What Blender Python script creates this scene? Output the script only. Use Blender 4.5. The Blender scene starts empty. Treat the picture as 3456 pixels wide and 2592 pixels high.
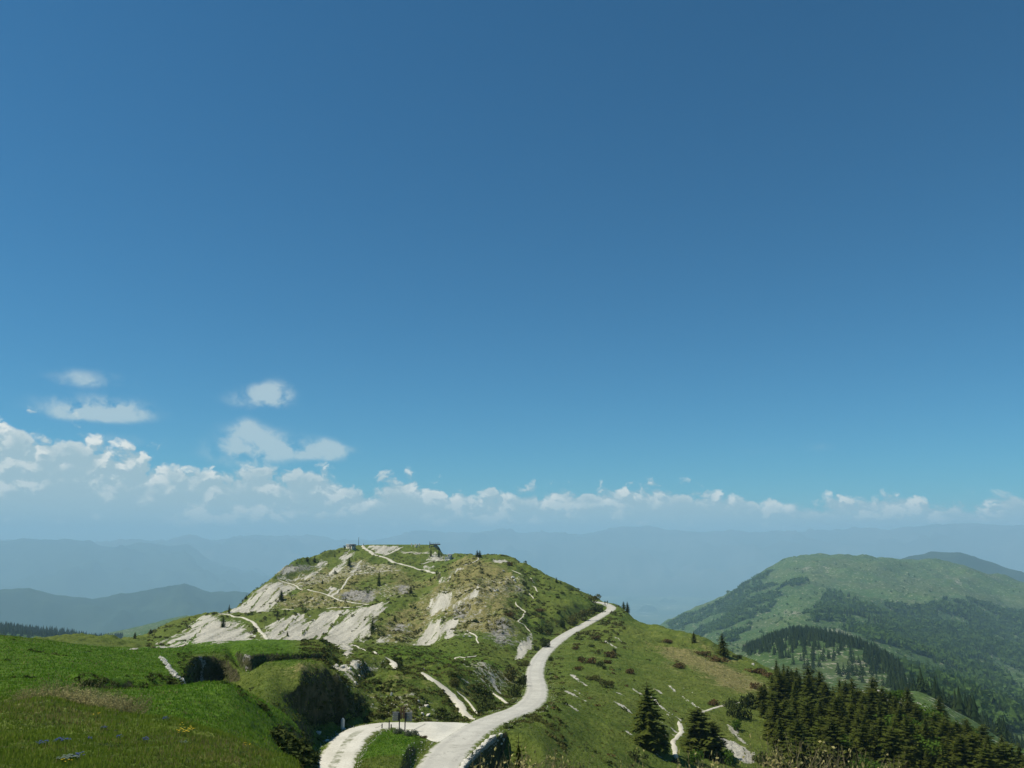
import bpy, bmesh, math, random
import numpy as np
from mathutils import Vector, Matrix

scene = bpy.context.scene
COL = scene.collection
random.seed(7)
rng = np.random.default_rng(7)

# ------------------------------------------------------------------ camera
PITCH = math.radians(10.46)            # the camera looks a little above the horizon
FPX = 2798.0                           # focal length in pixels of the 3456 px wide frame
cam_data = bpy.data.cameras.new("camera")
cam_data.sensor_fit = 'HORIZONTAL'
cam_data.sensor_width = 36.0
cam_data.lens = 36.0 * FPX / 3456.0
cam_data.clip_start = 0.2
cam_data.clip_end = 200000.0
cam = bpy.data.objects.new("camera", cam_data)
COL.objects.link(cam)
cam.location = (0, 0, 0)
cam.rotation_euler = (math.pi / 2 + PITCH, 0, 0)
scene.camera = cam

# ------------------------------------------------------------------ exposure, sampling
scene.view_settings.view_transform = 'Standard'
scene.view_settings.look = 'None'
scene.view_settings.exposure = 0.12
scene.view_settings.gamma = 1.0
scene.view_settings.use_curve_mapping = False
scene.render.engine = 'CYCLES'
scene.cycles.max_bounces = 5
scene.cycles.diffuse_bounces = 2
scene.cycles.glossy_bounces = 1
scene.cycles.transmission_bounces = 2
scene.cycles.volume_bounces = 1
scene.cycles.transparent_max_bounces = 8
scene.cycles.caustics_reflective = False
scene.cycles.caustics_refractive = False

# ------------------------------------------------------------------ node helpers
class NT:
    """small helper round a node tree"""
    def __init__(self, tree):
        self.dim = '3D'; self.t = tree; self.n = tree.nodes; self.l = tree.links
    def node(self, kind, **kw):
        nd = self.n.new(kind)
        for k, v in kw.items():
            setattr(nd, k, v)
        return nd
    def put(self, sock, v):
        if v is None: return
        if isinstance(v, bpy.types.NodeSocket): self.l.new(v, sock)
        elif isinstance(v, (tuple, list)):
            d = sock.default_value
            if hasattr(d, '__len__') and len(d) == 4 and len(v) == 3: v = (*v, 1.0)
            sock.default_value = v
        else: sock.default_value = v
    def math(self, op, a, b=None, c=None, clamp=False):
        nd = self.node('ShaderNodeMath', operation=op); nd.use_clamp = clamp
        self.put(nd.inputs[0], a); self.put(nd.inputs[1], b); self.put(nd.inputs[2], c)
        return nd.outputs[0]
    def mix(self, fac, a, b, blend='MIX'):
        nd = self.node('ShaderNodeMix', data_type='RGBA', blend_type=blend)
        self.put(nd.inputs[0], fac); self.put(nd.inputs[6], a); self.put(nd.inputs[7], b)
        return nd.outputs[2]
    def step(self, x, lo, hi, a=0.0, b=1.0):
        nd = self.node('ShaderNodeMapRange', interpolation_type='SMOOTHSTEP')
        self.put(nd.inputs[0], x); self.put(nd.inputs[1], lo); self.put(nd.inputs[2], hi)
        self.put(nd.inputs[3], a); self.put(nd.inputs[4], b)
        return nd.outputs[0]
    def noise(self, vec, scale, detail=4.0, rough=0.55, dist=0.0):
        nd = self.node('ShaderNodeTexNoise'); nd.noise_dimensions = self.dim
        self.put(nd.inputs['Vector'], vec); nd.inputs['Scale'].default_value = scale
        nd.inputs['Detail'].default_value = detail; nd.inputs['Roughness'].default_value = rough
        nd.inputs['Distortion'].default_value = dist
        return nd.outputs['Fac']
    def voro(self, vec, scale, detail=0.0, rough=0.5, feature='F1', smooth=None):
        nd = self.node('ShaderNodeTexVoronoi', feature=feature); nd.voronoi_dimensions = self.dim
        self.put(nd.inputs['Vector'], vec); nd.inputs['Scale'].default_value = scale
        nd.inputs['Detail'].default_value = detail; nd.inputs['Roughness'].default_value = rough
        if smooth is not None: nd.inputs['Smoothness'].default_value = smooth
        return nd
    def attr(self, name):
        return self.node('ShaderNodeAttribute', attribute_name=name).outputs['Fac']
    def mapping(self, vec, rot=(0, 0, 0), scale=(1, 1, 1), loc=(0, 0, 0)):
        nd = self.node('ShaderNodeMapping')
        self.put(nd.inputs[0], vec); nd.inputs[1].default_value = loc
        nd.inputs[2].default_value = rot; nd.inputs[3].default_value = scale
        return nd.outputs[0]
    def pos(self):
        return self.node('ShaderNodeNewGeometry').outputs['Position']

def new_mat(name):
    m = bpy.data.materials.new(name); m.use_nodes = True
    m.node_tree.nodes.clear()
    h = NT(m.node_tree)
    out = h.node('ShaderNodeOutputMaterial')
    return m, h, out

def finish(h, out, color, rough=0.9, bump=None, bstr=0.3, bdist=0.1, spec=0.15):
    b = h.node('ShaderNodeBsdfPrincipled')
    h.put(b.inputs['Base Color'], color); h.put(b.inputs['Roughness'], rough)
    h.put(b.inputs['Specular IOR Level'], spec)
    if bump is not None:
        bn = h.node('ShaderNodeBump')
        bn.inputs['Strength'].default_value = bstr; bn.inputs['Distance'].default_value = bdist
        h.put(bn.inputs['Height'], bump)
        h.l.new(bn.outputs[0], b.inputs['Normal'])
    h.l.new(b.outputs[0], out.inputs[0])
    return b

# ------------------------------------------------------------------ sight lines of the photograph
CP, SP = math.cos(PITCH), math.sin(PITCH)
def ray(u, v):
    """pixel of the 3456 x 2592 frame -> (azimuth, tangent of elevation)"""
    a = (u - 1728.0) / FPX; b = (1296.0 - v) / FPX
    dx, dy, dz = a, CP - SP * b, SP + CP * b
    return math.atan2(dx, dy), dz / math.hypot(dx, dy)
def at(u, v, r):
    az, t = ray(u, v)
    return Vector((r * math.sin(az), r * math.cos(az), r * t))
# pixels of the enlarged crops the photograph was studied in -> frame pixels
def Z1(x, y): return x / 1.97, 1750 + y / 1.97
def Z2(x, y): return 900 + x / 2.765, 1750 + y / 2.765
def Z3(x, y): return 1500 + x / 2.765, 1800 + y / 2.765
def Z4(x, y): return 2100 + x / 1.6313, 1800 + y / 1.6313
def Z5(x, y): return 900 + x / 2.212, 2150 + y / 2.212
def Z6(x, y): return 2100 + x / 3.687, 2250 + y / 3.687
def Z7(x, y): return 2600 + x / 2.584, 2250 + y / 2.584
def Z8(x, y): return 2400 + x / 3.687, 2080 + y / 3.687

# ------------------------------------------------------------------ sun and sky
SUN_AZ = math.radians(-96.0)           # left of the view
SUN_EL = math.radians(57.0)
SUN_DIR = Vector((math.cos(SUN_EL) * math.sin(SUN_AZ), math.cos(SUN_EL) * math.cos(SUN_AZ), math.sin(SUN_EL)))
sd = bpy.data.lights.new("sun", 'SUN')
sd.energy = 5.0; sd.angle = math.radians(0.53); sd.color = (1.0, 0.925, 0.79)
sun = bpy.data.objects.new("sun", sd); COL.objects.link(sun)
sun.rotation_euler = (-SUN_DIR).to_track_quat('-Z', 'Y').to_euler()

world = bpy.data.worlds.new("World"); scene.world = world; world.use_nodes = True
world.node_tree.nodes.clear()
world.cycles.sampling_method = 'MANUAL'; world.cycles.sample_map_resolution = 256
W = NT(world.node_tree)
wout = W.node('ShaderNodeOutputWorld')
bg = W.node('ShaderNodeBackground'); bg.inputs[1].default_value = 0.072
sky = W.node('ShaderNodeTexSky', sky_type='NISHITA')
sky.sun_disc = False
sky.sun_elevation = SUN_EL
sky.sun_rotation = SUN_AZ % (2 * math.pi)
sky.altitude = 1700.0; sky.air_density = 1.0; sky.dust_density = 0.9; sky.ozone_density = 2.2

def cloud_group():
    """cumulus density as a function of direction (azimuth, elevation in radians)"""
    g = bpy.data.node_groups.new("cloud_density", 'ShaderNodeTree')
    g.interface.new_socket("az", in_out='INPUT', socket_type='NodeSocketFloat')
    g.interface.new_socket("el", in_out='INPUT', socket_type='NodeSocketFloat')
    g.interface.new_socket("bank", in_out='OUTPUT', socket_type='NodeSocketFloat')
    g.interface.new_socket("puff", in_out='OUTPUT', socket_type='NodeSocketFloat')
    g.interface.new_socket("relief", in_out='OUTPUT', socket_type='NodeSocketFloat')
    g.interface.new_socket("patch", in_out='OUTPUT', socket_type='NodeSocketFloat')
    h = NT(g); h.dim = '2D'; gi = h.node('NodeGroupInput'); go = h.node('NodeGroupOutput')
    az, el = gi.outputs[0], gi.outputs[1]
    # cumulus tops seen all round the horizon: higher towards the left
    ramp = h.node('ShaderNodeValToRGB'); cr = ramp.color_ramp; cr.interpolation = 'B_SPLINE'
    h.put(ramp.inputs[0], h.math('MULTIPLY_ADD', az, 1 / (2 * math.pi), 0.5))
    stops = [(-180, .085), (-140, .11), (-95, .09), (-60, .125), (-42, .15), (-34, .152), (-30.5, .140), (-27.5, .112), (-24, .102), (-21, .085), (-18.5, .083), (-15, .092), (-12, .085), (-10, .062),
             (-8.5, .080), (-6, .076), (-3.5, .055), (0, .064), (3.5, .066), (7, .062), (9.5, .070), (13, .058), (18, .050), (24, .046), (32, .046), (50, .05), (85, .09), (130, .075), (180, .085)]
    while len(cr.elements) < len(stops): cr.elements.new(0.5)
    for e, (a, v) in zip(cr.elements, stops):
        e.position = a / 360 + 0.5; e.color = (v * 5, v * 5, v * 5, 1)
    env = h.math('MULTIPLY_ADD', ramp.outputs[0], 0.2 * 1.06, 0.000)
    v3 = h.node('ShaderNodeCombineXYZ')
    h.put(v3.inputs[0], az); h.put(v3.inputs[1], h.math('MULTIPLY', el, 1.25)); v3.inputs[2].default_value = 0.37
    P = v3.outputs[0]
    warp = h.noise(P, 34.0, 3.0, 0.6)
    wv = h.node('ShaderNodeCombineXYZ')
    h.put(wv.inputs[0], h.math('MULTIPLY_ADD', warp, 0.026, -0.013)); h.put(wv.inputs[1], h.math('MULTIPLY_ADD', warp, -0.018, 0.009))
    va = h.node('ShaderNodeVectorMath', operation='ADD'); h.put(va.inputs[0], P); h.put(va.inputs[1], wv.outputs[0])
    Q = va.outputs[0]
    bil = h.voro(Q, 27.0, 3.0, 0.55, 'SMOOTH_F1', 0.22).outputs['Distance']
    big = h.noise(P, 12.0, 2.0, 0.5)
    fine = h.noise(P, 110.0, 4.0, 0.62)
    n = h.math('MULTIPLY', h.math('SUBTRACT', 0.50, bil), 1.9)
    n = h.math('MULTIPLY_ADD', h.math('SUBTRACT', fine, 0.5), 0.40, n)
    rel = h.math('DIVIDE', h.math('SUBTRACT', env, el), h.math('MULTIPLY_ADD', env, 0.42, 0.012))
    bank = h.math('MULTIPLY_ADD', n, 0.52, h.math('MULTIPLY_ADD', rel, 1.45, 0.06))
    bank = h.math('MULTIPLY_ADD', h.math('SUBTRACT', big, 0.5), 0.55, bank)
    h.l.new(bank, go.inputs[0])
    h.l.new(n, go.inputs[2])
    h.l.new(h.noise(P, 17.0, 3.0, 0.55), go.inputs[3])
    # loose, ragged single clouds above the bank
    tot = None
    wq = h.noise(Q, 30.0, 4.0, 0.56)
    spots = [(290, 1285, 105, 30, .50), (330, 1385, 150, 42, .85), (270, 1400, 70, 30, .5), (400, 1400, 80, 34, .6), (410, 1490, 110, 24, .28), (870, 1350, 85, 42, .8), (930, 1335, 55, 46, .7), (850, 1520, 120, 70, 1.1), (830, 1455, 40, 40, .7), (1050, 1520, 90, 40, .8), (1120, 1530, 70, 36, .7), (2560, 1522, 60, 16, .18), (2760, 1515, 70, 18, .2)]
    for (su, sv, sa, sb, amp) in spots:
        a0, t0 = ray(su, sv); e0 = math.atan(t0)
        dx = h.math('MULTIPLY', h.math('SUBTRACT', az, a0), FPX / sa)
        dy = h.math('MULTIPLY', h.math('SUBTRACT', el, e0), FPX / sb)
        dy = h.math('MULTIPLY', dy, h.math('MULTIPLY_ADD', h.math('LESS_THAN', dy, 0.0), 0.5, 1.0))
        d2 = h.math('ADD', h.math('MULTIPLY', dx, dx), h.math('MULTIPLY', dy, dy))
        gsn = h.math('MULTIPLY', h.math('EXPONENT', h.math('MULTIPLY', h.math('POWER', d2, 1.5), -0.8)), amp)
        tot = gsn if tot is None else h.math('ADD', tot, gsn)
    pf = h.math('MULTIPLY', tot, h.math('MULTIPLY_ADD', h.math('SUBTRACT', wq, 0.5), 4.2, 0.95))
    h.l.new(pf, go.inputs[1])
    return g

tc = W.node('ShaderNodeTexCoord').outputs['Generated']
sx = W.node('ShaderNodeSeparateXYZ'); W.put(sx.inputs[0], tc)
W_az = W.math('ARCTAN2', sx.outputs[0], sx.outputs[1])
W_el = W.math('ARCSINE', sx.outputs[2])
CG = cloud_group()
def cloud_at(da, de):
    gn = W.node('ShaderNodeGroup'); gn.node_tree = CG
    W.put(gn.inputs[0], W.math('ADD', W_az, da) if da else W_az)
    W.put(gn.inputs[1], W.math('ADD', W_el, de) if de else W_el)
    return gn.outputs
c0 = cloud_at(0, 0); c1 = cloud_at(-0.005, 0.008)
tint = W.mix(1.0, sky.outputs[0], (0.30, 0.92, 1.15), 'MULTIPLY')
bank_a = W.step(c0[0], 0.0, 0.46)
lit = W.step(W.math('SUBTRACT', c0[2], c1[2]), -0.30, 0.52)
edge = W.step(c0[0], 1.15, 0.30)
patch = W.step(c0[3], 0.44, 0.58)
litk = W.math('MULTIPLY', lit, W.math('ADD', W.math('MULTIPLY', edge, 0.50), W.math('MULTIPLY', patch, 0.62)))
ccol = W.mix(litk, (5.2, 7.0, 7.7), (12.0, 12.0, 11.2))
puff_a = W.math('MULTIPLY', W.step(c0[1], 0.0, 1.15), 0.74)
skyc = W.mix(puff_a, tint, (7.0, 8.6, 9.0))
skyc = W.mix(W.math('MULTIPLY', bank_a, 0.95), skyc, ccol)
W.l.new(skyc, bg.inputs[0]); W.l.new(bg.outputs[0], wout.inputs[0])

# ------------------------------------------------------------------ numeric noise
def _hash(ix, iy, seed):
    h = (ix.astype(np.int64) * 374761393 + iy.astype(np.int64) * 668265263 + seed * 1442695041) & 0xFFFFFFFF
    h = ((h ^ (h >> 13)) * 1274126177) & 0xFFFFFFFF
    return ((h ^ (h >> 16)) & 0xFFFF) / 65535.0
def perlin(x, y, seed=0):
    x0 = np.floor(x); y0 = np.floor(y); fx = x - x0; fy = y - y0
    ux = fx * fx * fx * (fx * (fx * 6 - 15) + 10); uy = fy * fy * fy * (fy * (fy * 6 - 15) + 10)
    def g(ix, iy, dx, dy):
        a = _hash(ix, iy, seed) * 6.2831853
        return np.cos(a) * dx + np.sin(a) * dy
    n00 = g(x0, y0, fx, fy); n10 = g(x0 + 1, y0, fx - 1, fy)
    n01 = g(x0, y0 + 1, fx, fy - 1); n11 = g(x0 + 1, y0 + 1, fx - 1, fy - 1)
    a = n00 + ux * (n10 - n00); b = n01 + ux * (n11 - n01)
    return (a + uy * (b - a)) * 1.5
def fbm(x, y, octs=4, seed=0, gain=0.5, ridged=False):
    s = np.zeros_like(x); a = 1.0; f = 1.0
    for o in range(octs):
        n = perlin(x * f, y * f, seed + o * 17)
        s += a * ((1 - 2 * np.abs(n)) if ridged else n)
        a *= gain; f *= 2.03
    return s
def sstep(x, a, b):
    t = np.clip((x - a) / (b - a), 0, 1); return t * t * (3 - 2 * t)

# ------------------------------------------------------------------ lofted height fields on a polar grid
def pchip_slopes(x, y):
    """monotone cubic slopes, axis 0 = knots"""
    h = np.diff(x, axis=0); d = np.diff(y, axis=0) / h
    m = np.zeros_like(y)
    w1 = 2 * h[1:] + h[:-1]; w2 = h[1:] + 2 * h[:-1]
    same = d[1:] * d[:-1] > 0
    with np.errstate(divide='ignore', invalid='ignore'):
        hm = (w1 + w2) / (w1 / d[:-1] + w2 / d[1:])
    m[1:-1] = np.where(same, hm, 0.0)
    m[0] = d[0]; m[-1] = d[-1]
    return m
def pchip(xk, yk, x):
    m = pchip_slopes(xk[:, None], yk[:, None])[:, 0]
    i = np.clip(np.searchsorted(xk, x) - 1, 0, len(xk) - 2)
    h = xk[i + 1] - xk[i]; t = np.clip((x - xk[i]) / h, 0, 1)
    return ((1 + 2 * t) * (1 - t) ** 2 * yk[i] + t * (1 - t) ** 2 * h * m[i] + t * t * (3 - 2 * t) * yk[i + 1] + t * t * (t - 1) * h * m[i + 1])

class Field:
    """a height field z(azimuth, range) lofted through traced crest, foot and hollow lines"""
    def __init__(self, cols, az, rr):
        self.az = az; self.r = rr; self.s = np.log(rr)
        us = sorted(cols); K = len(cols[us[0]])
        for u in us: assert len(cols[u]) == K, (u, len(cols[u]), K)
        T = np.zeros((K, len(az))); S = np.zeros((K, len(az)))
        for k in range(K):
            a = []; t = []; s = []
            for u in us:
                v, r = cols[u][k]; A, tt = ray(u, v); a.append(A); t.append(tt); s.append(math.log(r))
            a = np.array(a); T[k] = pchip(a, np.array(t), az); S[k] = pchip(a, np.array(s), az)
        for k in range(1, K): S[k] = np.maximum(S[k], S[k - 1] + 0.004)
        Zk = T * np.exp(S)
        m = pchip_slopes(S, T)
        out = np.zeros((len(rr), len(az)))
        for j in range(len(az)):
            xk = S[:, j]; yk = T[:, j]; mm = m[:, j]
            i = np.clip(np.searchsorted(xk, self.s) - 1, 0, K - 2)
            h = xk[i + 1] - xk[i]; t = np.clip((self.s - xk[i]) / h, 0, 1)
            out[:, j] = ((1 + 2 * t) * (1 - t) ** 2 * yk[i] + t * (1 - t) ** 2 * h * mm[i] + t * t * (3 - 2 * t) * yk[i + 1] + t * t * (t - 1) * h * mm[i + 1])
        self.z = out * rr[:, None]
        self.x = rr[:, None] * np.sin(az)[None, :]; self.y = rr[:, None] * np.cos(az)[None, :]
    def h(self, x, y):
        x = np.asarray(x, float); y = np.asarray(y, float)
        a = np.arctan2(x, y); s = np.log(np.maximum(np.hypot(x, y), 1e-3))
        i = np.clip(np.searchsorted(self.s, s) - 1, 0, len(self.s) - 2)
        j = np.clip(np.searchsorted(self.az, a) - 1, 0, len(self.az) - 2)
        ti = np.clip((np.exp(s) - self.r[i]) / (self.r[i + 1] - self.r[i]), 0, 1)
        tj = np.clip((a - self.az[j]) / (self.az[j + 1] - self.az[j]), 0, 1)
        z = self.z
        return (z[i, j] * (1 - tj) + z[i, j + 1] * tj) * (1 - ti) + (z[i + 1, j] * (1 - tj) + z[i + 1, j + 1] * tj) * ti
    def hit(self, u, v, rmin=0.0):
        """first point of the ground along a sight line"""
        A, t = ray(u, v)
        j = int(np.clip(np.searchsorted(self.az, A), 1, len(self.az) - 1))
        w = (A - self.az[j - 1]) / (self.az[j] - self.az[j - 1])
        zc = self.z[:, j - 1] * (1 - w) + self.z[:, j] * w
        d = zc / self.r - t
        d[self.r < rmin] = -9
        k = np.where(d >= 0)[0]
        if len(k) == 0: k = int(np.argmax(np.where(self.r < rmin, -9, d)))
        else: k = int(k[0])
        r = self.r[k]
        if k > 0 and d[k] > 0 > d[k - 1] > -5:
            q = -d[k - 1] / (d[k] - d[k - 1]); r = self.r[k - 1] + q * (self.r[k] - self.r[k - 1])
        x, y = r * math.sin(A), r * math.cos(A)
        return Vector((x, y, float(self.h(x, y))))
    def mesh(self, name, attrs=None):
        nr, nc = self.z.shape
        co = np.stack([self.x, self.y, self.z], -1).reshape(-1, 3).astype(np.float32)
        idx = np.arange(nr * nc).reshape(nr, nc)
        q = np.stack([idx[:-1, :-1], idx[:-1, 1:], idx[1:, 1:], idx[1:, :-1]], -1).reshape(-1, 4)
        return grid_mesh(name, co, q, attrs)

def grid_mesh(name, co, faces, attrs=None, smooth=True):
    """mesh from numpy arrays; faces all of one size"""
    me = bpy.data.meshes.new(name)
    n = len(faces); k = faces.shape[1]
    me.vertices.add(len(co)); me.vertices.foreach_set('co', np.ascontiguousarray(co, np.float32).ravel())
    me.loops.add(n * k); me.loops.foreach_set('vertex_index', np.ascontiguousarray(faces, np.int32).ravel())
    me.polygons.add(n); me.polygons.foreach_set('loop_start', np.arange(0, n * k, k, dtype=np.int32))
    me.polygons.foreach_set('loop_total', np.full(n, k, np.int32))
    if smooth: me.polygons.foreach_set('use_smooth', np.ones(n, bool))
    me.update(calc_edges=True)
    for a, v in (attrs or {}).items():
        at_ = me.attributes.new(a, 'FLOAT', 'POINT'); at_.data.foreach_set('value', np.ascontiguousarray(v, np.float32).ravel())
    return me
def put(name, me, mat=None, parent=None, loc=None, kind=None, label=None, cat=None, group=None):
    o = bpy.data.objects.new(name, me); COL.objects.link(o)
    if mat is not None and me is not None and not me.materials: me.materials.append(mat)
    if parent is not None: o.parent = parent
    if loc is not None: o.location = loc
    if kind: o['kind'] = kind
    if label: o['label'] = label
    if cat: o['category'] = cat
    if group: o['group'] = group
    return o
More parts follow.
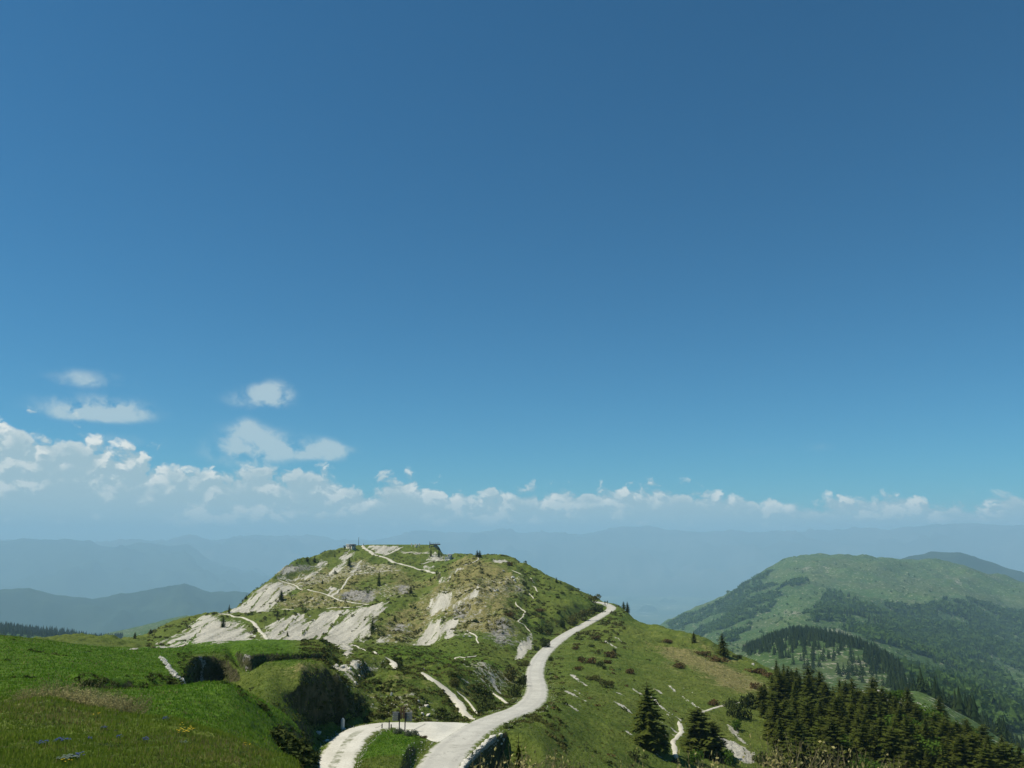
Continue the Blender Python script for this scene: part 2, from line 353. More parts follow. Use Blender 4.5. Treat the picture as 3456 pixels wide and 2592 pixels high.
# ------------------------------------------------------------------ the near mountain: columns of (row, range) knots, left to right
N0 = [(3400, 3), (2930, 5)]
def tail(v0, r0, n, v1=2270, r1=950, p=1.0):
    """the hidden far side of a crest, falling away"""
    return [(v0 + (v1 - v0) * ((i + 1) / n) ** p, math.exp(math.log(r0) + (math.log(r1) - math.log(r0)) * (i + 1) / n)) for i in range(n)]
R0 = [(3400, 3), (2950, 6), (2900, 10), (2900, 14), (2880, 20), (2850, 28)]
COLS = {
 -900: N0 + [(2600, 9), (2480, 13.5), (2360, 20), (2345, 26), (2310, 33), (2270, 42), (2240, 50), (2210, 57), (2185, 65), (2160, 75), (2140, 85), (2130, 95), (2128, 105), (2128, 120), (2150, 150), (2170, 200), (2190, 250), (2205, 300)] + tail(2205, 300, 7),
 0: N0 + [(2592, 9.5), (2480, 14), (2380, 21), (2396, 25), (2360, 32), (2325, 42), (2295, 48), (2270, 54), (2235, 60), (2200, 68), (2170, 76), (2155, 82), (2148, 87), (2145, 93), (2170, 120), (2185, 200), (2172, 250), (2200, 300)] + tail(2200, 300, 7),
 150: N0 + [(2592, 10), (2480, 14.5), (2356, 22), (2385, 27), (2345, 34), (2312, 42), (2285, 49), (2262, 55), (2240, 61), (2212, 68), (2190, 76), (2176, 83), (2167, 90), (2163, 96), (2190, 130), (2170, 220), (2152, 265), (2175, 310)] + tail(2175, 310, 7),
 300: N0 + [(2592, 10), (2480, 14.5), (2378, 22), (2408, 27), (2355, 36), (2329, 42), (2326, 44.4), (2294, 45.0), (2265, 55), (2235, 65), (2212, 75), (2198, 83), (2187, 90), (2181, 98), (2210, 140), (2170, 230), (2148, 268), (2175, 310)] + tail(2175, 310, 7),
 450: N0 + [(2592, 10.5), (2490, 14.5), (2412, 20), (2440, 26), (2390, 32), (2329, 44), (2346, 50), (2336, 55.0), (2291, 55.6), (2262, 65), (2227, 78), (2207, 87), (2196, 95), (2188, 103), (2220, 150), (2190, 240), (2172, 280), (2160, 310), (2156, 330)] + tail(2156, 330, 6),
 600: N0 + [(2592, 10.5), (2500, 13.5), (2437, 18), (2470, 24), (2400, 32), (2318, 46), (2336, 52), (2326, 56), (2290, 63), (2262, 72), (2235, 82), (2215, 90), (2198, 97), (2184, 106), (2215, 160), (2187, 235), (2150, 270), (2118, 300), (2098, 325), (2115, 360)] + tail(2115, 360, 5),
 750: N0 + [(2592, 11), (2530, 13.5), (2478, 16.5), (2520, 22), (2440, 33), (2303, 46), (2340, 56), (2332, 80), (2304, 90.5), (2221, 91.2), (2200, 100), (2185, 110), (2172, 120), (2164, 132), (2195, 170), (2180, 236), (2130, 275), (2080, 315), (2074, 330), (2066, 342), (2095, 380)] + tail(2095, 380, 4),
 670: N0 + [(2592, 10.8), (2515, 13.5), (2455, 17), (2495, 23), (2420, 32), (2307, 46), (2340, 55), (2328, 78), (2304, 89.0), (2214, 89.7), (2202, 98), (2188, 107), (2178, 116), (2172, 124), (2202, 165), (2183, 236), (2140, 272), (2098, 307), (2086, 328), (2086, 342), (2108, 380)] + tail(2108, 380, 4),
 835: N0 + [(2596, 11.5), (2548, 13.5), (2512, 15.6), (2580, 21.5), (2470, 35), (2338, 48), (2370, 58), (2345, 76), (2306, 83), (2271, 88), (2290, 94), (2266, 99.8), (2210, 100.5), (2163, 136), (2192, 170), (2175, 237), (2125, 275), (2075, 314), (2069, 329), (2046, 348), (2020, 370), (2013, 380), (2045, 440)] + tail(2045, 440, 2),
 900: N0 + [(2600, 12), (2565, 13.5), (2544, 15), (2620, 21), (2500, 37), (2376, 50), (2400, 60), (2350, 70), (2290, 80), (2236, 88), (2265, 95), (2244, 101.8), (2206, 102.5), (2163, 140), (2190, 170), (2170, 238), (2120, 275), (2072, 312), (2065, 328), (2030, 350), (1995, 378), (1975, 395), (1968, 402), (2040, 520), (2270, 950)],
 1000: N0 + [(2640, 11), (2600, 12.5), (2577, 14), (2700, 21), (2560, 44), (2439, 51), (2465, 60), (2396, 78), (2316, 78.7), (2227, 89), (2262, 97), (2248, 104.0), (2203, 104.8), (2164, 140), (2190, 170), (2170, 238), (2115, 278), (2070, 308), (2061, 325), (2010, 352), (1955, 420), (1915, 438), (1896, 452), (1980, 580), (2270, 950)],
 1080: N0 + [(2850, 10), (2850, 14), (2840, 20), (2830, 28), (2650, 45), (2512, 56), (2560, 64), (2450, 84.2), (2308, 85.0), (2231, 91.5), (2268, 98), (2260, 106.5), (2199, 107.4), (2166, 140), (2190, 170), (2170, 235), (2110, 282), (2066, 308), (2056, 323), (2010, 350), (1945, 425), (1890, 478), (1873, 490), (1940, 620), (2270, 950)],
 1150: R0 + [(2760, 45), (2650, 62), (2545, 74), (2458, 84.5), (2445, 88.2), (2288, 89.2), (2300, 95), (2264, 104), (2243, 111), (2197, 150), (2190, 180), (2173, 232), (2110, 280), (2058, 312), (2049, 325), (2012, 345), (1938, 430), (1870, 510), (1853, 530), (1900, 680), (2270, 950)],
 1180: R0 + [(2770, 45), (2660, 61), (2550, 74.5), (2465, 83.5), (2452, 87), (2345, 92), (2320, 97), (2274, 104), (2240, 112), (2198, 152), (2188, 185), (2172, 232), (2110, 278), (2055, 312), (2046, 325), (2008, 345), (1936, 430), (1867, 512), (1848, 540), (1880, 680), (2270, 950)],
 1250: R0 + [(2790, 45), (2680, 60), (2560, 75), (2452, 85), (2438, 91), (2353, 98), (2285, 108), (2293, 115), (2220, 128), (2200, 160), (2184, 205), (2168, 232), (2112, 268), (2045, 312), (2036, 325), (1998, 345), (1931, 430), (1856, 520), (1838, 560), (1843, 640), (2270, 950)],
 1400: R0 + [(2790, 45), (2680, 60), (2560, 76), (2440, 89), (2430, 91.5), (2353, 100), (2258, 116), (2268, 123), (2225, 136), (2205, 165), (2190, 195), (2178, 235), (2094, 285), (2003, 332), (1985, 345), (1984, 356), (1913, 460), (1858, 535), (1838, 560), (1843, 640), (2270, 950)],
 1500: R0 + [(2790, 45), (2680, 60), (2560, 76), (2440, 90), (2426, 93.5), (2353, 102), (2300, 111), (2262, 122), (2231, 142), (2238, 165), (2226, 188), (2148, 230), (2090, 262), (2018, 305), (1967, 340), (1930, 366), (1916, 445), (1884, 515), (1871, 545), (1900, 650), (2270, 950)],
 1600: R0 + [(2790, 45), (2680, 61), (2560, 77), (2450, 91), (2421, 96), (2367, 105), (2310, 118), (2270, 132), (2240, 150), (2243, 168), (2220, 186), (2148, 225), (2070, 260), (2034, 266), (1967, 320), (1913, 370), (1880, 408), (1884, 450), (1874, 490), (1910, 620), (2270, 950)],
 1700: R0 + [(2800, 45), (2690, 62), (2540, 79), (2457, 91), (2400, 107), (2368, 115), (2330, 126), (2280, 142), (2245, 160), (2250, 175), (2227, 194), (2148, 230), (2103, 240), (2035, 276), (1963, 328), (1908, 375), (1890, 420), (1882, 440), (1877, 470), (1920, 580), (2270, 950)],
 1800: R0 + [(2810, 45), (2700, 63), (2530, 84), (2450, 97), (2395, 116), (2358, 132), (2324, 150), (2295, 163), (2270, 175), (2245, 190), (2215, 207), (2165, 232), (2105, 260), (2053, 288), (1990, 328), (1950, 360), (1930, 390), (1923, 405), (1935, 440), (1990, 540), (2270, 950)],
 1900: R0 + [(2820, 45), (2700, 65), (2550, 90), (2470, 104), (2410, 118), (2350, 137), (2300, 157), (2265, 174), (2230, 195), (2200, 216), (2175, 233), (2152, 251), (2128, 260), (2089, 275), (2017, 320), (1985, 350), (1964, 372), (1975, 400), (2000, 440), (2060, 540), (2290, 950)],
 2050: R0 + [(2850, 48), (2720, 70), (2592, 92), (2510, 107), (2440, 120), (2380, 137), (2320, 160), (2270, 182), (2230, 203), (2190, 226), (2155, 250), (2120, 276), (2090, 300), (2070, 322), (2045, 338), (2032, 350), (2045, 370), (2070, 410), (2100, 460), (2150, 560), (2320, 950)],
 2200: R0 + [(2850, 52), (2740, 75), (2620, 102), (2540, 113), (2470, 127), (2400, 146), (2340, 166), (2290, 186), (2250, 206), (2215, 227), (2180, 250), (2150, 274), (2125, 296), (2110, 312), (2120, 330), (2135, 355), (2150, 380), (2180, 430), (2220, 500), (2270, 600), (2380, 950)],
 2350: R0 + [(2850, 55), (2760, 78), (2660, 102), (2560, 122), (2480, 138), (2410, 155), (2350, 174), (2300, 192), (2260, 212), (2225, 230), (2195, 248), (2170, 265), (2155, 277), (2152, 284), (2170, 310)] + tail(2170, 310, 6, 2450),
 2500: R0 + [(2850, 58), (2780, 80), (2690, 105), (2590, 125), (2510, 140), (2440, 155), (2390, 168), (2350, 182), (2310, 200), (2275, 218), (2245, 236), (2225, 250), (2215, 260), (2225, 275), (2245, 300)] + tail(2245, 300, 6, 2480),
 2650: R0 + [(2850, 58), (2790, 80), (2700, 106), (2600, 130), (2530, 143), (2470, 155), (2420, 167), (2380, 180), (2345, 195), (2315, 209), (2293, 222), (2280, 232), (2287, 245), (2305, 270), (2330, 300)] + tail(2330, 300, 6, 2520),
 2800: R0 + [(2850, 58), (2790, 80), (2710, 106), (2610, 132), (2550, 144), (2495, 156), (2450, 168), (2410, 182), (2375, 197), (2350, 210), (2340, 220), (2347, 232), (2362, 250), (2385, 275), (2405, 300)] + tail(2405, 300, 6, 2560),
 2950: R0 + [(2850, 58), (2790, 80), (2710, 106), (2615, 132), (2555, 144), (2500, 156), (2455, 168), (2412, 182), (2375, 197), (2345, 209), (2340, 216), (2355, 230), (2380, 250), (2410, 275), (2440, 300)] + tail(2440, 300, 6, 2600),
 3100: R0 + [(2860, 58), (2800, 80), (2730, 108), (2640, 130), (2590, 142), (2540, 155), (2500, 166), (2460, 178), (2430, 190), (2405, 202), (2402, 210), (2415, 225), (2440, 250), (2470, 275), (2500, 300)] + tail(2500, 300, 6, 2650),
 3250: R0 + [(2870, 58), (2820, 80), (2760, 108), (2680, 130), (2630, 142), (2592, 150), (2560, 160), (2525, 172), (2500, 182), (2482, 192), (2485, 205), (2500, 220), (2530, 250), (2570, 275), (2600, 300)] + tail(2600, 300, 6, 2700),
 3456: R0 + [(2900, 58), (2860, 80), (2820, 108), (2770, 128), (2720, 142), (2690, 150), (2665, 158), (2640, 166), (2620, 174), (2605, 184), (2610, 198), (2625, 215), (2660, 250), (2700, 275), (2730, 300)] + tail(2730, 300, 6, 2800),
 4500: R0 + [(2950, 58), (2930, 80), (2900, 108), (2870, 128), (2850, 142), (2830, 150), (2810, 158), (2790, 166), (2780, 174), (2770, 184), (2780, 198), (2790, 215), (2810, 250), (2850, 275), (2880, 300)] + tail(2880, 300, 6, 2900),
}
COLS[1466] = [((a[0] + b[0]) / 2, (a[1] + b[1]) / 2) for a, b in zip(COLS[1400], COLS[1500])][:22] + [(1914, 458), (1862, 532), (1839, 560), (1846, 640), (2270, 950)]
azg = np.concatenate([np.linspace(-0.80, -0.60, 30, endpoint=False), np.linspace(-0.60, 0.60, 800, endpoint=False), np.linspace(0.60, 0.80, 30)])
rg = np.exp(np.concatenate([np.linspace(math.log(2.5), math.log(60), 260, endpoint=False), np.linspace(math.log(60), math.log(570), 590, endpoint=False), np.linspace(math.log(570), math.log(945), 40)]))
G = Field(COLS, azg, rg)
RG = np.repeat(rg[:, None], len(azg), 1)
base_z = G.z.copy()
# ------------------------------------------------------------------ lines and patches on the ground
def line_dist(P, x, y, zs=None):
    """distance from points to a polyline and, if wanted, the value carried along it"""
    best = np.full(x.shape, 1e9); val = np.zeros(x.shape)
    for k in range(len(P) - 1):
        ax, ay = P[k][0], P[k][1]; bx, by = P[k + 1][0], P[k + 1][1]
        dx, dy = bx - ax, by - ay; L = dx * dx + dy * dy + 1e-9
        t = np.clip(((x - ax) * dx + (y - ay) * dy) / L, 0, 1)
        d = np.hypot(x - ax - t * dx, y - ay - t * dy)
        m = d < best; best = np.where(m, d, best)
        if zs is not None: val = np.where(m, zs[k] + t * (zs[k + 1] - zs[k]), val)
    return (best, val) if zs is not None else best
def near_box(P, margin):
    xs = [p[0] for p in P]; ys = [p[1] for p in P]
    m = (G.x > min(xs) - margin) & (G.x < max(xs) + margin) & (G.y > min(ys) - margin) & (G.y < max(ys) + margin)
    return np.where(m)
def poly_sd(P, x, y):
    """signed distance to a closed outline, positive inside"""
    best = np.full(x.shape, 1e9); inside = np.zeros(x.shape, bool)
    n = len(P)
    for k in range(n):
        ax, ay = P[k][0], P[k][1]; bx, by = P[(k + 1) % n][0], P[(k + 1) % n][1]
        dx, dy = bx - ax, by - ay; L = dx * dx + dy * dy + 1e-9
        t = np.clip(((x - ax) * dx + (y - ay) * dy) / L, 0, 1)
        best = np.minimum(best, np.hypot(x - ax - t * dx, y - ay - t * dy))
        c = ((ay > y) != (by > y)) & (x < (bx - ax) * (y - ay) / (by - ay + 1e-12) + ax)
        inside ^= c
    return np.where(inside, best, -best)
def smooth_line(P, step=1.5):
    """Catmull-Rom through the points, resampled"""
    P = [Vector(p) for p in P]; out = []
    for k in range(len(P) - 1):
        p0 = P[max(k - 1, 0)]; p1 = P[k]; p2 = P[k + 1]; p3 = P[min(k + 2, len(P) - 1)]
        n = max(2, int((p2 - p1).length / step))
        for i in range(n):
            t = i / n
            out.append(0.5 * ((2 * p1) + (p2 - p0) * t + (2 * p0 - 5 * p1 + 4 * p2 - p3) * t * t + (3 * p1 - p0 - 3 * p2 + p3) * t ** 3))
    out.append(P[-1]); return out

ROADW = 1.95
ROAD = smooth_line([at(*p) for p in [(1395, 2790, 56), (1440, 2670, 64), (1479, 2592, 71), (1519, 2534, 77), (1557, 2497, 82), (1626, 2449, 91.5), (1696, 2417, 101), (1759, 2394, 110),
    (1797, 2366, 124), (1811, 2338, 140), (1811, 2312, 154), (1805, 2285, 168), (1808, 2255, 184), (1820, 2226, 201), (1845, 2195, 221), (1880, 2165, 241), (1916, 2140, 260), (1955, 2119, 279), (1990, 2100, 296), (2030, 2077, 315), (2058, 2060, 328), (2063, 2050, 336), (2047, 2040, 343), (2024, 2034, 350), (1985, 2030, 360)]])
TRACKW = 1.45
TRACK = smooth_line([at(*p) for p in [(1060, 2700, 61), (1093, 2640, 65.5), (1121, 2592, 70), (1150, 2538, 75), (1182, 2492, 79.5), (1228, 2463, 84), (1290, 2451, 87), (1352, 2449, 88.3), (1415, 2455, 87.7)]])

# undulating ground: tussocks, hummocks, gullies
X, Y = G.x, G.y
w_far = sstep(RG, 215, 260); w_mid = sstep(RG, 90, 120)
AZ2 = np.repeat(azg[None, :], len(rg), 0)
w_hum = sstep(RG, 88, 96) * (1 - sstep(RG, 200, 230)) * sstep(AZ2, -0.25, -0.20) * (1 - sstep(AZ2, 0.02, 0.06))
n1 = fbm(X / 17.0, Y / 17.0, 3, 11); n2 = fbm(X / 4.2, Y / 4.2, 3, 31); n3 = fbm(X / 1.1, Y / 1.1, 3, 57)
flat_top = sstep(RG, 540, 556) * (AZ2 > -0.23) * (AZ2 < -0.09)
dz = n1 * (0.10 * sstep(RG, 30, 60) + 0.25 * w_mid + 0.9 * w_far) + n2 * (0.05 + 0.10 * w_mid + 0.32 * w_hum + 0.35 * w_far) + n3 * (0.025 + 0.03 * sstep(RG, 25, 60) + 0.05 * w_mid + 0.10 * w_hum + 0.08 * w_far)
# gullies running down the bare faces of the main hill
gx = X * 0.995 - Y * 0.10; gy = X * 0.10 + Y * 0.995
gul = fbm(gx / 7.0, gy / 60.0, 3, 71, ridged=True) - 0.6
dz += 0.55 * gul * w_far * (AZ2 < 0.04)
G.z = base_z + dz * (1 - flat_top)

def carve(line, halfw, shoulder, soft):
    idx = near_box(line, halfw + soft + 1)
    x, y = G.x[idx], G.y[idx]
    d, zl = line_dist(line, x, y, [p.z for p in line])
    k = 1 - sstep(d, halfw + shoulder, halfw + shoulder + soft)
    G.z[idx] = G.z[idx] * (1 - k) + (zl - 0.06) * k
carve(TRACK, TRACKW, 0.3, 1.6)
carve(ROAD, ROADW, 0.7, 7.0)

# the gravel apron where track and road meet
APRON = [at(*p) for p in [(1290, 2441, 89.5), (1400, 2440, 90), (1500, 2427, 93), (1560, 2425, 94.5), (1610, 2440, 92.5), (1560, 2480, 85), (1500, 2504, 81.0), (1455, 2500, 81.6), (1420, 2482, 84.2), (1350, 2464, 85.9), (1290, 2459, 86.4)]]
idx = near_box(APRON, 4); sdv = poly_sd(APRON, G.x[idx], G.y[idx])
zap = np.mean([p.z for p in APRON])
k = sstep(sdv, -1.5, 0.2); rd, rz = line_dist(ROAD, G.x[idx], G.y[idx], [p.z for p in ROAD]); td, tz = line_dist(TRACK, G.x[idx], G.y[idx], [p.z for p in TRACK])
rd = np.maximum(rd - 2.4, 0); td = np.maximum(td - 1.9, 0); wq_ = sstep(td / (rd + td + 1e-6), 0, 1)
G.z[idx] = G.z[idx] * (1 - k) + (rz * wq_ + tz * (1 - wq_) - 0.06) * k

# grass island between track and road: its road edge is a steep bank about a metre high
ISLAND = [at(*p) for p in [(1180, 2600, 69), (1207, 2540, 74.5), (1240, 2495, 79), (1287, 2465, 84), (1330, 2462, 85), (1395, 2476, 83.3), (1424, 2494, 81.0), (1424, 2520, 78), (1400, 2560, 73.5), (1385, 2600, 69.8), (1370, 2680, 63), (1150, 2680, 63)]]
idx = near_box(ISLAND, 3); x, y = G.x[idx], G.y[idx]
sdv = poly_sd(ISLAND, x, y)
edge = [at(*p) for p in [(1440, 2484, 82), (1428, 2520, 78), (1400, 2560, 73.5), (1385, 2600, 69.8), (1370, 2680, 63)]]
de, ze = line_dist(edge, x, y, [p.z for p in edge])
lift = sstep(sdv, 0.0, 0.75) * (0.95 * (1 - sstep(de, 1.0, 7.0)) * (1 - 0.85 * sstep(np.hypot(x, y), 72, 80.5)) + 0.06)
rd, rz = line_dist(ROAD, x, y, [p.z for p in ROAD]); td, tz = line_dist(TRACK, x, y, [p.z for p in TRACK])
rz = (tz * rd + rz * td) / (rd + td)
kk = sstep(sdv, -0.4, 0.3)
G.z[idx] = G.z[idx] * (1 - kk) + (rz + lift) * kk

# ground drops away outside the parapet wall
WALL = [at(*p) for p in [(1515, 2680, 64.5), (1566, 2592, 71.5), (1605, 2550, 76), (1640, 2518, 79.6), (1668, 2494, 82.6)]]
idx = near_box(WALL, 7); x, y = G.x[idx], G.y[idx]
dw, zw = line_dist(WALL, x, y, [p.z for p in WALL])
side = np.zeros_like(x); bd = np.full(x.shape, 1e9)
for k in range(len(WALL) - 1):
    a, b = WALL[k], WALL[k + 1]; dd = (b - a)
    c = dd.x * (y - a.y) - dd.y * (x - a.x)
    L = dd.x ** 2 + dd.y ** 2; t = np.clip(((x - a.x) * dd.x + (y - a.y) * dd.y) / L, 0, 1)
    d = np.hypot(x - a.x - t * dd.x, y - a.y - t * dd.y); m = d < bd; bd = np.where(m, d, bd); side = np.where(m, -c, side)
kk = (side > 0) * sstep(dw, 0.15, 0.7) * (1 - sstep(dw, 3.5, 6.0))
G.z[idx] = np.minimum(G.z[idx], G.z[idx] * (1 - kk) + (zw - 2.6 + 0.2 * dw) * kk)

def pts(Zf, L, rmin=0.0): return [G.hit(*Zf(*p), rmin) for p in L]
HILL = 228.0

# footpaths (centre line, half width)
PATHS = []
def path(Zf, L, hw, rmin=0.0, name='footpath', label=None, soft=None):
    line = smooth_line(pts(Zf, L, rmin), 1.0 if rmin < 200 else 2.0)
    # keep the line on the ground, gently evened out
    zz = [float(G.h(p.x, p.y)) for p in line]
    for _ in range(4): zz = [zz[0]] + [(zz[i - 1] + 2 * zz[i] + zz[i + 1]) / 4 for i in range(1, len(zz) - 1)] + [zz[-1]]
    for p, z in zip(line, zz): p.z = z
    PATHS.append((line, hw * 0.46, label))
path(Z2, [(895, 250), (960, 300), (1040, 345), (1150, 385), (1260, 425), (1370, 460), (1500, 482), (1660, 494)], 2.1, HILL, label='white gravel road climbing to the flat hilltop')
path(Z2, [(1080, 345), (1130, 335), (1180, 310), (1240, 280), (1275, 266)], 1.3, HILL, label='short gravel branch forking right below the hilltop')
path(Z2, [(1440, 425), (1510, 405), (1600, 390), (1690, 378)], 1.0, HILL, label='gravel path to the ruined fort on the hilltop')
path(Z2, [(120, 575), (250, 615), (400, 665), (520, 700), (610, 735), (760, 775), (900, 805), (960, 800)], 0.8, HILL, label='old bench path slanting down across the hill face')
path(Z2, [(40, 862), (200, 850), (400, 845), (600, 832), (780, 825), (910, 812)], 0.8, HILL, label='level bench path above the large white scree')
path(Z2, [(605, 730), (660, 690), (720, 620), (770, 555), (830, 522), (950, 505), (1080, 498), (1250, 482)], 0.8, HILL, label='path zigzagging up the middle of the hill face')
path(Z1, [(1450, 635), (1530, 640), (1620, 660), (1700, 710), (1750, 770), (1780, 805)], 1.0, HILL, label='grassy track curving down beside the left scree')
path(Z3, [(310, 225), (318, 240), (300, 260), (240, 285), (180, 300)], 0.5, HILL, label='thin path looping at the small fir on the ridge')
path(Z3, [(628, 345), (670, 362), (718, 385)], 0.4, HILL, label='uppermost trace of the white ridge path')
path(Z3, [(805, 415), (820, 440), (828, 460), (845, 470)], 0.4, 200, label='short upper bend of the white ridge path')
path(Z3, [(815, 490), (850, 510), (860, 530), (872, 545)], 0.4, 200, label='second bend of the white ridge path from above')
path(Z3, [(790, 560), (805, 580), (825, 595), (830, 612)], 0.4, 200, label='third bend of the white ridge path from above')
path(Z3, [(665, 640), (672, 670), (720, 710), (755, 740), (735, 770), (710, 800), (690, 818), (740, 850), (770, 885), (800, 920)], 0.42, 190, label='long winding lower part of the white ridge path')
path(Z3, [(212, 910), (250, 935), (300, 965), (298, 990), (320, 1028)], 0.45, 190, label='faint path above the right scree')
path(Z2, [(1650, 1315), (1760, 1308), (1850, 1298), (1960, 1280)], 0.5, 150, label='level white path along the foot of the right scree')
path(Z2, [(560, 1168), (680, 1172), (800, 1176), (900, 1210), (1010, 1250), (1100, 1290)], 0.45, 140, label='white path running along the foot of the large scree')
path(Z5, [(885, 150), (915, 165), (945, 195), (965, 240)], 0.95, 110, label='short pale ramp beside a dark trench mouth')
path(Z5, [(1160, 265), (1230, 310), (1290, 345), (1355, 400), (1405, 460), (1450, 530), (1510, 600), (1560, 612)], 1.0, 88, label='broad pale gravel path coming down to the road junction')
path(Z5, [(1420, 405), (1480, 460), (1530, 520), (1575, 575)], 0.3, 88, label='narrow stony gully beside the gravel path')
path(Z5, [(1690, 420), (1750, 465), (1810, 500)], 0.4, 95, label='little white trail ending at the road bend')
TRENCH = smooth_line(pts(Z1, [(1070, 920), (1110, 975), (1150, 1025), (1190, 1070), (1235, 1112)], 55), 0.5)
pass
path(Z4, [(300, 1240), (288, 1185), (282, 1140), (310, 1110), (324, 1090), (318, 1060), (310, 1035)], 0.65, 100, label='white footpath crossing the right slope near the lone spruce')
path(Z4, [(400, 998), (450, 980), (520, 960), (580, 942)], 0.55, 120, label='straight white footpath running into the spruce wood')
path(Z4, [(580, 942), (630, 934), (665, 929), (705, 924)], 0.5, 120, label='last piece of white footpath at the wood edge')
for line, hw, lb in PATHS: carve(line, hw, 0.15, 1.2 if hw < 0.9 else 2.4)

# ------------------------------------------------------------------ what covers the ground
SCREE = np.zeros_like(G.z); DRY = np.zeros_like(G.z); ROCK = np.zeros_like(G.z); LUSH = np.zeros_like(G.z); STONY = np.zeros_like(G.z)
def paint(M, Zf, L, feather, amount=1.0, rmin=0.0, mode='max'):
    P = pts(Zf, L, rmin); idx = near_box(P, feather * 2 + 1)
    if len(idx[0]) == 0: return
    s = poly_sd(P, G.x[idx], G.y[idx]); v = np.clip(0.5 + s / (2 * feather), 0, 1) * amount
    if rmin: v = v * (RG[idx] > rmin - 5)
    if mode == 'max': M[idx] = np.maximum(M[idx], v)
    else: M[idx] = M[idx] * (1 - v)
def cut(M, Zf, L, hw, rmin=0.0):
    P = pts(Zf, L, rmin); idx = near_box(P, hw * 3 + 1)
    M[idx] *= np.clip(line_dist(P, G.x[idx], G.y[idx]) / hw - 0.05, 0, 1)
def streak(M, Zf, L, hw, amount=1.0, rmin=0.0):
    P = pts(Zf, L, rmin); P = [p for p in P]
    idx = near_box(P, hw * 4 + 1)
    d = line_dist(P, G.x[idx], G.y[idx]); M[idx] = np.maximum(M[idx], np.clip(1 - d / (2 * hw), 0, 1) * amount)
for L in [[(0, 1000), (300, 905), (380, 900), (330, 990), (480, 920), (580, 862), (740, 852), (620, 985), (800, 880), (900, 832), (1095, 765), (1020, 900), (960, 960), (960, 1050), (780, 1168), (560, 1168), (300, 1170), (130, 1130), (0, 1130)],
          [(-80, 800), (20, 700), (130, 590), (290, 625), (200, 690), (80, 770), (0, 860), (-120, 870)],
          [(100, 560), (300, 540), (420, 490), (540, 400), (530, 450), (400, 550), (250, 580)], [(120, 480), (240, 450), (230, 480), (130, 510)],
          [(700, 385), (720, 350), (800, 298), (835, 308), (760, 372)], [(640, 472), (735, 388), (752, 398), (652, 478)], [(575, 535), (635, 480), (650, 488)],
          [(770, 515), (820, 470), (860, 395), (840, 470), (800, 520)], [(570, 720), (620, 660), (640, 720)],
          [(950, 258), (1240, 260), (1180, 300), (1105, 338), (1040, 322)],
          [(1560, 740), (1620, 690), (1720, 760), (1760, 800), (1900, 700), (1970, 678), (1960, 700), (1820, 790), (1640, 830), (1540, 900), (1530, 850)],
          [(1390, 1140), (1500, 1000), (1640, 950), (1600, 1010), (1760, 960), (1800, 980), (1700, 1040), (1560, 1170), (1430, 1200), (1300, 1190)],
          [(1430, 1200), (1560, 1170), (1700, 1080), (1870, 1140), (1760, 1220), (1700, 1300), (1640, 1310), (1560, 1250)],
          [(1050, 1150), (1160, 1080), (1180, 1130), (1100, 1172)], [(1640, 585), (1660, 540), (1760, 470), (1800, 468), (1700, 545)],
          [(1500, 385), (1580, 320), (1620, 340), (1640, 385), (1560, 400)],
          [(1470, 440), (1560, 455), (1540, 475), (1480, 468)]]:
    paint(SCREE, Z2, L, 3.2, 1.0, HILL)
for L in [[(1060, 830), (1180, 770), (1260, 715), (1350, 650), (1450, 640), (1430, 690), (1560, 670), (1650, 750), (1660, 805), (1300, 790), (1130, 825)],
          [(1480, 612), (1560, 560), (1700, 480), (1800, 420), (1880, 430), (1860, 520), (1800, 612), (1650, 622)], [(1080, 850), (1190, 825), (1200, 845)], [(1350, 832), (1450, 820), (1440, 832)]]:
    paint(SCREE, Z1, L, 3.2, 1.0, 100)
paint(SCREE, Z3, [(440, 245), (560, 240), (620, 268), (520, 275), (460, 262)], 1.5, 0.9, HILL)
paint(SCREE, Z3, [(668, 1180), (700, 1080), (760, 950), (815, 935), (812, 1020), (795, 1085), (720, 1155)], 1.0, 0.95, 180)
paint(SCREE, Z2, [(680, 1190), (800, 1182), (785, 1240), (762, 1302), (725, 1262)], 1.0, 1.0, 110)
paint(SCREE, Z2, [(805, 1318), (858, 1328), (835, 1400), (778, 1402)], 0.7, 1.0, 100)
paint(SCREE, Z2, [(605, 1362), (740, 1366), (782, 1402), (700, 1445), (660, 1410)], 0.7, 0.8, 95)
paint(SCREE, Z6, [(1225, 880), (1420, 950), (1690, 1090), (1650, 1180), (1550, 1215), (1330, 1025)], 0.8, 1.0, 100)
paint(SCREE, Z6, [(1740, 1130), (1900, 1195), (1900, 1262), (1800, 1190)], 0.6, 1.0, 100)
paint(SCREE, Z6, [(1290, 715), (1430, 800), (1440, 870), (1585, 985), (1480, 950), (1350, 825)], 0.6, 0.9, 100)
paint(SCREE, Z7, [(905, 190), (960, 175), (1000, 250), (1020, 340), (980, 330), (920, 240)], 1.0, 0.9, 180)
paint(SCREE, Z7, [(1090, 285), (1150, 310), (1190, 400), (1150, 400)], 0.8, 0.8, 170)
for L, w in [([(1590, 970), (1640, 1012)], .5), ([(1500, 1005), (1560, 1045), (1610, 1070)], .5), ([(1190, 1320), (1250, 1365), (1330, 1420)], .55), ([(1130, 1470), (1220, 1515), (1310, 1562)], .55), ([(1210, 1460), (1290, 1510)], .3),
             ([(1590, 1570), (1660, 1615), (1730, 1665)], .45), ([(1160, 1600), (1240, 1660)], .45), ([(1760, 1452), (1830, 1502)], .55), ([(1610, 1482), (1672, 1512)], .5), ([(1960, 1450), (2020, 1492)], .5), ([(1920, 1512), (2080, 1662)], .35),
             ([(1765, 780), (1818, 808)], .7), ([(1250, 1595), (1290, 1625)], .3), ([(2100, 1420), (2160, 1480)], .3)]:
    streak(SCREE, Z3, L, w * 0.62, .85, 80)
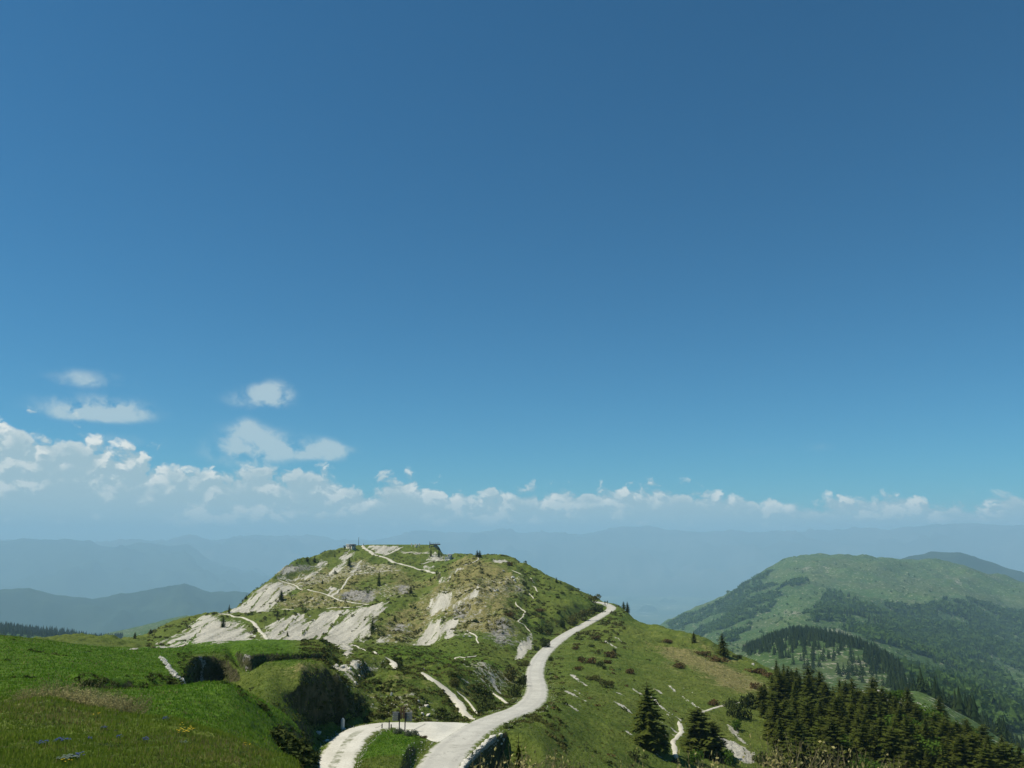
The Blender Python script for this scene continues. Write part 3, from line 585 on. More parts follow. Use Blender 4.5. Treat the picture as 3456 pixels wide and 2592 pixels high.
for L, w in [([(140, 280), (220, 332)], .4), ([(400, 278), (482, 325)], .4), ([(270, 290), (390, 400), (500, 512), (600, 580), (740, 672)], .30), ([(560, 578), (600, 640), (710, 700)], .22), ([(750, 372), (830, 430)], .25),
             ([(860, 450), (960, 520), (1040, 552)], .3), ([(430, 620), (540, 730), (670, 812)], .55), ([(520, 840), (610, 880)], .25), ([(0, 480), (80, 552)], .4), ([(220, 918), (330, 1032)], .3), ([(540, 1160), (632, 1245)], .25), ([(600, 820), (680, 860)], .25), ([(760, 262), (890, 335)], .2), ([(70, 810), (110, 845)], .35), ([(430, 1090), (500, 1140)], .2)]:
    streak(SCREE, Z6, L, w * 0.62, .85, 80)
for L, w in [([(1590, 232), (1680, 280), (1800, 350)], .35), ([(1680, 300), (1700, 360), (1740, 420)], .35), ([(1450, 310), (1530, 350)], .3)]:
    streak(SCREE, Z5, L, w, 0.9, 60)
for L, w in [([(740, 866), (900, 864), (1000, 856), (1100, 850), (1190, 828)], .35)]: streak(SCREE, Z1, L, w, .9, 96)
idx = near_box(TRENCH, 3); SCREE[idx] = np.maximum(SCREE[idx], np.clip(0.72 - line_dist(TRENCH, G.x[idx], G.y[idx]) / 0.55, 0, 1))
for L, w in [([(300, 905), (200, 990), (110, 1075)], .9), ([(745, 850), (660, 940), (590, 1020), (540, 1080)], 1.1), ([(480, 920), (400, 990), (330, 1060)], .7), ([(900, 835), (800, 905), (720, 975)], .8), ([(470, 1080), (430, 1130)], .8), ([(200, 1060), (120, 1130)], .8), ([(640, 985), (560, 1060), (480, 1140)], .5), ([(960, 900), (860, 1000), (760, 1090)], .45), ([(1500, 1010), (1440, 1090), (1380, 1170)], .6), ([(1640, 1010), (1560, 1090), (1480, 1170)], .7), ([(1700, 1090), (1620, 1180), (1570, 1240)], .8), ([(1780, 1160), (1700, 1230), (1660, 1290)], .6), ([(60, 960), (0, 1010)], .6), ([(120, 640), (40, 730), (-40, 810)], .8), ([(240, 650), (120, 740), (20, 830)], .9), ([(770, 320), (730, 360)], .5)]: cut(SCREE, Z2, L, w * 0.62, HILL)
for L, w in [([(1140, 820), (1080, 860), (1020, 915)], .7), ([(1095, 765), (1020, 810), (960, 860)], .6), ([(300, 690), (240, 720), (190, 750)], .6), ([(960, 1040), (900, 1085), (850, 1120)], .5), ([(560, 660), (590, 640)], .5), ([(1880, 1160), (1800, 1230), (1740, 1290)], .6), ([(1950, 1180), (1900, 1230)], .5), ([(1720, 1080), (1660, 1130), (1600, 1190)], .4), ([(1980, 600), (1940, 680), (1900, 740)], .5)]: streak(SCREE, Z2, L, w, .8, HILL)
for L, w in [([(1380, 690), (1330, 750), (1290, 790)], .8), ([(1560, 680), (1500, 730)], .7), ([(1700, 500), (1620, 580)], .8), ([(1780, 460), (1700, 560), (1660, 610)], .9)]: cut(SCREE, Z1, L, w * 0.62, HILL)
# thin stony soil and pale outcrops of the hummocks
for L, a in [([(490, 205), (700, 215), (740, 290), (700, 400), (560, 330)], .60), ([(620, 350), (900, 420), (1250, 440), (1320, 560), (1000, 640), (760, 600)], .36), ([(1450, 190), (1650, 190), (1900, 350), (1700, 420), (1560, 330)], .5),
             ([(640, 160), (880, 150), (930, 230), (700, 250)], .5), ([(1100, 570), (1450, 560), (1440, 620), (1100, 640)], .5), ([(640, 580), (1000, 600), (960, 640), (700, 640)], .4), ([(900, 440), (1220, 450), (1220, 540), (900, 520)], .5)]:
    paint(STONY, Z5, L, 2.0, a, 86)
paint(STONY, Z2, [(1240, 300), (1400, 315), (1500, 305), (1540, 330), (1380, 335), (1250, 322)], 2.0, .75, HILL)
paint(STONY, Z2, [(1450, 700), (1700, 600), (2212, 700), (2212, 1250), (1900, 1150), (1350, 1180), (1100, 1150)], 8.0, .42, HILL)
paint(STONY, Z2, [(0, 430), (600, 480), (900, 380), (1250, 450), (1250, 500), (700, 560), (200, 700), (0, 640)], 6.0, .5, HILL)
paint(STONY, Z2, [(600, 700), (1300, 620), (1300, 740), (900, 800), (0, 850), (0, 790)], 5.0, .4, HILL)
paint(STONY, Z3, [(300, 420), (800, 420), (750, 560), (500, 640), (300, 600)], 4.0, .4, HILL)
paint(STONY, Z4, [(900, 560), (1300, 620), (1400, 820), (1000, 760)], 8.0, .5, 200)
# tawny winter grass
for L, a in [([(0, 420), (480, 440), (900, 370), (1250, 440), (1660, 500), (1950, 380), (2212, 420), (2212, 1300), (2000, 1200), (1880, 980), (1650, 900), (1300, 1180), (900, 1150), (1000, 950), (1100, 720), (600, 850), (0, 850)], .75),
             ([(1400, 880), (1700, 700), (2212, 600), (2212, 1250), (1900, 1000)], .95)]:
    paint(DRY, Z2, L, 6.0, a, HILL)
for L, a in [([(480, 420), (620, 340), (860, 260), (950, 330), (780, 410), (600, 470)], .9), ([(1000, 930), (1100, 730), (1310, 720), (1220, 830), (1060, 940)], .95), ([(1640, 520), (1670, 560), (1500, 690), (1200, 860), (1180, 820), (1400, 660)], .8),
             ([(1120, 350), (1290, 270), (1660, 260), (1680, 480), (1400, 440), (1250, 410)], .9), ([(800, 650), (860, 590), (1000, 530), (1200, 520), (1150, 640), (980, 680)], .5), ([(150, 690), (290, 630), (400, 660), (250, 720)], .8), ([(1860, 960), (1900, 1000), (2000, 1200), (1850, 1180), (1760, 1080)], .8)]:
    paint(DRY, Z2, L, 3.0, a, HILL, 'cut')
paint(DRY, Z3, [(0, 280), (560, 320), (760, 480), (640, 640), (700, 760), (690, 900), (600, 1100), (350, 1100), (0, 900)], 6.0, .85, HILL)
for L, a in [([(1880, 1000), (2212, 1060), (2212, 1300), (2000, 1250)], .6), ([(1800, 880), (2000, 930), (1900, 960)], .5), ([(1300, 1100), (1500, 1150), (1560, 1260), (1300, 1200)], .4)]:
    paint(DRY, Z3, L, 5.0, a, 120)
for L, a in [([(130, 595), (400, 640), (560, 720), (700, 780), (860, 860), (650, 880), (480, 820), (380, 740), (230, 690)], .95), ([(300, 560), (560, 660), (700, 700), (640, 740), (420, 650)], .5), ([(430, 980), (560, 1060), (680, 1160), (600, 1100)], .6)]:
    paint(DRY, Z4, L, 4.0, a, 120)
for L, a in [([(0, 1230), (250, 1260), (560, 1250), (620, 1330), (560, 1390), (200, 1330), (0, 1330)], .32), ([(900, 1440), (1300, 1430), (1600, 1520), (1750, 1659), (1000, 1659), (920, 1560)], .38), ([(500, 1340), (650, 1360), (600, 1400)], .6)]:
    paint(DRY, Z1, L, 0.6, a, 0)
for L, a in [([(150, 240), (300, 220), (460, 260), (470, 350), (350, 420), (320, 330), (190, 330)], .95), ([(1350, 330), (1550, 380), (1600, 480), (1560, 560), (1450, 430)], .5), ([(640, 290), (1150, 250), (1300, 420), (1250, 560), (760, 560)], .4), ([(1680, 200), (1900, 290), (1900, 360), (1720, 290)], .6)]:
    paint(DRY, Z5, L, 1.5, a, 60)
# lush meadow of the left knolls and the island
paint(LUSH, Z1, [(-200, 700), (130, 800), (640, 850), (1280, 770), (1970, 810), (1970, 1000), (1600, 950), (1250, 900), (1180, 1120), (740, 1140), (300, 1180), (-200, 1150)], 4.0, 1.0, 30)
paint(LUSH, Z1, [(740, 1145), (1230, 1105), (1480, 1085), (1970, 1340), (2150, 1500), (2150, 1700), (1970, 1640), (1500, 1450), (900, 1310)], 2.0, 1.0, 26)
paint(LUSH, Z5, [(620, 978), (800, 700), (1190, 740), (1060, 978)], 1.0, 1.0, 60)
paint(LUSH, Z5, [(400, 40), (880, 60), (1300, 80), (1900, 250), (1500, 250), (1000, 170), (500, 120)], 4.0, .5, 110)
# grey cliff bands
for L in [[(660, 705), (1030, 670), (1030, 740), (960, 792), (760, 762), (650, 732)], [(1200, 650), (1340, 620), (1330, 700), (1230, 722)], [(1730, 800), (1880, 820), (1860, 920), (1740, 900)], [(780, 470), (800, 410), (850, 400), (830, 470)], [(1140, 1020), (1260, 980), (1350, 1000), (1280, 1070), (1160, 1050)], [(100, 480), (350, 440), (500, 410), (400, 480), (120, 540)]]:
    paint(ROCK, Z2, L, 3.5, 0.8, HILL)
for L in [[(60, 685), (220, 690), (240, 780), (70, 795)], [(410, 830), (600, 800), (650, 900), (640, 1050), (500, 1050), (410, 985)], [(640, 520), (740, 500), (740, 545), (640, 560)]]:
    paint(ROCK, Z3, L, 4.0, 0.8, 200)
for L in [[(1275, 935), (1345, 950), (1370, 985), (1300, 990)], [(1620, 930), (1650, 935), (1645, 965)]]:
    paint(ROCK, Z1, L, 0.6, 1.0, 84)
paint(ROCK, Z7, [(905, 190), (960, 175), (1020, 340), (960, 320)], 1.0, .7, 180)
# rock steps: cliffs stand out and are cut by ledges
stepz = ROCK * w_far
G.z += stepz * 0.45 * (fbm(X / 3.0, Y / 3.0, 3, 91, ridged=True) - 0.6)

G.z -= dz * (1 - flat_top) * w_far * np.clip(SCREE * 1.3, 0, 1) * 0.72      # scree lies smooth
# steep ground
gy_, gx_ = np.gradient(G.z)
dr = np.gradient(rg)[:, None]; da = np.gradient(azg)[None, :] * RG
SLOPE = np.hypot(gy_ / dr, gx_ / da)
STEEP = sstep(SLOPE, 0.95, 1.7) * (1 - SCREE)
# ------------------------------------------------------------------ ground materials
def terrain_material():
    m, h, out = new_mat("alpine_ground")
    P = h.pos()
    C = lambda q: h.step(q, 0.28, 0.72)
    nb = C(h.noise(P, 0.045, 3.0)); nm = C(h.noise(P, 0.33, 4.0, 0.62)); nf = C(h.noise(P, 1.9, 5.0, 0.68)); nv = h.noise(P, 11.0, 3.0, 0.6)
    g = h.mix(nm, (0.068, 0.112, 0.016), (0.140, 0.188, 0.034))
    g = h.mix(h.math('MULTIPLY', nb, 0.5), g, (0.165, 0.178, 0.042))
    lush = h.mix(nm, (0.055, 0.122, 0.010), (0.095, 0.190, 0.016))
    lush = h.mix(h.math('MULTIPLY', nf, 0.5), lush, (0.135, 0.215, 0.024))
    lf = h.attr('lush'); g = h.mix(h.step(lf, 0.25, 0.75), g, lush)
    g = h.mix(h.step(nf, 0.05, 0.75, 0.42, 0.0), g, (0.040, 0.064, 0.012))
    # tawny grass in tufts
    dn = h.math('ADD', h.attr('dry'), h.math('MULTIPLY', h.math('ADD', h.math('SUBTRACT', nm, 0.5), h.math('SUBTRACT', nf, 0.5)), 0.55))
    dryc = h.mix(nf, (0.14, 0.125, 0.042), (0.33, 0.285, 0.125))
    g = h.mix(h.step(dn, 0.36, 0.98, 0.0, 0.85), g, dryc)
    # steep banks: earth and hanging heath, colour darkened to stand in for shade
    st = h.attr('steep')
    sn = h.noise(P, 0.9, 4.0, 0.6)
    bank = h.mix(h.step(sn, 0.35, 0.65), (0.024, 0.028, 0.012), (0.085, 0.074, 0.046))
    g = h.mix(h.step(h.math('MULTIPLY_ADD', h.math('SUBTRACT', sn, 0.5), 0.8, st), 0.3, 0.7, 0.0, 0.85), g, bank)
    # pale limestone showing through thin turf
    fl = h.noise(P, 0.75, 6.0, 0.74)
    fz = h.math('MULTIPLY_ADD', h.attr('stony'), 0.36, fl)
    limec = h.mix(h.noise(P, 1.7, 4.0), (0.32, 0.30, 0.24), (0.60, 0.57, 0.48))
    g = h.mix(h.step(fz, 0.66, 0.76, 0.0, 0.9), g, limec)
    # grey cliff bands
    rv = h.mapping(P, scale=(0.9, 0.9, 0.35))
    rn = h.noise(rv, 0.8, 5.0, 0.65); rc = h.voro(rv, 0.55, 2.0, 0.6).outputs['Distance']
    rockc = h.mix(h.step(rn, 0.3, 0.7), (0.085, 0.084, 0.072), (0.27, 0.255, 0.215))
    rockc = h.mix(h.step(rc, 0.15, 0.75), rockc, (0.31, 0.30, 0.265))
    crk = h.math('ABSOLUTE', h.math('SUBTRACT', h.noise(h.mapping(P, scale=(0.5, 0.5, 1.5)), 0.7, 4.0, 0.6, 0.6), 0.5))
    rockc = h.mix(h.step(crk, 0.05, 0.0, 0.0, 0.75), rockc, (0.035, 0.036, 0.030))
    g = h.mix(h.step(h.math('MULTIPLY_ADD', h.math('SUBTRACT', fl, 0.5), 2.4, h.attr('rock')), 0.42, 0.62), g, rockc)
    # scree, combed downhill
    av = h.mapping(P, rot=(0, 0, -0.10), scale=(0.42, 0.030, 0.03))
    an = C(h.noise(av, 1.0, 5.0, 0.62)); an2 = C(h.noise(P, 0.5, 5.0, 0.7))
    sf = h.math('ADD', h.attr('scree'), h.math('MULTIPLY', h.math('ADD', h.math('MULTIPLY', h.math('SUBTRACT', an, 0.5), 0.95), h.math('ADD', h.math('MULTIPLY', h.math('SUBTRACT', an2, 0.5), 0.40), h.math('MULTIPLY', h.math('SUBTRACT', nf, 0.5), 0.35))), h.step(h.attr('scree'), 0.0, 0.25)))
    sc = h.mix(an, (0.36, 0.345, 0.28), (0.60, 0.575, 0.48))
    sc = h.mix(h.step(nf, 0.05, 0.55, 0.55, 0.0), sc, (0.27, 0.26, 0.22))
    sfac = h.step(sf, 0.42, 0.58)
    g = h.mix(sfac, g, sc)
    bump = h.math('ADD', h.math('MULTIPLY', nf, 0.6), h.math('MULTIPLY', nv, 0.3))
    bump = h.math('ADD', bump, h.math('MULTIPLY', nm, 1.5))
    finish(h, out, g, 0.95, bump, 1.0, 0.30, 0.08)
    return m
def gravel_material(name, c0, c1, speck=9.0, worn=False, edge=0.0, road=False):
    m, h, out = new_mat(name)
    P = h.pos(); n0 = h.noise(P, 0.35, 4.0, 0.6); n1 = h.noise(P, speck, 4.0, 0.65)
    c = h.mix(h.step(n0, 0.30, 0.70), c0, c1)
    c = h.mix(h.step(n1, 0.36, 0.52, 0.28, 0.0), c, (0.25, 0.24, 0.205))
    if worn:                                     # grass growing along the crown between the wheel ruts
        mid = h.attr('across')
        gn = h.math('MULTIPLY_ADD', h.math('SUBTRACT', h.noise(P, 1.1, 5.0, 0.7), 0.5), 2.0, h.step(h.math('ABSOLUTE', mid), 0.42, 0.10))
        c = h.mix(h.math('MULTIPLY', h.step(gn, 0.70, 1.25, 0.0, 0.75), h.step(h.attr('along'), 26.0, 18.0)), c, (0.075, 0.095, 0.022))
    ac = h.math('ABSOLUTE', h.attr('across'))
    if road:                                     # wheel tracks, patched tar, hairline cracks
        wt = h.step(h.math('ABSOLUTE', h.math('SUBTRACT', ac, 0.48)), 0.22, 0.05)
        c = h.mix(h.math('MULTIPLY', wt, 0.42), c, (0.36, 0.35, 0.31))
        pt = h.step(h.noise(P, 0.16, 2.0, 0.4), 0.56, 0.60); c = h.mix(h.math('MULTIPLY', pt, 0.22), c, (0.33, 0.325, 0.29))
        ck = h.math('ABSOLUTE', h.math('SUBTRACT', h.noise(P, 0.42, 4.0, 0.6, 0.8), 0.5)); c = h.mix(h.step(ck, 0.012, 0.0, 0.0, 0.55), c, (0.16, 0.155, 0.13))
        st_ = h.noise(h.mapping(P, scale=(1, 1, 1)), 1.6, 5.0, 0.7); c = h.mix(h.step(st_, 0.52, 0.72, 0.0, 0.28), c, (0.60, 0.585, 0.51))
    if edge:
        e = h.math('ADD', h.math('MULTIPLY', ac, 1.0), h.math('MULTIPLY', h.math('SUBTRACT', h.noise(P, 1.4, 5.0, 0.75), 0.5), edge))
        c = h.mix(h.step(e, 0.72, 0.92), c, h.mix(h.noise(P, 2.0, 3.0), (0.060, 0.090, 0.016), (0.125, 0.150, 0.032)))
    finish(h, out, c, 0.92, h.math('ADD', n1, h.math('MULTIPLY', n0, 2.0)), 0.35, 0.05, 0.12)
    return m
M_TERRAIN = terrain_material()
M_ROAD = gravel_material("pale_road_surface", (0.43, 0.42, 0.365), (0.50, 0.49, 0.43), 14.0, False, 0.95, True)
M_TRACK = gravel_material("white_gravel", (0.50, 0.485, 0.41), (0.60, 0.585, 0.51), 6.0, True, 0.9)
M_PATH = gravel_material("path_gravel", (0.44, 0.415, 0.33), (0.58, 0.555, 0.46), 5.0, False, 1.9)

put("ground", G.mesh("ground", {'scree': SCREE, 'dry': DRY, 'rock': ROCK, 'lush': LUSH, 'stony': STONY, 'steep': STEEP}), M_TERRAIN, kind='structure', label='grassy limestone mountain with white scree and hummocky meadows')

def ribbon(name, line, hw, mat, off=0.0, jit=0.12, seed=1, nx=6, label=None, taper=False, snug=True):
    """a strip that lies on the ground along a line, with ragged edges"""
    P = np.array([[p.x, p.y, p.z] for p in line]); n = len(P)
    T = np.gradient(P[:, :2], axis=0); T /= np.maximum(np.linalg.norm(T, axis=1, keepdims=True), 1e-6)
    for _ in range(2): T[1:-1] = (T[:-2] + 2 * T[1:-1] + T[2:]) / 4
    T /= np.maximum(np.linalg.norm(T, axis=1, keepdims=True), 1e-6)
    Nn = np.stack([T[:, 1], -T[:, 0]], 1)
    s = np.concatenate([[0], np.cumsum(np.linalg.norm(np.diff(P[:, :2], axis=0), axis=1))])
    wl = hw * (1 + jit * fbm(s / 2.3, s * 0 + seed, 3, 5)); wr = hw * (1 + jit * fbm(s / 2.1, s * 0 + seed + 9.3, 3, 8))
    if taper:
        k = np.clip(np.minimum(s, s[-1] - s) / (hw * 3), 0.25, 1); wl *= k; wr *= k
    r = np.hypot(P[:, 0], P[:, 1])
    rows = []; acr = []; alo = []
    for q in np.linspace(-1, 1, nx):
        w = np.where(q < 0, wl, wr)
        x = P[:, 0] + Nn[:, 0] * q * w; y = P[:, 1] + Nn[:, 1] * q * w
        z = (np.maximum(P[:, 2], G.h(x, y) + 0.015) if snug else P[:, 2]) + off + 0.00035 * r
        if abs(q) > 0.99: z = z - 0.10 - 0.0004 * r
        rows.append(np.stack([x, y, z], 1)); acr.append(np.full(n, q)); alo.append(s)
    co = np.stack(rows, 1).reshape(-1, 3)
    idx = np.arange(n * nx).reshape(n, nx)
    f = np.stack([idx[:-1, :-1], idx[:-1, 1:], idx[1:, 1:], idx[1:, :-1]], -1).reshape(-1, 4)
    return put(name, grid_mesh(name, co, f, {'across': np.stack(acr, 1), 'along': np.stack(alo, 1)}), mat, kind='structure', label=label)
road = ribbon("road", ROAD, ROADW * 1.10, M_ROAD, 0.0, 0.05, 2, 9, 'pale narrow road winding along the ridge to the shoulder', snug=False)
ribbon("gravel_track", TRACK, TRACKW * 1.25, M_TRACK, 0.02, 0.10, 5, 11, 'white gravel track with grass between its wheel ruts', snug=False)
for k, (line, hw, lb) in enumerate(PATHS):
    ribbon("footpath", line, hw * 1.45, M_PATH, 0.01, 0.5, 10 + k * 3.7, 5, lb, True)
# apron of loose gravel at the junction
def apron():
    ctr = sum(APRON, Vector()) / len(APRON)
    ring = smooth_line(APRON + [APRON[0]], 0.5)[:-1]
    co = []; f = []
    nr = 7
    for k in range(nr):
        q = (k + 1) / nr
        for i, p in enumerate(ring):
            jit = 1 + (0.05 * float(perlin(np.array([i * 0.35]), np.array([3.1]), 4)[0]) if k == nr - 1 else 0)
            x = ctr.x + (p.x - ctr.x) * q * jit; y = ctr.y + (p.y - ctr.y) * q * jit
            co.append((x, y, float(G.h(x, y)) + 0.075 - (0.12 if k == nr - 1 else 0)))
    n = len(ring)
    for k in range(nr - 1):
        for i in range(n): f.append((k * n + i, k * n + (i + 1) % n, (k + 1) * n + (i + 1) % n, (k + 1) * n + i))
    me = bpy.data.meshes.new("gravel_apron"); me.from_pydata(co, [], f + [tuple(range(n - 1, -1, -1))]); me.update()
    for p in me.polygons: p.use_smooth = True
    put("gravel_apron", me, gravel_material("loose_gravel", (0.50, 0.485, 0.41), (0.60, 0.585, 0.51), 6.0), kind='structure', label='patch of loose white gravel at the road junction')
apron()

# ------------------------------------------------------------------ the mountains further off
MIDC = {
 -900: [(2300, 400), (2250, 600), (2200, 800), (2150, 1100), (2116, 1350), (2150, 1700), (2200, 2200), (2250, 3000), (2280, 4000), (2300, 5500), (2330, 7500)],
 0: [(2300, 400), (2250, 600), (2190, 850), (2140, 1150), (2120, 1350), (2150, 1700), (2200, 2200), (2250, 3000), (2280, 4000), (2300, 5500), (2330, 7500)],
 180: [(2300, 400), (2250, 600), (2195, 850), (2150, 1150), (2132, 1350), (2150, 1700), (2200, 2200), (2250, 3000), (2280, 4000), (2300, 5500), (2330, 7500)],
 355: [(2300, 400), (2250, 600), (2200, 850), (2165, 1150), (2150, 1350), (2148, 1550), (2142, 1700), (2200, 2300), (2260, 3200), (2300, 5000), (2330, 7500)],
 500: [(2300, 400), (2260, 600), (2220, 850), (2180, 1150), (2155, 1350), (2118, 1550), (2106, 1700), (2160, 2200), (2230, 3200), (2280, 5000), (2330, 7500)],
 634: [(2300, 400), (2260, 600), (2220, 850), (2170, 1150), (2140, 1350), (2096, 1600), (2083, 1750), (2140, 2300), (2230, 3200), (2280, 5000), (2330, 7500)],
 800: [(2300, 400), (2270, 600), (2230, 850), (2200, 1150), (2170, 1350), (2110, 1600), (2090, 1750), (2140, 2300), (2230, 3200), (2280, 5000), (2330, 7500)],
 1200: [(2500, 400), (2480, 600), (2450, 850), (2420, 1150), (2400, 1350), (2380, 1600), (2360, 1750), (2340, 2300), (2340, 3200), (2340, 5000), (2335, 7500)],
 2000: [(2560, 400), (2520, 600), (2480, 850), (2440, 1150), (2420, 1350), (2390, 1700), (2360, 2200), (2340, 2800), (2340, 3600), (2340, 5500), (2335, 7500)],
 2120: [(2600, 400), (2570, 600), (2520, 850), (2480, 1150), (2440, 1500), (2400, 2000), (2340, 2600), (2270, 3300), (2200, 4000), (2300, 5500), (2335, 7500)],
 2230: [(2600, 400), (2560, 600), (2500, 850), (2440, 1150), (2380, 1500), (2320, 2000), (2250, 2600), (2180, 3300), (2114, 4000), (2250, 5500), (2335, 7500)],
 2330: [(2560, 400), (2480, 600), (2400, 850), (2340, 1150), (2290, 1500), (2240, 2000), (2180, 2700), (2120, 3400), (2062, 4000), (2220, 5500), (2335, 7500)],
 2450: [(2500, 400), (2400, 600), (2320, 850), (2250, 1150), (2215, 1500), (2185, 1900), (2120, 2600), (2060, 3300), (2011, 4000), (2200, 5500), (2335, 7500)],
 2520: [(2500, 400), (2420, 600), (2300, 850), (2205, 1150), (2194, 1500), (2172, 1900), (2090, 2600), (2020, 3300), (1962, 4050), (2180, 5500), (2335, 7500)],
 2600: [(2500, 400), (2420, 600), (2260, 850), (2160, 1200), (2170, 1500), (2150, 1900), (2060, 2700), (1980, 3400), (1914, 4100), (2150, 5500), (2335, 7500)],
 2700: [(2500, 400), (2420, 550), (2280, 800), (2136, 1200), (2142, 1500), (2110, 1900), (2030, 2700), (1950, 3400), (1886, 4150), (2120, 5500), (2335, 7500)],
 2850: [(2520, 400), (2450, 520), (2310, 760), (2160, 1150), (2165, 1450), (2115, 1900), (2030, 2700), (1955, 3400), (1883, 4250), (2100, 5500), (2335, 7500)],
 2960: [(2540, 380), (2440, 470), (2340, 720), (2210, 1050), (2200, 1400), (2135, 1900), (2050, 2700), (1970, 3400), (1880, 4300), (2100, 5500), (2335, 7500)],
 3080: [(2460, 330), (2336, 420), (2365, 620), (2290, 950), (2245, 1400), (2185, 1900), (2085, 2700), (1985, 3500), (1893, 4400), (2100, 5600), (2335, 7500)],
 3250: [(2520, 330), (2415, 420), (2440, 650), (2360, 950), (2300, 1400), (2240, 1900), (2120, 2700), (2010, 3500), (1907, 4400), (2100, 5600), (2335, 7500)],
 3456: [(2640, 300), (2525, 420), (2550, 650), (2450, 950), (2370, 1400), (2290, 1900), (2180, 2700), (2070, 3500), (1972, 4400), (2140, 5600), (2335, 7500)],
 4500: [(2850, 300), (2750, 420), (2740, 650), (2640, 950), (2520, 1400), (2400, 1900), (2280, 2700), (2180, 3500), (2080, 4400), (2200, 5600), (2335, 7500)],
}
for u_ in list(MIDC):
    if u_ <= 800: MIDC[u_] = [(v_, r_ if r_ < 800 else r_ * 1.7 if r_ < 2400 else 2400 * 1.7 + (r_ - 2400) * 0.65) for v_, r_ in MIDC[u_]]
azm = np.linspace(-0.80, 0.80, 520); rm = np.exp(np.linspace(math.log(310), math.log(7400), 330))
Mf = Field(MIDC, azm, rm)
RM = np.repeat(rm[:, None], len(azm), 1); AZM = np.repeat(azm[None, :], len(rm), 0)
Mf.z += sstep(RM, 500, 1500) * (12.0 * fbm(Mf.x / 420, Mf.y / 420, 4, 201) + 20.0 * (fbm(Mf.x / 330, Mf.y / 330, 5, 221, ridged=True) - 0.9) * sstep(RM, 1700, 2800) * (AZM > 0)) + 1.2 * fbm(Mf.x / 45, Mf.y / 45, 4, 231)
# valley side falls out of sight beyond the near mountain
WOOD = np.zeros_like(Mf.z); PALE = np.zeros_like(Mf.z)
def mpts(Zf, L, rmin): return [Mf.hit(*Zf(*p), rmin) for p in L]
def mpaint(M, Zf, L, feather, amount, rmin, rmax=1e9):
    P = mpts(Zf, L, rmin)
    s = poly_sd(P, Mf.x, Mf.y); v = np.clip(0.5 + s / (2 * feather), 0, 1) * amount * (RM > rmin) * (RM < rmax)
    np.maximum(M, v, out=M); return P
WOODS = []
for nm, L, f, rmin, rmax in [
    ('flank', [(200, 505), (400, 430), (560, 350), (700, 250), (840, 192), (790, 270), (900, 280), (1040, 268), (900, 330), (830, 400), (710, 470), (720, 560), (600, 605), (400, 560)], 60, 1700, 5200),
    ('valley', [(1010, 430), (1190, 300), (1290, 350), (1400, 370), (1600, 405), (1850, 375), (2212, 430), (2400, 460), (2400, 900), (2212, 760), (2010, 670), (2212, 880), (2300, 1000), (2212, 1110), (2020, 1080), (1900, 1000), (1760, 950), (1620, 850), (1560, 760), (1450, 640), (1200, 535), (1060, 490)], 40, 600, 5200),
    ('hill', [(660, 650), (800, 575), (980, 530), (1220, 565), (1400, 655), (1560, 780), (1500, 830), (1400, 790), (1290, 640), (1050, 625), (940, 650), (900, 700), (700, 680)], 12, 600, 1450)]:
    P = mpaint(WOOD, Z4, L, f, 1.0, rmin, rmax); WOODS.append((nm, P, rmin, rmax))
WOOD = np.maximum(WOOD, sstep(RM, 1500, 1750) * (1 - sstep(RM, 2500, 2750)) * (np.repeat(azm[None, :], len(rm), 0) < -0.455))
for L, a, rm0 in [([(985, 205), (1030, 180), (1025, 200)], 1, 2500), ([(1085, 175), (1110, 180), (1160, 212), (1130, 208)], 1, 2500), ([(1790, 230), (1850, 260), (1882, 290), (1840, 280)], 1, 2500), ([(1110, 525), (1160, 520), (1290, 590), (1230, 590), (1150, 550)], .62, 900), ([(880, 430), (990, 440), (960, 460)], .6, 1500), ([(1290, 700), (1335, 705), (1330, 740), (1300, 735)], .8, 500), ([(1360, 660), (1410, 665), (1400, 700)], .5, 1000)]:
    mpaint(PALE, Z4, L, 12, a, rm0)
mpaint(PALE, Z4, [(960, 640), (1290, 640), (1420, 820), (1330, 830), (1150, 760), (950, 700)], 40, .30, 500, 1400)

def mountain_material():
    m, h, out = new_mat("mountain_slopes")
    P = h.pos(); C = lambda q: h.step(q, 0.28, 0.72)
    nb = C(h.noise(P, 0.004, 4.0, 0.6)); nm = C(h.noise(P, 0.02, 5.0, 0.62)); nf = C(h.noise(P, 0.12, 5.0, 0.68))
    g = h.mix(nm, (0.052, 0.110, 0.028), (0.095, 0.148, 0.043))
    g = h.mix(h.step(nb, 0.42, 0.62, 0.0, 0.45), g, (0.105, 0.125, 0.055))
    g = h.mix(h.step(nf, 0.32, 0.62, 0.4, 0.0), g, (0.035, 0.055, 0.014))
    w = h.math('MULTIPLY_ADD', h.math('SUBTRACT', nm, 0.5), 0.9, h.attr('wood'))
    g = h.mix(h.step(w, 0.36, 0.60, 0.0, 0.92), g, h.mix(nf, (0.034, 0.070, 0.017), (0.065, 0.112, 0.026)))
    p = h.math('MULTIPLY_ADD', h.math('SUBTRACT', nf, 0.5), 1.6, h.attr('pale'))
    g = h.mix(h.step(p, 0.46, 0.62, 0.0, 0.8), g, (0.34, 0.31, 0.24))
    finish(h, out, g, 0.95, h.math('ADD', h.math('MULTIPLY', nm, 3.0), nf), 0.6, 4.0, 0.05)
    return m
M_MOUNT = mountain_material()
put("mountain", Mf.mesh("mountain", {'wood': WOOD, 'pale': PALE}), M_MOUNT, kind='structure', label='long green mountain with wooded flanks across the valley')

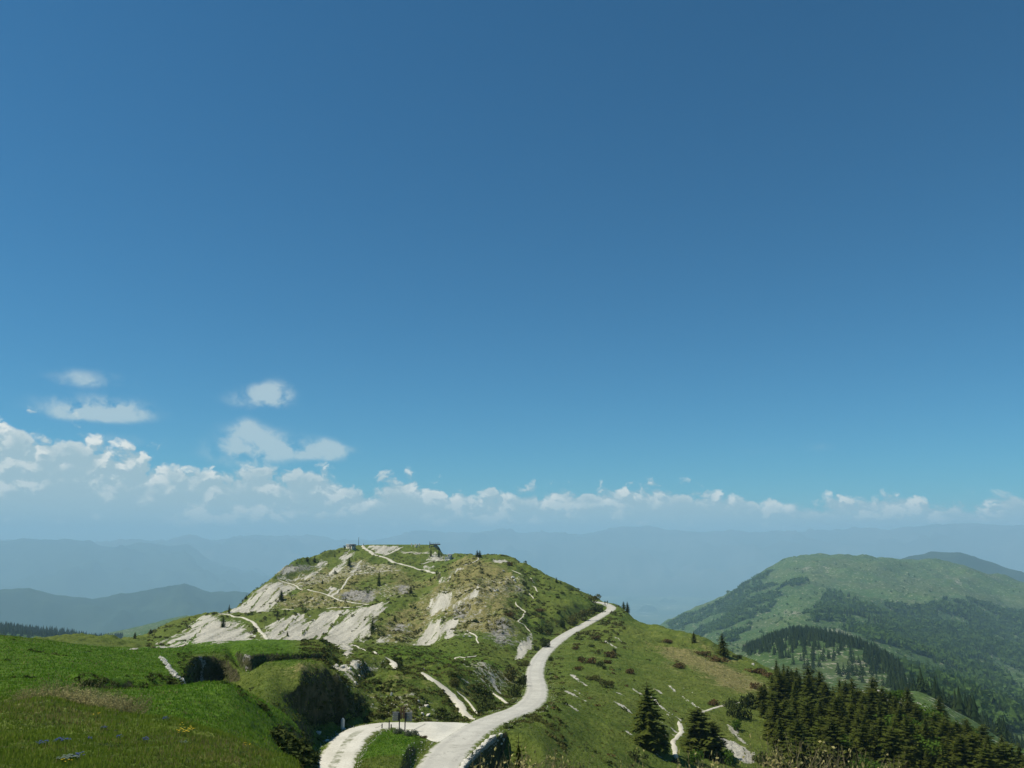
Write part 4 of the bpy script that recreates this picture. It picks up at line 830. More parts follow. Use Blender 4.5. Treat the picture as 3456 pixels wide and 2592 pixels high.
# ------------------------------------------------------------------ distant ranges and valley floor
def far_material(name, c0, c1, sc):
    m, h, out = new_mat(name)
    P = h.pos(); n = h.noise(P, sc, 6.0, 0.62)
    finish(h, out, h.mix(h.step(n, 0.3, 0.7), c0, c1), 0.95, n, 0.6, 0.6 / sc * 0.05, 0.05)
    return m
def far_range(name, crest, r0, depth, rough, seed, mat, label, n=560, m=46):
    az = np.linspace(-0.86, 0.86, n)
    A = np.array([ray(u, v)[0] for u, v in crest]); T = np.array([ray(u, v)[1] for u, v in crest])
    zc = np.interp(az, A, T) * r0
    rr = np.linspace(r0 - depth, r0 + depth * 0.8, m)
    R2 = np.repeat(rr[:, None], n, 1); A2 = np.repeat(az[None, :], m, 0)
    x = R2 * np.sin(A2); y = R2 * np.cos(A2)
    wob = fbm(x / (depth * 0.5), y / (depth * 0.5), 5, seed, 0.55, ridged=True) - 0.9
    floor = -1500.0
    prof = np.where(R2 < r0, (R2 - (r0 - depth)) / depth, 1 - (R2 - r0) / (depth * 0.8))
    prof = np.clip(prof, 0, 1) ** 0.85
    z = floor + (zc[None, :] - floor) * prof + wob * rough * np.sin(np.clip(prof, 0, 1) * math.pi * 0.93)
    co = np.stack([x, y, z], -1).reshape(-1, 3); idx = np.arange(m * n).reshape(m, n)
    q = np.stack([idx[:-1, :-1], idx[:-1, 1:], idx[1:, 1:], idx[1:, :-1]], -1).reshape(-1, 4)
    put(name, grid_mesh(name, co, q), mat, kind='structure', label=label)
M_F1 = far_material("far_woods", (0.009, 0.022, 0.013), (0.030, 0.048, 0.026), 0.0025)
M_F2 = far_material("far_rock", (0.02, 0.035, 0.03), (0.12, 0.12, 0.11), 0.0007)
far_range("hills", [(-900, 1995), (0, 1983), (100, 1981), (220, 2010), (300, 2019), (450, 2005), (560, 1985), (620, 1968), (710, 1989), (830, 1995), (1000, 2060), (1300, 2170), (1700, 2290), (2600, 2290), (4500, 2290)], 9000, 2600, 160, 301, M_F1, 'low wooded blue hills behind the left meadow')
far_range("hills", [(-900, 2400), (1500, 2400), (2300, 2330), (2600, 2120), (2850, 1962), (2950, 1912), (3050, 1878), (3140, 1857), (3210, 1868), (3260, 1873), (3330, 1895), (3400, 1914), (3456, 1930), (3700, 1965), (4500, 1990)], 8000, 1900, 110, 331, M_F1, 'blue ridge peeping over the right mountain')
far_range("far_mountains", [(-900, 1840), (0, 1838), (100, 1828), (218, 1820), (355, 1848), (480, 1838), (560, 1850), (635, 1848), (710, 1897), (840, 1940), (1000, 1990), (1200, 2030), (2400, 2060), (4500, 2060)], 21000, 5500, 420, 361, M_F1, 'hazy broad mountain on the far left')
far_range("far_mountains", [(-900, 1822), (0, 1828), (500, 1830), (650, 1810), (710, 1826), (840, 1808), (1000, 1812), (1100, 1818), (1300, 1812), (1400, 1800), (1480, 1794), (1560, 1788), (1700, 1778), (1750, 1798), (1880, 1796), (2000, 1800), (2100, 1783), (2200, 1776), (2320, 1800), (2500, 1798), (2700, 1788), (2900, 1790), (3100, 1783), (3300, 1770), (3456, 1775), (4500, 1780)], 27000, 6500, 500, 391, M_F2, 'faint alpine range closing the horizon')

def valley_material():
    m, h, out = new_mat("valley_fields")
    P = h.pos(); n = h.noise(P, 0.0012, 5.0, 0.6)
    v = h.voro(P, 0.004, 1.0, 0.5)
    c = h.mix(v.outputs['Distance'], (0.045, 0.075, 0.022), (0.13, 0.14, 0.06))
    c = h.mix(h.step(n, 0.35, 0.6), c, (0.035, 0.06, 0.02))
    t = h.noise(P, 0.006, 3.0, 0.7)
    town = h.math('MULTIPLY', h.step(t, 0.56, 0.64), h.step(h.noise(P, 0.0005, 2.0), 0.50, 0.58))
    c = h.mix(h.math('MULTIPLY', town, 0.8), c, (0.55, 0.50, 0.45))
    finish(h, out, c, 0.95, None)
    return m
def valley():
    co = []; f = []; nr, ns = 14, 96
    for k in range(nr):
        r = 300 * (42500 / 300) ** (k / (nr - 1))
        for i in range(ns):
            a = 2 * math.pi * i / ns; co.append((r * math.sin(a), r * math.cos(a), -1400 + (0 if r > 3000 else 0)))
    for k in range(nr - 1):
        for i in range(ns): f.append((k * ns + i, k * ns + (i + 1) % ns, (k + 1) * ns + (i + 1) % ns, (k + 1) * ns + i))
    f.append(tuple(range(ns)))
    me = bpy.data.meshes.new("valley_floor"); me.from_pydata(co, [], f); me.update()
    put("valley_floor", me, valley_material(), kind='structure', label='hazy valley floor with fields and a pale town')
valley()

# ------------------------------------------------------------------ the air
def haze_box():
    m = bpy.data.materials.new("haze_air"); m.use_nodes = True; m.node_tree.nodes.clear(); h = NT(m.node_tree)
    out = h.node('ShaderNodeOutputMaterial'); pv = h.node('ShaderNodeVolumePrincipled')
    pv.inputs['Color'].default_value = (0.48, 0.775, 0.98, 1); pv.inputs['Density'].default_value = HAZE
    pv.inputs['Anisotropy'].default_value = 0.0
    h.l.new(pv.outputs[0], out.inputs['Volume'])
    x, y0, y1, z0, z1 = 46000, -44000, 46000, -1600, 450
    co = [(sx * x, y, z) for z in (z0, z1) for y in (y0, y1) for sx in (-1, 1)]
    f = [(0, 2, 3, 1), (4, 5, 7, 6), (0, 1, 5, 4), (2, 6, 7, 3), (0, 4, 6, 2), (1, 3, 7, 5)]
    me = bpy.data.meshes.new("haze"); me.from_pydata(co, [], f); me.update()
    put("haze", me, m, kind='stuff', label='thin blue haze filling the air')
HAZE = 9.0e-5
haze_box()
# ------------------------------------------------------------------ leaves, needles, twigs
def leaf_material(name, c0, c1, c2=None, trans=0.25):
    """foliage: colour differs from leaf to leaf and from plant to plant"""
    m, h, out = new_mat(name)
    info = h.node('ShaderNodeObjectInfo'); P = h.pos()
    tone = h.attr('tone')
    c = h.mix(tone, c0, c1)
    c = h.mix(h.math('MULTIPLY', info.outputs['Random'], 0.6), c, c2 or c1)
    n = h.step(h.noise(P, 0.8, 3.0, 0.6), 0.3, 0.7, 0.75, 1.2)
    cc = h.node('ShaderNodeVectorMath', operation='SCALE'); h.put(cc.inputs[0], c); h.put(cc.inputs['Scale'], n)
    d = h.node('ShaderNodeBsdfDiffuse'); t = h.node('ShaderNodeBsdfTranslucent'); mx = h.node('ShaderNodeMixShader')
    h.l.new(cc.outputs[0], d.inputs[0]); h.l.new(cc.outputs[0], t.inputs[0]); mx.inputs[0].default_value = trans
    h.l.new(d.outputs[0], mx.inputs[1]); h.l.new(t.outputs[0], mx.inputs[2]); h.l.new(mx.outputs[0], out.inputs[0])
    return m
def plain_material(name, c0, c1, sc=3.0, rough=0.85, bstr=0.3, bdist=0.02):
    m, h, out = new_mat(name)
    tc_ = h.node('ShaderNodeTexCoord').outputs['Object']
    n = h.noise(tc_, sc, 5.0, 0.65)
    finish(h, out, h.mix(h.step(n, 0.3, 0.7), c0, c1), rough, n, bstr, bdist, 0.2)
    return m
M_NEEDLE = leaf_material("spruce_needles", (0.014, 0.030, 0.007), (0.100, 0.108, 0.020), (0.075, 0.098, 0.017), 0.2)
M_NEEDLE_FAR = leaf_material("far_spruce_needles", (0.012, 0.026, 0.008), (0.034, 0.050, 0.013), (0.024, 0.042, 0.011), 0.1)
M_LEAF = leaf_material("beech_leaves", (0.030, 0.072, 0.010), (0.085, 0.150, 0.020), None, 0.3)
M_FORESTLEAF = leaf_material("far_broadleaf", (0.048, 0.092, 0.020), (0.085, 0.140, 0.030), (0.060, 0.110, 0.022), 0.25)
M_JUNI = leaf_material("juniper_leaves", (0.026, 0.042, 0.013), (0.066, 0.084, 0.024), None, 0.15)
M_RUST = leaf_material("rusty_heath", (0.060, 0.040, 0.016), (0.130, 0.085, 0.036), (0.075, 0.066, 0.024), 0.15)
M_OLIVE = leaf_material("olive_heath", (0.050, 0.058, 0.018), (0.115, 0.115, 0.036), None, 0.2)
M_WILLOW = leaf_material("willow_leaves", (0.18, 0.17, 0.055), (0.42, 0.38, 0.16), None, 0.3)
M_BEIGE = leaf_material("budding_leaves", (0.18, 0.165, 0.060), (0.40, 0.37, 0.17), None, 0.3)
M_SAGE = leaf_material("grey_leaves", (0.055, 0.075, 0.045), (0.150, 0.170, 0.115), None, 0.2)
M_BARK = plain_material("bark", (0.055, 0.042, 0.030), (0.13, 0.105, 0.080), 9.0)
M_TWIG = plain_material("pale_twigs", (0.15, 0.125, 0.065), (0.27, 0.235, 0.13), 12.0)

def tri_mesh(name, V, F, tone=None, smooth=False):
    return grid_mesh(name, np.asarray(V, np.float32), np.asarray(F, np.int32), {'tone': np.asarray(tone, np.float32)} if tone is not None else None, smooth)

def tube_pts(path, rad, sides=5):
    """tapered tube round a polyline -> verts, triangles"""
    V = []; F = []
    P = [Vector(p) for p in path]
    for i, p in enumerate(P):
        d = (P[min(i + 1, len(P) - 1)] - P[max(i - 1, 0)]).normalized()
        a = d.orthogonal().normalized(); b = d.cross(a)
        r = rad[i] if hasattr(rad, '__len__') else rad
        for k in range(sides):
            t = 2 * math.pi * k / sides; V.append(tuple(p + (a * math.cos(t) + b * math.sin(t)) * r))
    for i in range(len(P) - 1):
        for k in range(sides):
            q = (k + 1) % sides; a0 = i * sides + k; a1 = i * sides + q; b0 = a0 + sides; b1 = a1 + sides
            F += [(a0, a1, b1), (a0, b1, b0)]
    return V, F
def join_parts(parts):
    V = []; F = []
    for v, f in parts:
        o = len(V); V += list(v); F += [tuple(i + o for i in t) for t in f]
    return V, F

def spruce_meshes(seed, levels=24, width=0.22, bare=0.05, ragged=0.25, per=9, full=0.80):
    """unit-height spruce: drooping whorls of needle sprays round a tapered stem"""
    R = random.Random(seed)
    V = []; F = []; T = []
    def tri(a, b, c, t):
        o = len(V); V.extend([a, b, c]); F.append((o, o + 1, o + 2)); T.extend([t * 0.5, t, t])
    for i in range(levels):
        q = i / (levels - 1)
        h0 = bare + (0.985 - bare) * q ** 0.92
        Rm = width * ((1 - q) ** full) * (0.82 + 0.36 * R.random()) + 0.010
        if q < 0.14: Rm *= 0.72 + q * 2
        nb = max(4, int(per * (1 - 0.45 * q) + R.random() * 2)); ph = R.random() * 6.28
        for k in range(nb):
            if R.random() < 0.08: continue
            a = ph + 6.2832 * k / nb + R.uniform(-0.25, 0.25)
            L = Rm * (1 - ragged * R.random() ** 1.5); ca, sa = math.cos(a), math.sin(a)
            rise = 0.25 * q - 0.30 * (1 - q) + R.uniform(-0.06, 0.06)
            n = 4 if L > 0.08 else 3
            tone = R.random()
            def pt(t): return (ca * L * t, sa * L * t, h0 + L * (rise * t - 0.22 * t * t * (1 - q) + 0.10 * max(0, t - 0.6)))
            for s in range(n):
                t0 = 0.12 + 0.88 * s / n; t1 = min(1.05, t0 + 1.25 / n)
                w = L * (0.46 - 0.26 * (t0 + t1) / 2) * R.uniform(0.8, 1.25)
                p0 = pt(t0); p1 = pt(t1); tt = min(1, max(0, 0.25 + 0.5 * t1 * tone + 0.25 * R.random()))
                drop = L * R.uniform(0.05, 0.14)
                tri(p0, (p1[0] - sa * w, p1[1] + ca * w, p1[2] - drop), p1, tt)
                tri(p0, p1, (p1[0] + sa * w, p1[1] - ca * w, p1[2] - drop), tt)
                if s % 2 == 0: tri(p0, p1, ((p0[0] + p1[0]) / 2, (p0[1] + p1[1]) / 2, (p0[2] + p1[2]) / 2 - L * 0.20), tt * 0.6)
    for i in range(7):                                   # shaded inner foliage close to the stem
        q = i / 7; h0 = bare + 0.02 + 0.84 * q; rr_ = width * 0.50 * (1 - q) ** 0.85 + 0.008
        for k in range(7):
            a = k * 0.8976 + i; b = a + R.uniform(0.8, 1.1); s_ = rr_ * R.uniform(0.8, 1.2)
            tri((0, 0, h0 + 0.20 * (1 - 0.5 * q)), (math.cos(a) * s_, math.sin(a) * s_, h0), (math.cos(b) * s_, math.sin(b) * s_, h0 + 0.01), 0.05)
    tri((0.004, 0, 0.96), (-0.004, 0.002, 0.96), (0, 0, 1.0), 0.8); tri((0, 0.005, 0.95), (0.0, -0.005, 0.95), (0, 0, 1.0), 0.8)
    tv, tf = tube_pts([(0, 0, -0.06), (0, 0, 0.1), (0.004, 0, 0.45), (0, 0, 0.97)], [0.021, 0.017, 0.010, 0.0015], 6)
    return tri_mesh("spruce_crown", V, F, T), tri_mesh("spruce_trunk", tv, tf, None, True)

def clump_cloud(seed, lobes, leaves, size, spread=1.0, flat=0.75):
    """leaf-sized faces spread through an uneven crown of several lobes, unit radius"""
    R = np.random.default_rng(seed)
    L = np.concatenate([R.normal(0, 0.36, (lobes, 2)) * spread, R.uniform(0.30, 0.85, (lobes, 1)) * flat], 1)
    rad = R.uniform(0.26, 0.46, lobes)
    n = leaves; k = R.integers(0, lobes, n)
    d = R.normal(0, 1, (n, 3)); d /= np.linalg.norm(d, axis=1, keepdims=True)
    rr = rad[k] * (0.55 + 0.5 * R.random(n) ** 0.5)
    C = L[k] + d * rr[:, None] * np.array([1, 1, 0.85]); C[:, 2] = np.maximum(C[:, 2], 0.02)
    a = R.normal(0, 1, (n, 3)); a /= np.linalg.norm(a, axis=1, keepdims=True)
    b = np.cross(a, d + 0.35 * R.normal(0, 1, (n, 3))); b /= np.maximum(np.linalg.norm(b, axis=1, keepdims=True), 1e-6)
    s = size * R.uniform(0.6, 1.4, (n, 1))
    V = np.stack([C - a * s, C + b * s * 0.8, C + a * s, C - b * s * 0.8], 1).reshape(-1, 3)
    F = np.arange(n * 4).reshape(-1, 4)
    tone = np.repeat(np.clip(0.25 + 0.75 * R.random(n), 0, 1), 4)
    return V, F, tone, L, rad

def shrub_mesh(name, seed, mat, lobes=7, leaves=520, size=0.075, spread=1.0, flat=0.6):
    V, F, T, L, rad = clump_cloud(seed, lobes, leaves, size, spread, flat)
    me = grid_mesh(name, V, F, {'tone': T}, False); me.materials.append(mat)
    tw = []
    for i in range(len(L)):
        tw.append(tube_pts([(L[i][0] * 0.15, L[i][1] * 0.15, -0.12), tuple(L[i] * np.array([0.6, 0.6, 0.5])), tuple(L[i])], [0.022, 0.014, 0.004], 4))
    tv, tf = join_parts(tw)
    st = tri_mesh(name + "_stems", tv, tf, None, True); st.materials.append(M_BARK)
    return me, st
def plant(name, parts, loc, scale, rotz, label, cat, group=None):
    """an Empty at the foot of the plant with its parts as children"""
    o = put(name, None, loc=loc, label=label, cat=cat, group=group)
    o.rotation_euler = (0, 0, rotz); o.scale = scale if hasattr(scale, '__len__') else (scale,) * 3
    for pn, me in parts: put(pn, me, parent=o)
    return o

SPR = []
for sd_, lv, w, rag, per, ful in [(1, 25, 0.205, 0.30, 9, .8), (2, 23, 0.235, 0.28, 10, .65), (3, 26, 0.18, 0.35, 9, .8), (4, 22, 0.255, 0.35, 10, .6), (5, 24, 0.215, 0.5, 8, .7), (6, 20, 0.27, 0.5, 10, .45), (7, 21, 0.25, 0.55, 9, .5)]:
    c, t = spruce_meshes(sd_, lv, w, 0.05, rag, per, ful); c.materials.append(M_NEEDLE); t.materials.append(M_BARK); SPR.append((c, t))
def lite_spruce(seed, w, mat, levels=9, per=6):
    """one small mesh, for trees only a few pixels tall"""
    R = random.Random(seed); V = []; F = []; T = []
    for i in range(levels):
        q = i / (levels - 1); h0 = 0.04 + 0.86 * q; Rm = w * (1 - q) ** 0.8 * R.uniform(0.8, 1.2) + 0.015; ph = R.random() * 6
        n = max(4, per - int(2 * q))
        for k in range(n):
            a = ph + 6.2832 * k / n + R.uniform(-0.2, 0.2); b = a + 3.6 / n; L = Rm * R.uniform(0.7, 1.2); t = R.random()
            o = len(V); V += [(0, 0, h0 + 0.16 * (1 - 0.4 * q)), (math.cos(a) * L, math.sin(a) * L, h0 - 0.10 * L / w * 0.4), (math.cos(b) * L * 0.9, math.sin(b) * L * 0.9, h0 + 0.01)]
            F.append((o, o + 1, o + 2)); T += [t * 0.6, t, t]
    o = len(V); V += [(0.02, 0, -0.1), (-0.01, 0.017, -0.1), (-0.01, -0.017, -0.1), (0, 0, 0.3)]; F += [(o, o + 1, o + 3), (o + 1, o + 2, o + 3), (o + 2, o, o + 3)]; T += [0, 0, 0, 0]
    me = tri_mesh("small_spruce", V, F, T); me.materials.append(mat); return me
LITE = [lite_spruce(20 + i, w, M_NEEDLE_FAR) for i, w in enumerate((0.20, 0.26, 0.31, 0.23))]
def ground_at(u, v, rmin): return G.hit(u, v, rmin)
def spruce(loc, hgt, label, kind=None, group=None, wide=1.0, lean=0.0):
    k = random.choice((0, 1, 3, 3, 4, 5, 5, 6, 6)) if kind is None else kind
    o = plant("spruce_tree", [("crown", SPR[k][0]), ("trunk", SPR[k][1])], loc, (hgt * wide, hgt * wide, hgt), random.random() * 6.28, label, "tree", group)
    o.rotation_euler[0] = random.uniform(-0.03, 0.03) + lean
    return o

# ------------------------------------------------------------------ lone spruces on the right slope
def base_spruce(Zf, x, y, hpx, scale, rmin, label, kind=None, wide=1.0, group=None):
    p = ground_at(*Zf(x, y), rmin); r = math.hypot(p.x, p.y)
    return spruce(p - Vector((0, 0, 0.1)), hpx / scale * r / FPX * 1.03, label, kind, group, wide)
base_spruce(Z4, 150, 1185, 330, 1.6313, 100, 'tall lone spruce on the right slope left of the footpath', 3, 1.2)
base_spruce(Z4, 225, 1195, 130, 1.6313, 100, 'small spruce leaning at the foot of the tall lone spruce', 3, 1.3)
base_spruce(Z4, 420, 1215, 230, 1.6313, 100, 'broad dark spruce between the footpath bend and the grey scree', 5, 1.9)
base_spruce(Z4, 505, 1215, 160, 1.6313, 100, 'round lower spruce just right of the broad one by the scree', 6, 2.0)
base_spruce(Z4, 395, 602, 58, 1.6313, 200, 'small dark spruce on the slope skyline beside the tallest one', 1, 1.4)
base_spruce(Z4, 555, 672, 112, 1.6313, 200, 'dark bushy spruce standing out on the right skyline', 3, 1.35)
base_spruce(Z4, 852, 800, 100, 1.6313, 190, 'pointed spruce on the crest left of the wood', 0, 1.3)
base_spruce(Z4, 893, 806, 84, 1.6313, 190, 'second spruce on the crest, touching the pointed one', 4, 1.4)
base_spruce(Z4, 935, 800, 52, 1.6313, 190, 'short spruce right of the pair on the crest', 1, 1.4)
base_spruce(Z4, 1025, 822, 66, 1.6313, 190, 'small spruce before the pale meadow slope behind the wood', 2, 1.4)
p_ = at(1747, 2463, 21); gz_ = float(G.h(p_.x, p_.y))

# ------------------------------------------------------------------ the spruce wood
tops = [(75, 2, 222), (250, 40, 205), (330, 48, 216), (425, 8, 196), (480, 120, 205), (600, 80, 190), (655, 95, 200), (720, 140, 190), (775, 165, 198), (885, 178, 186), (915, 148, 212), (972, 150, 214), (940, 262, 168), (1080, 262, 180), (1210, 235, 190), (1275, 310, 168), (1425, 370, 178), (1510, 450, 166), (1560, 480, 180), (1750, 556, 176), (1985, 650, 160), (2040, 700, 168),
        (40, 240, 176), (130, 262, 170), (205, 255, 182), (320, 285, 165), (430, 262, 172), (560, 232, 168), (760, 380, 150), (620, 330, 158), (540, 425, 148), (310, 482, 146), (160, 335, 158), (1180, 402, 156), (1290, 482, 150), (1060, 500, 150), (1400, 522, 152), (860, 300, 170), (1340, 400, 166), (960, 420, 152), (440, 400, 154), (700, 300, 176), (1640, 560, 160), (1120, 320, 172), (800, 470, 146), (80, 420, 152), (1850, 640, 168), (240, 420, 156)]
wood = []
for (x, y, r) in tops:
    u, v = Z7(x, y); want = random.uniform(5.6, 8.2); best = None
    for rr_ in np.linspace(122, 232, 90):
        tp = at(u, v, rr_); h_ = tp.z - float(G.h(tp.x, tp.y))
        if h_ < 3.5: continue
        sc_ = abs(h_ - want) + 0.01 * abs(rr_ - r)
        if best is None or sc_ < best[0]: best = (sc_, tp.x, tp.y, h_)
    if best and best[3] < 11: wood.append(best[1:])
WPOLY = [at(u, 2500, r) for u, r in [(2600, 150), (2560, 172), (2640, 196), (2760, 205), (2900, 196), (3050, 196), (3200, 186), (3330, 178), (3480, 172), (3480, 132), (3200, 128), (2950, 126), (2760, 128), (2660, 134)]]
tries = 0
while len(wood) < 150 and tries < 9000:
    tries += 1
    u = random.uniform(2560, 3480); r = random.uniform(126, 205); p = at(u, 2500, r)
    if poly_sd(WPOLY, np.array([p.x]), np.array([p.y]))[0] < 0: continue
    if any((p.x - a) ** 2 + (p.y - b) ** 2 < 2.2 ** 2 for a, b, _ in wood): continue
    hh = random.uniform(2.8, 6.8)
    # keep to the wood's skyline as seen on the slope
    wood.append((p.x, p.y, hh))
ORD = ['first', 'second', 'third', 'fourth', 'fifth', 'sixth', 'seventh', 'eighth', 'ninth', 'tenth', 'eleventh', 'twelfth', 'thirteenth', 'fourteenth', 'fifteenth', 'sixteenth', 'seventeenth', 'eighteenth', 'nineteenth', 'twentieth', 'twenty-first', 'twenty-second', 'twenty-third']
sky_ = sorted(range(min(22, len(wood))), key=lambda i: math.atan2(wood[i][0], wood[i][1])); rank = {i: k for k, i in enumerate(sky_)}
for i, (x, y, hgt) in enumerate(wood):
    z = float(G.h(x, y))
    lb = ('dark spruce on the wood skyline, %s from the left' % ORD[rank[i]]) if i in rank else 'dark spruce standing close among others in the wood on the lower right'
    spruce(Vector((x, y, z - 0.15)), hgt, lb, None, 'spruces of the wood', random.uniform(1.15, 1.9))

# bright broad-leaved trees among the spruces
def beech_meshes(seed):
    V, F, T, L, rad = clump_cloud(seed, 11, 1500, 0.055, 1.0, 1.15)
    c = grid_mesh("beech_crown", V, F, {'tone': T}, False); c.materials.append(M_LEAF)
    ps = [tube_pts([(0, 0, -0.15), (0.01, 0, 0.2), (0, 0.01, 0.55)], [0.05, 0.04, 0.02], 6)]
    for i in range(len(L)): ps.append(tube_pts([(0, 0, 0.18 + 0.02 * i), tuple(L[i] * 0.6), tuple(L[i])], [0.022, 0.014, 0.005], 4))
    tv, tf = join_parts(ps); t = tri_mesh("beech_trunk", tv, tf, None, True); t.materials.append(M_BARK)
    return c, t
BEECH = [beech_meshes(61), beech_meshes(62), beech_meshes(63)]
def beech(u, v, r, label, hgt=None, wide=1.0):
    tp = at(u, v, r); g = float(G.h(tp.x, tp.y)); hgt = hgt or max(2.0, tp.z - g)
    k = random.randrange(3)
    plant("beech_tree", [("crown", BEECH[k][0]), ("trunk", BEECH[k][1])], (tp.x, tp.y, g - 0.1), (hgt * 0.75 * wide, hgt * 0.75 * wide, hgt * 0.78), random.random() * 6, label, "tree", 'broad-leaved trees of the wood')
for (x, y, r, lb, w) in [(1060, 195, 205, 'bright green tree on the skyline right of the white crag', 1.3), (1145, 192, 206, 'rightmost bright green tree beside the crag on the wood skyline', 1.2), (1335, 335, 182, 'light green tree above the small grey outcrop', 1.2), (1650, 485, 182, 'wide light green tree low on the right edge of the wood', 1.6), (1720, 540, 176, 'light green tree beside the low right wood edge', 1.2), (1850, 622, 172, 'green round tree next to the last spruce', 1.7), (1920, 660, 172, 'lowest light green tree at the far right of the wood', 1.2), (780, 225, 182, 'light green tree squeezed between spruces on the upper wood edge', 1.0), (1070, 395, 158, 'light green tree in the middle of the wood', 1.3), (265, 560, 139, 'fresh green sapling tree in front of the wood', 1.0), (800, 770, 128, 'green bushy tree at the bottom edge of the wood', 1.5), (620, 560, 140, 'light green tree between dark spruces left of the wood centre', 1.1), (1290, 560, 146, 'light green tree right of the wood centre', 1.2), (430, 640, 136, 'fresh green tree near the front of the wood', 1.1), (1000, 650, 138, 'light green tree in front of the middle spruces', 1.1), (1500, 600, 150, 'light green tree in the right half of the wood', 1.2), (150, 520, 148, 'light green tree near the left front of the wood', 1.1)]:
    u, v = Z7(x, y); beech(u, v, r, lb, None, w)

# ------------------------------------------------------------------ small trees of the main hill
hill = [(Z2, 1045, 626, 138, 'tall slim dark spruce in the middle of the main hill', 2, 1.0), (Z2, 770, 438, 76, 'bushy dark spruce below the bare streak under the summit', 3, 1.3), (Z2, 130, 762, 96, 'broad spruce left on the hill beside a scree streak', 1, 1.25), (Z2, 1965, 356, 62, 'left half of the pair of firs on the ridge top', 3, 1.4), (Z2, 1990, 358, 66, 'right half of the pair of firs on the ridge top', 1, 1.4),
    (Z2, 520, 612, 46, 'small dark spruce on the tawny upper slope', 1, 1.3), (Z2, 635, 502, 36, 'tiny spruce at the lower end of the bare streak', 0, 1.2), (Z2, 376, 402, 46, 'left of two dark trees on the upper left skyline', 3, 1.5), (Z2, 445, 404, 50, 'right of two dark trees on the upper left skyline', 3, 1.6), (Z2, 280, 420, 22, 'lowest tiny tree on the upper left skyline', 1, 1.3), (Z2, 543, 806, 36, 'tiny slim spruce above the bench path', 2, 1.1), (Z2, 100, 908, 46, 'small spruce under the level bench path', 0, 1.2),
    (Z2, 985, 1062, 165, 'dark slender tree along the right rim of the large scree', 4, 0.9), (Z2, 1195, 958, 58, 'roundish dark tree on the tawny spur', 3, 1.4), (Z2, 1345, 702, 82, 'dark tree standing before the grey cliff band', 1, 1.2), (Z2, 1530, 582, 40, 'small tree below the end of the hilltop road', 1, 1.3), (Z2, 1566, 562, 34, 'smallest of two trees below the hilltop road end', 1, 1.3), (Z2, 1532, 352, 84, 'narrow spruce under the hilltop viewing slab, left one', 2, 0.95), (Z2, 1606, 362, 88, 'narrow spruce under the hilltop viewing slab, right one', 2, 1.0), (Z2, 1560, 414, 22, 'tiny bush-like spruce on the path to the ruined fort', 3, 1.5), (Z2, 190, 1088, 42, 'thin young tree low in the large scree', 4, 0.8), (Z2, 230, 752, 32, 'little spruce right of the broad one on the left of the hill', 0, 1.2),
    (Z1, 1872, 546, 68, 'dark spruce on the leftmost upper scree', 1, 1.2), (Z1, 1637, 537, 30, 'tiny tree on the left skyline of the hill', 3, 1.5), (Z1, 1522, 626, 54, 'slim tree where the left skyline meets the bench track', 2, 1.1), (Z1, 1845, 642, 34, 'small spruce right of the curving grassy track', 1, 1.2), (Z1, 1482, 722, 70, 'shadowed spruce inside the left scree', 3, 1.0), (Z1, 895, 797, 40, 'dark spruce on the low far left crest', 1, 1.3), (Z1, 1000, 766, 30, 'rounded dark tree on the low left crest', 3, 1.9), (Z1, 1095, 750, 20, 'tiny tree on the left crest nearer the scree', 1, 1.4), (Z1, 1257, 676, 22, 'tiny tree at the top of the left scree edge', 1, 1.4), (Z1, 1912, 782, 32, 'little spruce above the foot of the large scree', 0, 1.2),
    (Z3, 1045, 458, 48, 'small dark conifer on the descending right skyline of the hill', 3, 1.3), (Z3, 1085, 470, 28, 'lower partner of the conifer on the right skyline of the hill', 1, 1.5), (Z3, 1672, 705, 72, 'left stem of the dark fir beside the road end', 3, 1.3), (Z3, 1708, 735, 98, 'dark fir standing just beyond the road end', 1, 1.3)]
for (Zf, x, y, hp, lb, kd, w) in hill:
    sc = {Z1: 1.97, Z2: 2.765, Z3: 2.765}[Zf]
    base_spruce(Zf, x, y, hp, sc, 96 if (Zf is Z1 and x < 1300) else (300 if Zf is Z3 and x > 1600 else HILL), lb, kd, w, 'trees dotted over the main hill')
# ------------------------------------------------------------------ woods on the mountains further off
def in_poly(P, n, R, f=Mf):
    xs = [p.x for p in P]; ys = [p.y for p in P]; out = np.zeros((0, 2))
    while len(out) < n:
        q = np.stack([R.uniform(min(xs), max(xs), n * 3), R.uniform(min(ys), max(ys), n * 3)], 1)
        out = np.concatenate([out, q[poly_sd(P, q[:, 0], q[:, 1]) > 0]])
    return out[:n]
def blob_mesh(seed, n=9):
    """small uneven crown of a far broad-leaved tree"""
    R = np.random.default_rng(seed)
    d = R.normal(0, 1, (n, 3)); d /= np.linalg.norm(d, axis=1, keepdims=True)
    V = []; F = []
    for k in range(26):
        c = R.normal(0, 1, 3); c /= np.linalg.norm(c); c = c * R.uniform(0.55, 0.95) * np.array([0.5, 0.5, 0.42]) + np.array([0, 0, 0.55])
        a = R.normal(0, 1, 3); b = R.normal(0, 1, 3); o = len(V)
        V += [tuple(c + a * 0.17), tuple(c + b * 0.17), tuple(c - (a + b) * 0.14)]; F.append((o, o + 1, o + 2))
    return np.array(V), np.array(F)
def lite_arrays(seed, w=0.24):
    R = random.Random(seed); V = []; F = []
    for i in range(4):
        q = i / 3; h0 = 0.02 + 0.62 * q; Rm = w * (1 - 0.75 * q); ph = R.random() * 6
        for k in range(5):
            a = ph + 1.2566 * k; b = a + 1.2; L = Rm * R.uniform(0.8, 1.2); o = len(V)
            V += [(0, 0, h0 + 0.38), (math.cos(a) * L, math.sin(a) * L, h0), (math.cos(b) * L, math.sin(b) * L, h0 + 0.02)]; F.append((o, o + 1, o + 2))
    return np.array(V), np.array(F)
